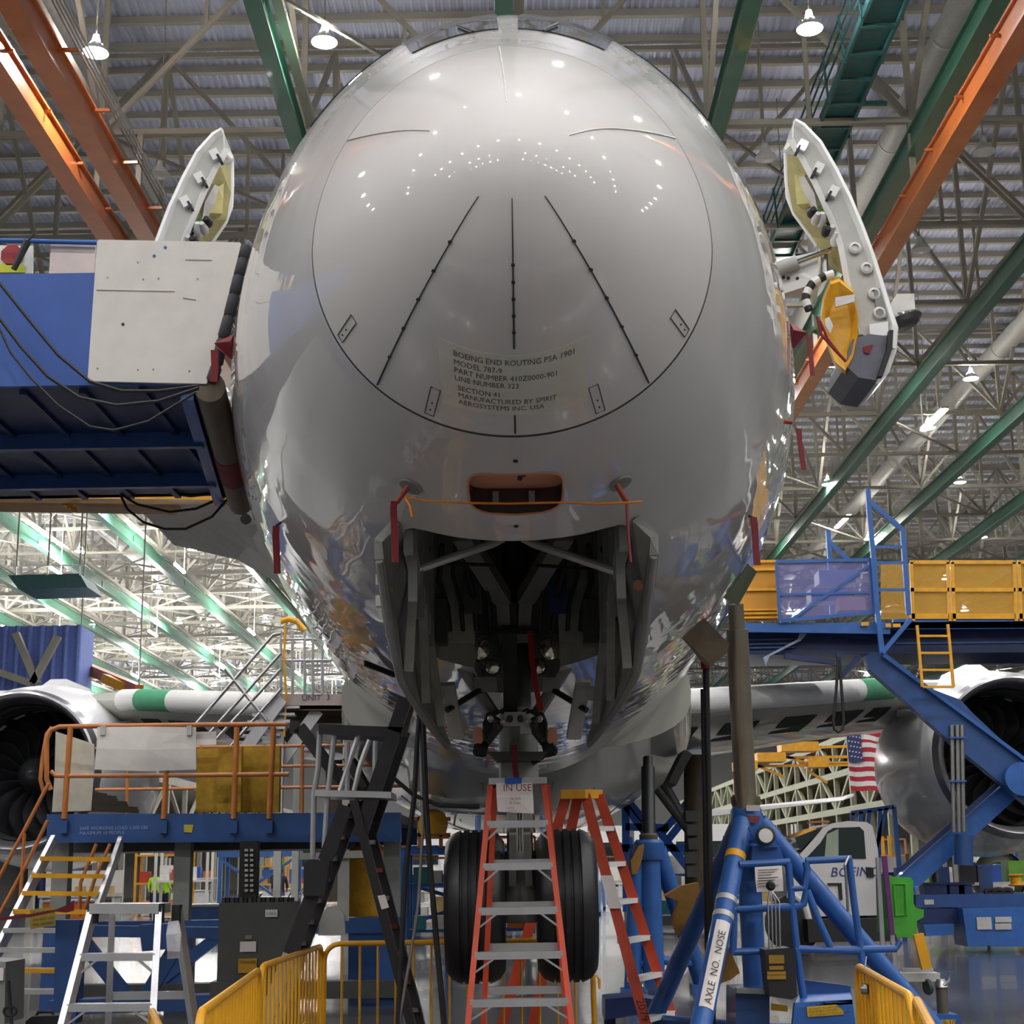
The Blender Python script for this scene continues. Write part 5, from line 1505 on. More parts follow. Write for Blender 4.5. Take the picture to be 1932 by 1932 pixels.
for i in range(7):
    W(MB().bar(A(1430, 1642 + 5 * i, 11.085), A(1468 - 6 * (i % 3), 1640 + 5 * i, 11.085), 0.003, 0.004), 'printed_line', INKM, sh)
W(MB().lathe([(0.02, 0), (0.035, 0.02), (0.02, 0.06)], A(1453, 1671, 11.05), (0, -1, 0), 12), 'knob', BLACK, jk, True)
for x in (1449, 1456, 1463, 1470):
    W(MB().path([A(1453, 1676, 11.04), A(x, 1700, 11.02), A(x + 2, 1790, 11.0)], 0.006, 6), 'pump_hose', STEEL, jk, True)
# hand rails round the jack
for pts in (((1395, 1631), (1490, 1626)), ((1487, 1628), (1496, 1720), (1508, 1830), (1523, 1932)), ((1520, 1624), (1606, 1620)), ((1602, 1622), (1611, 1700), (1629, 1826)), ((1492, 1676), (1518, 1676), (1523, 1640), (1520, 1626)), ((1522, 1680), (1516, 1706), (1505, 1710), (1390, 1716)), ((1385, 1716), (1383, 1800)), ((1383, 1796), (1445, 1794)), ((1500, 1790), (1620, 1794)), ((1523, 1680), (1546, 1740), (1566, 1784)), ((1572, 1792), (1690, 1790), (1698, 1775))):
    W(MB().path([A(x, y, 11.15) for x, y in pts], 0.026, 10), 'guard_tube', BLUE, jk, True)
W(MB().path([A(1601, 1615, 11.1), A(1594, 1632, 11.08), A(1596, 1650, 11.08), A(1600, 1720, 11.08)], 0.01, 6), 'safety_chain', STEEL, jk)
# pump housing, step and base
W(MB().prism([A(1443, 1792, 10.9), A(1490, 1788, 10.9), A(1500, 1796, 10.9), A(1504, 1880, 10.9), A(1494, 1886, 10.9), A(1452, 1880, 10.9)], (0, 0.25, 0)), 'pump_cover', mat('pump_black', (30, 30, 32), 0.5), jk)
for y, w_, h_ in ((1810, 28, 15), (1826, 26, 7), (1836, 34, 6), (1844, 34, 7)):
    W(MB().box(A(1465, y, 10.89), (w_ / 262, 0.006, h_ / 262)), 'pump_label', mat('label_gold', (150, 112, 30), 0.6), jk)
W(MB().prism([A(1388, 1868, 11.2), A(1452, 1864, 11.2), A(1452, 1962, 11.2), A(1388, 1966, 11.2)], (0, 0.5, 0)), 'base_box', DBLUE, jk)
W(MB().prism([A(1390, 1864, 11.1), A(1450, 1868, 11.1), A(1450, 1876, 11.1), A(1390, 1874, 11.1)], (0, 0.1, 0)), 'base_band', GREY, jk)
W(MB().prism([A(1500, 1892, 10.8), A(1608, 1886, 10.8), A(1618, 1962, 10.8), A(1492, 1966, 10.8)], (0, 0.06, 0)), 'step_riser', BLUE, jk)
W(MB().prism([A(1500, 1892, 10.8), A(1608, 1886, 10.8), A(1604, 1872, 11.5), A(1508, 1876, 11.5)], (0, 0, -0.03)), 'step_tread', mat('tread_plate', (70, 120, 200), 0.35, metal=0.3, bump=0.5, bscale=60), jk)
W(MB().prism([A(1512, 1848, 11.5), A(1605, 1860, 11.5), A(1607, 1888, 11.5), A(1512, 1884, 11.5)], (0, 0.05, 0)), 'step_back', DBLUE, jk)
sg_ = W(MB().prism([A(1522, 1900, 10.79), A(1578, 1895, 10.79), A(1592, 1908, 10.79), A(1592, 1914, 10.79), A(1524, 1919, 10.79)], (0, 0.006, 0)), 'step_sign', mat('sign_yellow', (200, 160, 30), 0.6), jk)
for q, (s_, x, y) in enumerate((('ALWAYS MOUNT ONLY', 1526, 1906), ('PLATFORM 4 AS LIFT', 1526, 1911.5), ('LIFT YOUR BODY ON PLATFORM', 1526, 1917.5))):
    lettering(s_, 0.021 if q < 2 else 0.019, A(x, y, 10.77), (1, 0, 0.06), (0, 0, 1), INKM, sg_, lift=0.003)
W(MB().prism([A(1455, 1893, 11.18), A(1486, 1897, 11.18), A(1486, 1909, 11.18), A(1455, 1906, 11.18)], (0, 0.006, 0)), 'base_sign', MATS['sign_yellow'], jk)
# second and third jacks beyond, under the body
tripod_jack('blue tripod jack with a dark ram behind the red ladder', A(1222, 1430, 20.5), A(1224, 1590, 20.0), [A(1190, 1740, 20.0) * 1.0 - V((0, 0, A(1190, 1740, 20.0).z)), V((A(1320, 1740, 20.5).x, 20.5, 0)), V((A(1235, 1740, 21.5).x, 21.8, 0))], 0.09, 0.14, 0.11, mat('ram_dark', (44, 46, 48), 0.4, metal=0.4))
one('canvas_cover', MB().prism([A(1190, 1625, 19.6), A(1205, 1596, 19.6), A(1216, 1592, 19.6), A(1212, 1620, 19.6), A(1202, 1648, 19.6), A(1193, 1650, 19.6)], (0, 0.3, 0)), TAN, 'small tan canvas cover on the jack behind the red ladder', 'canvas cover')
one('canvas_cover', MB().prism([A(1255, 1690, 12.4), A(1285, 1672, 12.4), A(1318, 1665, 12.4), A(1322, 1690, 12.4), A(1300, 1735, 12.4), A(1280, 1765, 12.4), A(1270, 1740, 12.4), A(1280, 1700, 12.4)], (0, 0.2, 0)), TAN, 'large tan canvas cover slung beside the nose jack', 'canvas cover')
one('canvas_cover', MB().prism([A(1352, 1850, 12.0), A(1368, 1790, 12.0), A(1376, 1788, 12.0), A(1396, 1835, 12.0), A(1380, 1848, 12.0), A(1358, 1856, 12.0)], (0, 0.15, 0)), TAN, 'tan canvas flap hanging behind the labelled jack leg', 'canvas cover')
# main gear leg beyond the nose gear
for sx in (-1, 1):
    def G(x, y, Y):
        p_ = A(x, y, Y)
        return V((AX + sx * (p_.x - AX), p_.y, p_.z))
    ml = W(MB().tube(G(1313, 1425, 32), G(1316, 1690, 32), 0.26, 16), 'main_gear', BRONZE, plane, True)
    for pts in (((1232, 1440), (1300, 1565)), ((1225, 1468), (1310, 1580)), ((1300, 1420), (1260, 1470))):
        W(MB().tube(G(*pts[0], 31.5), G(*pts[1], 31.5), 0.1, 10), 'drag_strut', DGREY, ml, True)
    for q in range(5):
        W(MB().box(G(1304 + 3 * (q % 3), 1540 + 26 * q, 31.4), (0.25, 0.2, 0.22)), 'leg_fitting', DGREY, ml)
# strap and pole hanging beside the jack
one('support_strut', MB().tube(A(1332, 1262, 11.2), A(1345, 1950, 11.3), 0.024, 10), BLACK, 'slim black strut from the open belly hatch to the floor', 'strut', smooth=True)
one('support_strut', MB().tube(A(1326, 1300, 11.4), A(1337, 1960, 11.5), 0.018, 10), BLACK, 'second slim black strut close behind the first', 'strut', smooth=True)
one('strap_wrap', MB().lathe([(0.03, 0), (0.036, 0.03), (0.034, 0.08), (0.028, 0.1)], A(1331, 1262, 11.18), (0, 0, 1), 12), MAROON, 'maroon wrap at the top of the black strut', 'wrap', smooth=True)

# ------------------------------------------------------------------ right: lift truck with raised platform
YT = 27.5
lt = thing('lift_truck', 'white cab lift truck with a raised blue and yellow platform', 'truck', (A(1650, 1800, YT).x, YT, 0))
# raised deck
d0, d1 = A(1382, 1176, YT), A(1990, 1172, YT)
W(MB().prism([d0, d1, d1 + V((0, 2.4, 0)), d0 + V((0, 2.4, 0))], (0, 0, -0.12)), 'deck', NAVY, lt)
W(MB().prism([A(1400, 1176, YT - 0.05), A(1680, 1174, YT - 0.05), A(1680, 1196, YT - 0.05), A(1400, 1192, YT - 0.05)], (0, 0.1, 0)), 'front_beam', BLUE, lt)
W(MB().prism([A(1685, 1168, YT), A(1990, 1166, YT), A(1990, 1185, YT), A(1685, 1187, YT)], (0, 0.1, 0)), 'yellow_side_sill', BLUE, lt)
W(MB().prism([A(1395, 1190, YT + 0.4), A(1990, 1186, YT + 0.4), A(1990, 1230, YT + 0.4), A(1395, 1236, YT + 0.4)], (0, 1.6, 0)), 'subframe', NAVY, lt)
for y in (1206, 1214, 1221):
    W(MB().bar(A(1400, y + 2, YT + 0.35), A(1500, y, YT + 0.35), 0.03), 'subframe_line', DBLUE, lt)
W(MB().bar(A(1690, 1214, YT + 0.38), A(1990, 1211, YT + 0.38), 0.03), 'subframe_line', BLUE, lt)
# yellow box wall near the fuselage
w0, w1 = (1395, 1058), (1466, 1058)
W(MB().prism([A(1395, 1062, YT + 0.3), A(1466, 1060, YT + 0.3), A(1466, 1170, YT + 0.3), A(1395, 1172, YT + 0.3)], (0, 0.06, 0)), 'yellow_wall', AMBER, lt)
for y in (1059, 1074, 1112, 1150, 1157, 1165):
    W(MB().bar(A(1388, y + 1, YT + 0.26), A(1467, y, YT + 0.26), 0.05, 0.05 if y < 1150 else 0.035), 'wall_rib', YELLOW, lt)
# blue gate frame with plexiglass
gt = [(1464, 1060), (1640, 1056), (1650, 1155), (1472, 1172)]
mb = MB()
for i in range(4):
    W(MB().bar(A(*gt[i], YT - 0.1), A(*gt[(i + 1) % 4], YT - 0.1), 0.05, 0.06), 'gate_bar', BLUE, lt)
W(MB().bar(A(1490, 1171, YT - 0.1), A(1645, 1064, YT - 0.1), 0.05, 0.05), 'gate_brace', BLUE, lt)
W(MB().bar(A(1470, 1122, YT - 0.1), A(1640, 1118, YT - 0.1), 0.04, 0.04), 'gate_bar', BLUE, lt)
W(MB().plate([A(x, y, YT - 0.08) for x, y in gt], 0.012), 'gate_pane', PLEXI, lt)
# tall blue ladder frame
for pts in (((1637, 922), (1640, 970), (1648, 1055), (1655, 1150), (1664, 1232)), ((1641, 948), (1703, 1000), (1705, 1032), (1714, 1160)), ((1664, 1232), (1718, 1168))):
    for i in range(len(pts) - 1):
        W(MB().bar(A(*pts[i], YT - 0.2), A(*pts[i + 1], YT - 0.2), 0.09, 0.08), 'mast_post', BLUE, lt)
for y, xa_, xb_ in ((1032, 1647, 1704), (1062, 1650, 1707), (1113, 1654, 1711)):
    W(MB().bar(A(xa_, y, YT - 0.2), A(xb_, y, YT - 0.2), 0.05), 'mast_rung', BLUE, lt)
for pts in (((1562, 1000), (1566, 1060), (1570, 1160)), ((1566, 1024), (1600, 1056))):
    for i in range(len(pts) - 1):
        W(MB().bar(A(*pts[i], YT + 2.2), A(*pts[i + 1], YT + 2.2), 0.09, 0.08), 'rear_mast_post', BLUE, lt)
# yellow rails with amber panes
for xa_, xb_ in ((1717, 1790), (1794, 1915), (1920, 2000)):
    for y in (1061, 1113, 1163):
        W(MB().bar(A(xa_, y, YT), A(xb_, y, YT), 0.06, 0.07 if y != 1163 else 0.1), 'rail', YELLOW, lt)
    for x in (xa_ + 2, xb_ - 2):
        W(MB().bar(A(x, 1061, YT), A(x + 4, 1172, YT), 0.06, 0.06), 'rail_post', YELLOW, lt)
    W(MB().plate([A(xa_ + 4, 1064, YT + 0.03), A(xb_ - 4, 1064, YT + 0.03), A(xb_ - 2, 1160, YT + 0.03), A(xa_ + 6, 1160, YT + 0.03)], 0.012), 'rail_pane', APLEXI, lt)
W(MB().plate([A(1662, 1064, YT + 2.3), A(1990, 1064, YT + 2.3), A(1990, 1168, YT + 2.3), A(1662, 1168, YT + 2.3)], 0.03), 'far_wall', APLEXI, lt)
for pts in (((1560, 1126), (1600, 1126)), ((1575, 1092), (1590, 1094))):
    W(MB().box(A(*pts[0], YT + 1.2), (0.7, 0.5, 0.25)), 'deck_box', DBLUE, lt)
W(MB().box(A(1604, 1142, YT + 0.8), (0.5, 0.4, 0.25)), 'carton', mat('carton', (170, 130, 100), 0.8), lt)
for x, y, w_ in ((1632, 1177, 14), (1676, 1180, 10), (1692, 1180, 14)):
    W(MB().box(A(x, y, YT - 0.12), (w_ / 100, 0.01, 0.07)), 'warning_label', YELLOW, lt)
# yellow drop ladder
for pts in (((1730, 1180), (1740, 1296)), ((1788, 1178), (1799, 1296))):
    W(MB().bar(A(*pts[0], YT - 0.15), A(*pts[1], YT - 0.15), 0.05), 'ladder_rail', YELLOW, lt)
for y in (1200, 1232, 1264, 1296):
    o_ = (y - 1180) * 0.09
    W(MB().bar(A(1731 + o_, y, YT - 0.15), A(1789 + o_, y, YT - 0.15), 0.04), 'ladder_rung', YELLOW, lt)
# underside braces and looped cable
W(MB().prism([A(1445, 1255, YT + 0.2), A(1452, 1238, YT + 0.2), A(1512, 1208, YT + 0.2), A(1522, 1196, YT + 0.2), A(1522, 1186, YT + 0.2), A(1512, 1186, YT + 0.2), A(1505, 1206, YT + 0.2), A(1440, 1240, YT + 0.2)], (0, 0.08, 0)), 'bracket', mat('pale_blue_plate', (140, 156, 186), 0.5), lt)
for a_, b_ in (((1480, 1238), (1575, 1250)), ((1582, 1232), (1584, 1280)), ((1622, 1238), (1588, 1276)), ((1546, 1196), (1660, 1204))):
    W(MB().bar(A(*a_, YT + 0.3), A(*b_, YT + 0.3), 0.09), 'under_brace', NAVY, lt)
W(MB().path([A(1582, 1240, YT - 0.1), A(1577, 1310, YT - 0.1), A(1572, 1360, YT - 0.1), A(1574, 1376, YT - 0.1), A(1581, 1381, YT - 0.1), A(1589, 1376, YT - 0.1), A(1592, 1360, YT - 0.1), A(1587, 1290, YT - 0.1), A(1583, 1240, YT - 0.1)], 0.028, 8), 'looped_cable', BLACK, lt, True)
# scissor arms
W(MB().prism([A(1632, 1238, YT + 0.3), A(1645, 1230, YT + 0.3), A(1672, 1232, YT + 0.3), A(1758, 1300, YT + 0.3), A(1812, 1320, YT + 0.3), A(1835, 1345, YT + 0.3), A(1990, 1490, YT + 0.3), A(1990, 1560, YT + 0.3), A(1800, 1405, YT + 0.3), A(1640, 1262, YT + 0.3)], (0, 0.25, 0)), 'scissor_arm', DBLUE, lt)
W(MB().prism([A(1668, 1232, YT + 0.2), A(1990, 1470, YT + 0.2), A(1990, 1478, YT + 0.2), A(1665, 1238, YT + 0.2)], (0, 0.4, 0)), 'arm_flange', BLUE, lt)
W(MB().prism([A(1680, 1668, YT + 0.8), A(1990, 1395, YT + 0.8), A(1990, 1440, YT + 0.8), A(1735, 1672, YT + 0.8)], (0, 0.25, 0)), 'scissor_arm', BLUE, lt)
W(MB().bar(A(1700, 1640, YT + 0.7), A(1990, 1385, YT + 0.7), 0.06, 0.08), 'arm_flange', NAVY, lt)
W(MB().lathe([(0.3, 0), (0.3, 0.1)], A(1925, 1470, YT + 0.2), (0, -1, 0), 20), 'pivot', BLUE, lt, True)
for x in (1796, 1806, 1815):
    W(MB().tube(A(x, 1368, YT + 0.25), A(x + 3, 1570, YT + 0.25), 0.04, 10), 'hose_bundle', STEEL, lt, True)
for y in (1392, 1474):
    W(MB().box(A(1806, y, YT + 0.2), (0.3, 0.12, 0.03)), 'hose_clamp', BLUE, lt)
W(MB().tube(A(1818, 1575, YT + 0.4), A(1818, 1632, YT + 0.4), 0.17, 16), 'lift_ram', DBLUE, lt, True)
# white cab
Q = lambda x, y, dy=0.0: A(x, y, 29.0 + dy)
side = [(1497, 1766), (1487, 1700), (1489, 1660), (1490, 1632), (1520, 1600), (1553, 1562), (1572, 1553), (1600, 1549), (1635, 1551), (1646, 1558), (1656, 1600), (1660, 1650), (1664, 1727), (1540, 1729), (1530, 1765)]
W(MB().prism([Q(x, y) for x, y in side], (0, 2.0, 0)), 'cab_body', mat('truck_white', (206, 204, 202), 0.3, coat=0.5, var=0.04), lt)
win = [(1522, 1618), (1548, 1590), (1562, 1568), (1572, 1562), (1622, 1560), (1630, 1568), (1634, 1620)]
W(MB().prism([Q(x, y, -0.02) for x, y in win], (0, 0.03, 0)), 'side_window', GLASS, lt)
W(MB().prism([Q(x, y, -0.03) for x, y in ((1556, 1616), (1560, 1574), (1582, 1564), (1582, 1616))], (0, 0.03, 0)), 'window_view', mat('view_pale', (150, 160, 140), 0.4), lt)
W(MB().prism([Q(1500, 1580, -0.02), Q(1552, 1560, -0.02), Q(1548, 1566, -0.02), Q(1512, 1603, -0.02), Q(1506, 1600, -0.02)], (0, 1.9, 0)), 'windshield', GLASS, lt)
W(MB().prism([Q(x, y, -0.04) for x, y in ((1634, 1636), (1648, 1637), (1649, 1655), (1636, 1655))], (0, 0.05, 0)), 'fuel_door', BLACK, lt)
W(MB().prism([Q(x, y, -0.04) for x, y in ((1562, 1666), (1588, 1666), (1590, 1697), (1584, 1697), (1582, 1670), (1562, 1670))], (0, 0.05, 0)), 'toolbox_edge', BLACK, lt)
lettering('BOEING', 0.25, Q(1566, 1654, -0.01), (1, 0, 0.0), (0.25, 0, 1), mat('boeing_blue', (40, 50, 120), 0.5), lt)
W(MB().prism([Q(x, y, -0.05) for x, y in ((1528, 1549), (1565, 1548), (1565, 1552), (1528, 1553))], (0, 0.3, 0)), 'roof_marker', ORAIL, lt)
W(MB().lathe([(0.5, 0), (0.52, 0.1), (0.52, 0.3), (0.5, 0.4), (0.25, 0.38), (0.25, 0.02)], V((A(1500, 1760, 29).x, 28.95, 0.52)), (0, 1, 0), 28), 'wheel', TYRE, lt, True)
W(MB().path([Q(1528, 1768, -0.05), Q(1526, 1735, -0.05), Q(1518, 1705, -0.05), Q(1500, 1690, -0.05), Q(1484, 1688, -0.05)], 0.07, 8), 'fender', MATS['truck_white'], lt, True)
W(MB().box(A(1590, 1752, 29.3), (1.6, 1.6, 0.4)), 'chassis_tank', BLACK, lt)
for x in (1640, 1700, 1780, 1860):
    W(MB().bar(V((A(x, 1700, 29.3).x, 29.2, 0.6)), V((A(x, 1700, 29.3).x, 29.2, 1.5)), 0.2), 'chassis_post', DBLUE, lt)
W(MB().prism([A(1728, 1688, YT + 1), A(1990, 1686, YT + 1), A(1990, 1712, YT + 1), A(1728, 1712, YT + 1)], (0, 2.0, 0)), 'truck_bed', DBLUE, lt)
W(MB().prism([A(1816, 1714, YT + 0.6), A(1990, 1712, YT + 0.6), A(1990, 1786, YT + 0.6), A(1826, 1786, YT + 0.6)], (0, 0.8, 0)), 'bed_locker', BLUE, lt)
W(MB().prism([A(1735, 1714, YT + 1), A(1815, 1714, YT + 1), A(1815, 1742, YT + 1), A(1735, 1742, YT + 1)], (0, 0.6, 0)), 'bed_recess', NAVY, lt)
W(MB().prism([A(1742, 1744, YT + 0.8), A(1800, 1743, YT + 0.8), A(1800, 1764, YT + 0.8), A(1748, 1766, YT + 0.8)], (0, 0.5, 0)), 'stabiliser_box', BLUE, lt)
for x, y, w_, h_ in ((1857, 1742, 27, 22), (1893, 1735, 30, 10), (1893, 1748, 30, 11), (1753, 1702, 18, 9)):
    W(MB().box(A(x, y, YT + 0.57 if x > 1800 else YT + 0.98), (w_ / 103, 0.01, h_ / 103)), 'locker_label', PALES, lt)
W(MB().path([A(1866, 1784, YT + 0.5), A(1866, 1796, YT + 0.5), A(1855, 1804, YT + 0.5), A(1820, 1806, YT + 0.5), A(1680, 1805, YT + 0.5), A(1560, 1806, YT + 0.5)], 0.03, 8), 'ground_cable', BLACK, lt, True)
for x, w_ in ((1760, 42), (1800, 28), (1816, 26)):
    one('blue_bin', MB().box(A(x, 1676, YT + 1.4), (w_ / 103, 0.4, 0.2)).box(A(x, 1667, YT + 1.4), (w_ / 103 + 0.06, 0.46, 0.04)), NAVY, {1760: 'wide blue bin on the truck bed, nearest the green tank', 1800: 'middle blue bin on the truck bed', 1816: 'right blue bin on the truck bed beside the cables'}[x], 'bin', 'blue bins on the truck bed')
one('yellow_reel', MB().lathe([(0.12, 0), (0.16, 0.02), (0.1, 0.05), (0.1, 0.16), (0.16, 0.2), (0.12, 0.22)], A(1918, 1672, YT + 1.5), (0, 0, 1), 16), YELLOW, 'yellow reel on the truck bed at the right edge', 'reel', smooth=True)
for q in range(3):
    one('coiled_cable', MB().path([A(1868 + 16 * q + 9 * math.cos(R(a)), 1682 + 4 * math.sin(R(a)), YT + 1.3) for a in range(0, 360, 30)], 0.045, 6, closed=True), BLACK, ['left', 'middle', 'right'][q] + ' coil of black cable on the truck bed', 'cable coil', 'cable coils on the truck bed', True)
# blue cage behind the cab
cg = thing('blue_cage', 'blue tube cage standing behind the white cab', 'cage', (A(1650, 1700, 33).x, 33, 0))
for pts in (((1606, 1534), (1686, 1522)), ((1686, 1522), (1698, 1650)), ((1608, 1534), (1612, 1650)), ((1624, 1531), (1622, 1560)), ((1640, 1529), (1636, 1560)), ((1660, 1526), (1656, 1640)), ((1672, 1524), (1652, 1600))):
    W(MB().bar(A(*pts[0], 33), A(*pts[1], 33), 0.09), 'cage_tube', BLUE, cg)
for x in (1612, 1698):
    p = A(x, 1650, 33)
    W(MB().bar(p, V((p.x, 33, 0)), 0.09), 'cage_post', BLUE, cg)
# green water tank on its stand, yellow bar, levelling foot
gn = thing('green_tank', 'bright green plastic tank on a silver stand', 'tank', (A(1700, 1900, 13.5).x, 13.5, 0))
Yg = 13.5
W(MB().prism([A(1678, 1654, Yg), A(1718, 1655, Yg), A(1723, 1662, Yg), A(1724, 1705, Yg), A(1728, 1713, Yg), A(1743, 1716, Yg), A(1743, 1730, Yg), A(1730, 1738, Yg), A(1729, 1762, Yg), A(1722, 1769, Yg), A(1692, 1768, Yg), A(1686, 1755, Yg)], (0, 0.35, 0)), 'tank_body', GREENP, gn)
W(MB().prism([A(1657, 1655, Yg + 0.36), A(1684, 1652, Yg + 0.1), A(1690, 1765, Yg + 0.1), A(1660, 1760, Yg + 0.36)], (0, 0.1, 0)), 'tank_side', GREENP, gn)
W(MB().path([A(1686, 1668, Yg - 0.005), A(1708, 1668, Yg - 0.005), A(1710, 1726, Yg - 0.005), A(1690, 1728, Yg - 0.005)], 0.012, 6, closed=True), 'tank_relief', GREENP, gn, True)
W(MB().bar(A(1668, 1615, Yg - 0.05), A(1683, 1764, Yg - 0.05), 0.04), 'purple_bar', PURPLE, gn)
for pts in (((1683, 1764), (1692, 1850)), ((1656, 1618), (1666, 1800))):
    W(MB().bar(A(*pts[0], Yg), A(*pts[1], Yg), 0.035), 'stand_leg', ALU, gn)
W(MB().prism([A(1690, 1836, Yg), A(1774, 1836, Yg), A(1774, 1852, Yg), A(1690, 1852, Yg)], (0, 0.2, 0)), 'stand_base', LGREY, gn)
W(MB().bar(A(1702, 1831, Yg + 0.1), A(1760, 1831, Yg + 0.1), 0.04), 'stand_rail', ALU, gn)
W(MB().bar(A(1732, 1762, Yg - 0.1), A(1748, 1828, Yg - 0.1), 0.085, 0.06), 'yellow_bar', YELLOW, gn)
W(MB().lathe([(0.06, -0.02), (0.07, 0), (0.06, 0.02)], A(1751, 1862, Yg), (1, 0.3, 0), 16), 'castor', DGREY, gn, True)
W(MB().bar(A(1705, 1852, Yg + 0.1), V((A(1705, 1852, Yg + 0.1).x, Yg + 0.1, 0)), 0.05), 'stand_leg', ALU, gn)
lf = thing('levelling_foot', 'steel levelling screw in a blue foot at the bottom right', 'jack foot', (A(1777, 1930, 12.5).x, 12.5, 0))
W(MB().tube(A(1776, 1860, 12.5), A(1779, 1912, 12.5), 0.045, 14), 'screw', mat('worn_steel', (104, 98, 84), 0.5, metal=0.5), lf, True)
W(MB().lathe([(0.06, 0), (0.05, 0.03), (0.03, 0.06)], A(1776, 1862, 12.5), (0, 0, 1), 14), 'screw_top', STEEL, lf, True)
W(MB().path([A(1782, 1858, 12.45), A(1792, 1850, 12.45), A(1791, 1832, 12.45)], 0.014, 6), 'crank', STEEL, lf, True)
W(MB().prism([A(1752, 1914, 12.4), A(1808, 1914, 12.4), A(1816, 1935, 12.4), A(1816, 1990, 12.4), A(1748, 1990, 12.4)], (0, 0.3, 0)), 'foot_block', BLUE, lf)
W(MB().prism([A(1776, 1924, 12.38), A(1803, 1924, 12.38), A(1803, 1938, 12.38), A(1776, 1938, 12.38)], (0, 0.01, 0)), 'number_plate', mat('sign_yellow', (200, 160, 30), 0.6), lf)
lettering('9-10', 0.055, A(1779, 1934, 12.36), (1, 0, 0), (0, 0, 1), INKM, lf)
# low blue dolly in the centre right
dl_ = thing('blue_dolly', 'low dark blue dolly beside the foot of the red ladder', 'dolly', (A(1190, 1930, 14).x, 14, 0))
W(MB().prism([A(1142, 1885, 14), A(1200, 1880, 14), A(1260, 1890, 14), A(1260, 1915, 14), A(1200, 1915, 14), A(1142, 1925, 14)], (0, 0.5, 0)), 'dolly_body', NAVY, dl_)
for x in (1150, 1255):
    W(MB().bar(A(x, 1915, 14.2), V((A(x, 1915, 14.2).x, 14.2, 0)), 0.1), 'dolly_leg', NAVY, dl_)
W(MB().tube(A(1247, 1885, 14.1), A(1249, 1860, 14.1), 0.03, 10), 'dolly_stud', STEEL, dl_, True)
# ------------------------------------------------------------------ background of the hall
mz = {}


def mezzanine(sx, X, ya, yb, zs, lab, m_, step=4.0, floor_m=None):
    t = thing('mezzanine', lab, 'mezzanine', (X, (ya + yb) / 2, 0))
    for i, z in enumerate(zs):
        W(MB().bar((X, ya, z), (X, yb, z), 0.3, 0.35), 'edge_beam', m_, t)
        W(MB().box((X + sx * 3, (ya + yb) / 2, z + 0.1), (6, yb - ya, 0.12)), 'floor_plate', floor_m or LGREY, t)
    y = ya
    k = 0
    while y <= yb:
        W(MB().bar((X, y, 0), (X, y, zs[-1]), 0.28), 'column', m_, t)
        if y + step <= yb:
            for i in range(len(zs) - 1):
                a_, b_ = (zs[i], zs[i + 1]) if k % 2 else (zs[i + 1], zs[i])
                W(MB().bar((X, y, a_), (X, y + step, b_), 0.2), 'diagonal', m_, t)
        y += step
        k += 1
    W(MB().box((X + sx * 6.0, (ya + yb) / 2, zs[-1] / 2 + 1), (0.2, yb - ya, zs[-1] + 2)), 'back_wall', WALLM, t)
    return t


SAGE = mat('sage_steel', (138, 140, 116), 0.55)
mezzanine(1, 18.0, 66, 170, (4.4, 6.4, 8.3), 'sage green lattice mezzanine along the far right side', SAGE, 4.0, mat('mezz_brown', (130, 112, 84), 0.7))
mezzanine(-1, -21.0, 62, 170, (4.2, 7.0), 'white lattice mezzanine along the far left side', CREAM, 5.0)
# flag hung from the right mezzanine
Yf = 64.0
fg = thing('flag', 'large stars and stripes flag hung beside the right engine', 'flag', A(1630, 1490, Yf))
for i in range(13):
    y0, y1 = 1373 + 118 * i / 13, 1373 + 118 * (i + 1) / 13
    rows = [[A(1596 + 11 * k + (y - 1373) * 0.08, y + 1.5 * k * (1 if y < 1400 else 0.3) + 1.5 * math.sin(k * 1.3), Yf + 0.1 * math.sin(k)) for k in range(9)] for y in (y0, (y0 + y1) / 2, y1)]
    W(MB().slab(rows, 0.02), 'stripe', FLAGR if i % 2 == 0 else WHITE, fg)
cn = W(MB().slab([[A(1596 + 9 * k + (y - 1373) * 0.08, y + 1.0 * k * (1 if y < 1400 else 0.3), Yf - 0.12) for k in range(4)] for y in (1373, 1390, 1407, 1424, 1437)], 0.02), 'canton', FLAGB, fg)
st = MB()
for r_ in range(6):
    for c_ in range(4):
        p = A(1600 + 6 * c_ + r_ * 0.8 + (r_ % 2) * 3, 1379 + 9.5 * r_ + c_, Yf - 0.18)
        st.prism([p + V((0.045 * (1 if k % 2 == 0 else 0.45) * math.sin(k * math.pi / 5), 0, 0.045 * (1 if k % 2 == 0 else 0.45) * math.cos(k * math.pi / 5))) for k in range(10)], (0, 0.01, 0))
tag(W(st, 'star', WHITE, cn), kind='stuff')
W(MB().bar(A(1590, 1370, Yf), A(1700, 1376, Yf), 0.08), 'flag_pole', STEEL, fg)
W(MB().bar(A(1700, 1376, Yf), V((18.0, 66.2, A(1700, 1376, Yf).z)), 0.08), 'flag_arm', STEEL, fg)
for q, (x, y, w_) in enumerate(((1405, 1446, 1.0), (1452, 1430, 1.3), (1505, 1410, 1.7), (1540, 1440, 0.9))):
    t = thing('yellow_hoist', 'yellow hoist under the right wing, %s from the jack ram' % ORD[q], 'hoist', A(x, y, 70), 'yellow hoists on the far right')
    p = A(x, y, 70)
    W(MB().box(p, (w_, 1.2, 0.42)), 'hoist_body', YELLOW, t)
    W(MB().bar(p + V((-w_ / 2, 0, -0.3)), p + V((w_ / 2, 0, -0.9)), 0.12), 'hoist_brace', YELLOW, t)
    W(MB().bar(p, V((18.0, 70, p.z)), 0.12), 'hoist_arm', YELLOW, t)
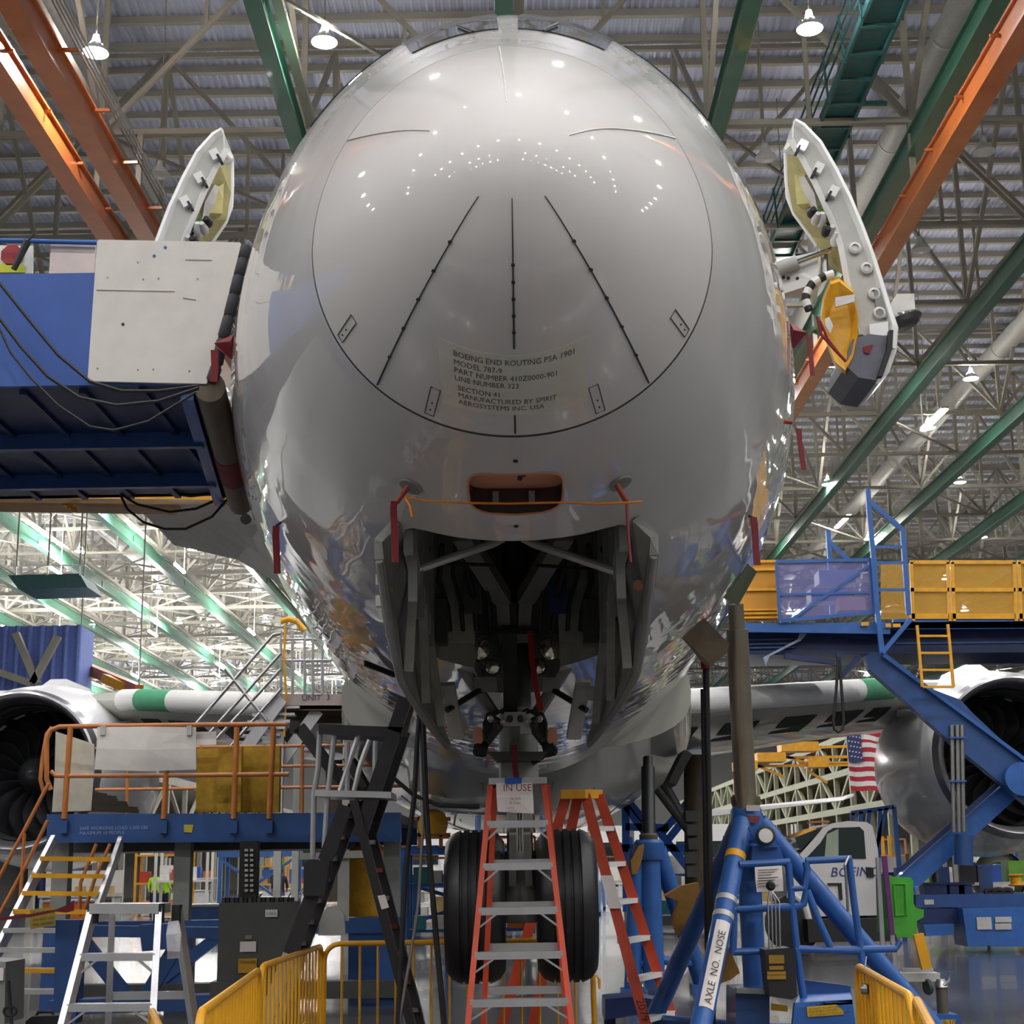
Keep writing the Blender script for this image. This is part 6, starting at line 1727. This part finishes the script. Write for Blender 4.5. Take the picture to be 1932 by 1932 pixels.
# wing of the next aircraft in line
one('distant_wing', MB().prism([A(1340, 1528, 60), A(1600, 1502, 56), A(1612, 1497, 56), A(1610, 1503, 56), A(1590, 1510, 56), A(1340, 1540, 60)], (0, 1.5, 0)), WHITE, 'white wing of another aircraft seen low behind the jack', 'aircraft wing')
for q, (x, y, r_) in enumerate(((1886, 1655, 50), (1795, 1655, 38))):
    o = A(x, y, 42)
    t = thing('engine_stand', ['round dark engine cover with a white centre on a stand at the far right', 'smaller round dark engine cover on a stand at the far right'][q], 'engine stand', (o.x, 42, 0))
    k = r_ * 42 / 2923
    W(MB().lathe([(k, 0), (k * 1.02, 0.2), (k * 0.9, 0.1), (k * 0.55, 0.02)], o, (0, 1, 0), 32, False), 'ring', mat('ring_olive', (70, 72, 60), 0.4), t, True)
    W(MB().lathe([(k * 0.98, 0.1), (k * 0.5, 0.12)], o, (0, 1, 0), 32, False), 'dark_face', BLADE, t)
    W(MB().lathe([(k * 0.56, 0.05), (k * 0.4, -0.1), (0, -0.15)], o + V((0, 0, -k * 0.3)), (0, 1, 0), 28, False), 'centre_cap', WHITE, t, True)
    W(MB().box((o.x, 42.3, (o.z - k) / 2), (k * 1.6, 0.8, max(0.2, o.z - k))), 'cradle', DBLUE, t)
# blue draped block and white walls far on the left
bw = thing('paint_booth', 'tall blue curtained booth beyond the left engine', 'booth', (A(60, 1250, 85).x, 86, 0))
p0, p1 = A(-40, 1180, 85), A(145, 1190, 85)
W(MB().box(((p0.x + p1.x) / 2, 87, p0.z / 2), (p1.x - p0.x, 3, p0.z)), 'curtain_box', mat('booth_blue', (112, 134, 208), 0.6, bump=0.3, bscale=1), bw)
for i in range(9):
    x = p0.x + (p1.x - p0.x) * i / 8
    W(MB().tube((x, 85.4, 0), (x, 85.4, p0.z), 0.16, 8), 'curtain_fold', MATS['booth_blue'], bw, True)
for a_, b_ in (((-20, 1262), (60, 1290)), ((30, 1195), (70, 1290)), ((110, 1200), (62, 1290))):
    W(MB().bar(A(*a_, 84), A(*b_, 84), 0.38), 'booth_truss', CREAM, bw)
tp = thing('hung_platform', 'teal platform hung from the roof at far left', 'platform', A(100, 1095, 80))
W(MB().prism([A(15, 1085, 78), A(150, 1082, 78), A(165, 1108, 78), A(35, 1112, 78)], (0, 3, 0)), 'platform_plate', TEAL, tp)
for x in (30, 90, 150):
    W(MB().bar(A(x, 1085, 78.5), V((A(x, 1085, 78.5).x, 78.5, ZD + 0.13)), 0.07), 'hanger', CREAM, tp)
    W(MB().bar(A(x, 1085, 78), A(x, 1068, 78), 0.06), 'rail_post', ALU, tp)
W(MB().bar(A(15, 1068, 78), A(160, 1066, 78), 0.06), 'rail', ALU, tp)
hc = thing('bridge_crane', 'orange and yellow crane bridge above the left engine', 'crane', A(220, 1270, 90))
W(MB().bar(A(150, 1255, 90), A(262, 1302, 84), 0.5, 0.6), 'girder', ORANGE, hc)
W(MB().bar(A(198, 1280, 86), A(240, 1298, 85), 0.55, 0.5), 'trolley', YELLOW, hc)
for x in (150, 262):
    p = A(x, 1255 if x == 150 else 1302, 90 if x == 150 else 84)
    W(MB().bar(p, V((p.x, p.y, ZD + 0.13)), 0.07), 'hanger', CREAM, hc)


# ------------------------------------------------------------------ shop-floor clutter
BOXC = [mat('box_' + n, c, 0.6) for n, c in (('red', (190, 60, 40)), ('white', (222, 220, 214)), ('blue', (50, 90, 180)), ('tan', (180, 150, 100)), ('green', (110, 170, 60)), ('orange', (220, 110, 40)), ('grey', (130, 132, 136)), ('teal', (60, 150, 160)), ('dark', (40, 42, 48)))]


def rack(x, y, w_, h_, lab, m_):
    t = thing('storage_rack', lab, 'storage rack', (x, y, 0), 'storage racks on the shop floor')
    for sx in (-1, 1):
        for sy in (0, 0.9):
            W(MB().bar((x + sx * w_ / 2, y + sy, 0), (x + sx * w_ / 2, y + sy, h_), 0.09), 'upright', m_, t)
    n = max(2, int(h_ / 0.85))
    for i in range(n):
        z = 0.15 + i * h_ / n
        W(MB().box((x, y + 0.45, z), (w_, 0.95, 0.07)), 'shelf', m_, t)
        u = -w_ / 2 + 0.12
        while u < w_ / 2 - 0.45:
            bw_ = rnd.uniform(0.25, 0.6)
            bh = rnd.uniform(0.2, 0.6)
            bo = W(MB().box((x + u + bw_ / 2, y + 0.4, z + 0.035 + bh / 2), (bw_, 0.6, bh)), 'stored_box', rnd.choice(BOXC), t)
            u += bw_ + rnd.uniform(0.03, 0.25)


def bench(x, y, w_, lab):
    t = thing('work_bench', lab, 'work bench', (x, y, 0), 'work benches on the shop floor')
    c_ = rnd.choice([GREY, LGREY, DBLUE])
    W(MB().box((x, y, 0.9), (w_, 0.9, 0.08)), 'bench_top', LGREY, t)
    for sx in (-1, 1):
        W(MB().box((x + sx * (w_ / 2 - 0.1), y, 0.43), (0.1, 0.8, 0.86)), 'bench_leg', c_, t)
    W(MB().box((x, y + 0.4, 1.35), (w_, 0.06, 0.8)), 'back_panel', rnd.choice([WHITE, WHITE, OFFWHITE, BLUE]), t)
    for i in range(int(w_ / 0.5)):
        W(MB().box((x - w_ / 2 + 0.35 + 0.5 * i, y - 0.05, 0.94 + 0.14), (0.3, 0.3, 0.28)), 'bench_item', rnd.choice(BOXC), t)


def blue_stand(x, y, w_, h_, lab, rail_m):
    t = thing('access_stand', lab, 'work stand', (x, y, 0), 'access stands on the shop floor')
    W(MB().box((x, y + 0.9, h_), (w_, 1.8, 0.22)), 'deck', BLUE, t)
    for sx in (-1, 1):
        for sy in (0.1, 1.7):
            W(MB().bar((x + sx * (w_ / 2 - 0.1), y + sy, 0), (x + sx * (w_ / 2 - 0.1), y + sy, h_), 0.14), 'leg', BLUE, t)
        W(MB().bar((x + sx * (w_ / 2 - 0.1), y + 0.1, 0.2), (x - sx * (w_ / 2 - 0.1), y + 0.1, h_ - 0.2), 0.1), 'cross_brace', BLUE, t)
    for z in (0.55, 1.1):
        W(MB().bar((x - w_ / 2, y, h_ + z), (x + w_ / 2, y, h_ + z), 0.06), 'rail', rail_m, t)
    k = int(w_ / 0.9)
    for i in range(k + 1):
        W(MB().bar((x - w_ / 2 + w_ * i / k, y, h_ + 0.1), (x - w_ / 2 + w_ * i / k, y, h_ + 1.1), 0.06), 'rail_post', rail_m, t)
    W(MB().bar((x + w_ / 2 + 0.1, y - 1.2, 0.05), (x + w_ / 2 + 0.1, y + 0.1, h_), 0.1, 0.2), 'stair_stringer', BLUE, t)


def cart(x, y, lab, m_):
    t = thing('parts_cart', lab, 'cart', (x, y, 0), 'carts on the shop floor')
    W(MB().box((x, y, 0.55), (1.5, 0.9, 0.5)), 'cart_body', m_, t)
    W(MB().box((x, y, 0.84), (1.6, 1.0, 0.06)), 'cart_top', LGREY, t)
    for sx in (-1, 1):
        W(MB().lathe([(0.12, -0.04), (0.14, 0), (0.12, 0.04)], (x + sx * 0.6, y - 0.4, 0.15), (1, 0, 0), 14), 'castor', BLACK, t, True)
    W(MB().path([(x + 0.75, y - 0.3, 0.8), (x + 0.95, y - 0.3, 1.1), (x + 0.95, y + 0.3, 1.1), (x + 0.75, y + 0.3, 0.8)], 0.025, 6), 'push_handle', STEEL, t, True)


def where(x, y):
    px = 976 + x * 2923 / y
    for lim, w_ in ((150, 'at the far left'), (330, 'under the left work stand'), (560, 'behind the grey cabinet'), (760, 'behind the black ladder'), (900, 'left of the nose wheels'), (1130, 'behind the nose wheels'), (1300, 'right of the nose wheels'), (1450, 'behind the nose jack'), (1700, 'behind the white cab')):
        if px < lim:
            return w_
    return 'at the far right'


cnt = {}


def lab(kind, x, y):
    b = '%s %s' % (kind, where(x, y))
    cnt[b] = cnt.get(b, 0) + 1
    n = cnt[b]
    return b if n == 1 else '%s %s, %s from the camera' % (kind, where(x, y), ORD[n - 1])


spots = []


def free(x, y, w_):
    for a_, b_, c_ in spots:
        if abs(x - a_) < (w_ + c_) / 2 + 0.3 and abs(y - b_) < 2.4:
            return False
    spots.append((x, y, w_))
    return True


for y in (38, 43, 48, 54, 61, 69, 78, 90):
    for i in range(16):
        x = rnd.uniform(-0.345, 0.345) * y
        if y < 46 and 4 < abs(x) < 15:
            if rnd.random() < 0.6:
                continue
        if abs(x) > 16.5 and y > 60:
            continue
        if abs(x) < 4.5 and y < 36:
            continue
        k = rnd.random()
        if k < 0.34:
            w_ = rnd.uniform(1.8, 3.2)
            h_ = rnd.uniform(1.4, 2.5) if y < 50 else rnd.uniform(1.8, 3.4)
            if free(x, y, w_):
                m_ = rnd.choice([WHITE, BLUE, OFFWHITE, YELLOW])
                rack(x, y, w_, h_, lab({WHITE.name: 'white', BLUE.name: 'blue', OFFWHITE.name: 'cream', YELLOW.name: 'yellow'}[m_.name] + ' storage rack of boxes', x, y), m_)
        elif k < 0.55:
            w_ = rnd.uniform(1.8, 3.0)
            if free(x, y, w_):
                bench(x, y, w_, lab('work bench with small boxes', x, y))
        elif k < 0.8:
            w_ = rnd.uniform(2.2, 3.6)
            if free(x, y, w_ + 0.5):
                m_ = rnd.choice([YELLOW, ORAIL, YELLOW])
                blue_stand(x, y, w_, rnd.uniform(0.7, 1.5) if y < 55 else rnd.uniform(1.0, 3.0), lab('blue access stand with %s rails' % ('yellow' if m_ is YELLOW else 'orange'), x, y), m_)
        else:
            if free(x, y, 1.8):
                j = rnd.randrange(4)
                cart(x, y, lab(['grey', 'blue', 'orange', 'white'][j] + ' parts cart', x, y), [GREY, BLUE, BOXC[5], WHITE][j])
# white partitions added to brighten the band across the far hall
for i in range(4):
    x = -12 + 8 * i
    t = thing('added_white_partition', 'white partition with windows added to brighten the far hall, %s from the left' % ORD[i], 'partition', (x, 108, 0), 'white partitions added to brighten the far hall')
    W(MB().box((x, 108, 2.2), (7.6, 0.2, 4.4)), 'wall_board', WHITE, t)
    for k in range(3):
        W(MB().box((x - 2.4 + 2.4 * k, 107.86, 2.6), (1.8, 0.06, 1.3)), 'window_pane', GLASS, t)
    W(MB().box((x, 107.85, 0.5), (7.6, 0.06, 0.9)), 'kick_board', rnd.choice([BLUE, YELLOW, LGREY]), t)
# blue A-frame stand right of the nose wheels
fs_ = thing('frame_stand', 'bright blue diagonal frame stand beyond the jack', 'work stand', (A(1240, 1700, 34).x, 34, 0))
for a_, b_ in (((1175, 1500), (1225, 1560)), ((1180, 1520), (1230, 1590)), ((1180, 1560), (1260, 1562)), ((1250, 1570), (1300, 1510)), ((1262, 1582), (1312, 1520)), ((1240, 1565), (1300, 1640)), ((1180, 1500), (1182, 1720)), ((1300, 1500), (1302, 1720)), ((1165, 1600), (1310, 1600))):
    W(MB().bar(A(*a_, 34), A(*b_, 34), 0.16), 'frame_tube', mat('bright_blue_paint', (40, 110, 220), 0.4), fs_)
# yellow drum bag and blue hose left of the wheels
one('yellow_drum', MB().lathe([(0.0, 0), (0.32, 0.02), (0.36, 0.5), (0.3, 0.85), (0.12, 1.0), (0, 1.02)], (A(690, 1700, 20.5).x, 20.5, 1.0), (0, 0, 1), 20), BAG, 'yellow covered drum behind the black ladder', 'drum', smooth=True)
one('drum_table', MB().box((A(690, 1700, 20.5).x, 20.5, 0.95), (0.8, 0.7, 0.08)).box((A(690, 1700, 20.5).x, 20.5, 0.46), (0.4, 0.4, 0.92)), DBLUE, 'blue pedestal under the yellow covered drum', 'pedestal')
one('yellow_bag', MB().lathe([(0.0, 0), (0.2, 0.03), (0.24, 0.2), (0.18, 0.36), (0.05, 0.42), (0, 0.42)], A(817, 1578, 24), (0, 0, 1), 16), BAG, 'yellow bag hanging on the stand left of the nose wheels', 'bag', smooth=True)
bh = thing('guard_stand', 'blue stand with orange rails just left of the nose wheels', 'work stand', (A(790, 1700, 24.5).x, 24.5, 0))
for y in (1545, 1575):
    W(MB().bar(A(760, y, 24.5), A(850, y, 24.5), 0.06), 'rail', ORAIL, bh)
for x in (762, 792, 832):
    W(MB().bar(A(x, 1540, 24.5), A(x, 1600, 24.5), 0.06), 'rail_post', ORAIL, bh)
W(MB().prism([A(756, 1596, 24.5), A(852, 1596, 24.5), A(852, 1612, 24.5), A(756, 1612, 24.5)], (0, 1.5, 0)), 'deck', BLUE, bh)
for x in (760, 846):
    p = A(x, 1610, 24.5)
    W(MB().bar(p, V((p.x, 24.5, 0)), 0.12), 'leg', BLUE, bh)


# ------------------------------------------------------------------ people far away
def person(x, y, rot, shirt, pants, labl, arm=0.5):
    J = {'pel': (0, 0, 0.95), 'sp': (0, 0, 1.15), 'ch': (0, 0, 1.36), 'nk': (0, 0.01, 1.5), 'hd0': (0, 0.02, 1.56), 'hd1': (0, 0.0, 1.66), 'hd2': (0, 0.01, 1.75)}
    E_ = [('pel', 'sp'), ('sp', 'ch'), ('ch', 'nk'), ('nk', 'hd0'), ('hd0', 'hd1'), ('hd1', 'hd2')]
    rad = {'pel': (0.16, 0.11), 'sp': (0.145, 0.10), 'ch': (0.17, 0.115), 'nk': (0.06, 0.06), 'hd0': (0.075, 0.085), 'hd1': (0.085, 0.1), 'hd2': (0.06, 0.07)}
    for s_, n in ((-1, 'l'), (1, 'r')):
        for nm, p, r_ in (('sh', (0.19 * s_, 0, 1.41), 0.065), ('el', (0.25 * s_, -0.06 * arm, 1.14), 0.045), ('wr', (0.24 * s_, -0.28 * arm, 1.0), 0.034), ('ha', (0.235 * s_, -0.34 * arm, 0.93), 0.036), ('hip', (0.1 * s_, 0, 0.9), 0.095), ('kn', (0.11 * s_, -0.02, 0.5), 0.065), ('an', (0.115 * s_, 0.02, 0.09), 0.045), ('to', (0.13 * s_, -0.16, 0.04), 0.04)):
            J[nm + n] = p
            rad[nm + n] = (r_, r_)
        E_ += [('ch', 'sh' + n), ('sh' + n, 'el' + n), ('el' + n, 'wr' + n), ('wr' + n, 'ha' + n), ('pel', 'hip' + n), ('hip' + n, 'kn' + n), ('kn' + n, 'an' + n), ('an' + n, 'to' + n)]
    ks = list(J)
    me = bpy.data.meshes.new('person')
    me.from_pydata([J[k] for k in ks], [(ks.index(a_), ks.index(b_)) for a_, b_ in E_], [])
    ob = bpy.data.objects.new('person', me)
    COL.objects.link(ob)
    md = ob.modifiers.new('skin', 'SKIN')
    for i, k in enumerate(ks):
        me.skin_vertices[0].data[i].radius = rad[k]
    me.skin_vertices[0].data[0].use_root = True
    ob.modifiers.new('sub', 'SUBSURF').levels = 1
    bpy.context.view_layer.update()
    nm_ = bpy.data.meshes.new_from_object(ob.evaluated_get(bpy.context.evaluated_depsgraph_get()))
    ob.modifiers.clear()
    ob.data = nm_
    for m_ in (SKINTONE, shirt, pants, BLACK):
        nm_.materials.append(m_)
    for p in nm_.polygons:
        z = p.center.z
        far_ = abs(p.center.x) > 0.17 and z < 1.12
        p.material_index = 3 if z < 0.1 else 2 if z < 0.96 and not (far_ and z > 0.85) else 0 if (z > 1.5 or (far_ and z < 1.08)) else 1
        p.use_smooth = True
    ob.location = (x, y, 0)
    ob.rotation_euler = (0, 0, rot)
    tag(ob, labl, 'person')
    hr = MB().lathe([(0.0, 0.16), (0.07, 0.14), (0.1, 0.07), (0.098, 0.0), (0.08, -0.05)], (0, 0.03, 1.64), (0, 0.2, 1), 14, False).build('hair', mat('hair_brown', (52, 38, 28), 0.7), None, True)
    hr.parent = ob
    return ob


person(A(528, 1660, 52).x, 52, math.pi + 0.2, NAVYC, mat('jeans', (84, 94, 130), 0.8), 'person in a navy shirt and jeans seen from behind, beyond the grey cabinet')
person(A(293, 1650, 58).x, 58, 0.4, HIVIS, NAVYC, 'person in a lime hi-vis vest beyond the left work stand, the left one')
person(A(312, 1655, 56).x, 56, 2.4, HIVIS, NAVYC, 'person in a lime hi-vis vest beyond the left work stand, the right one')
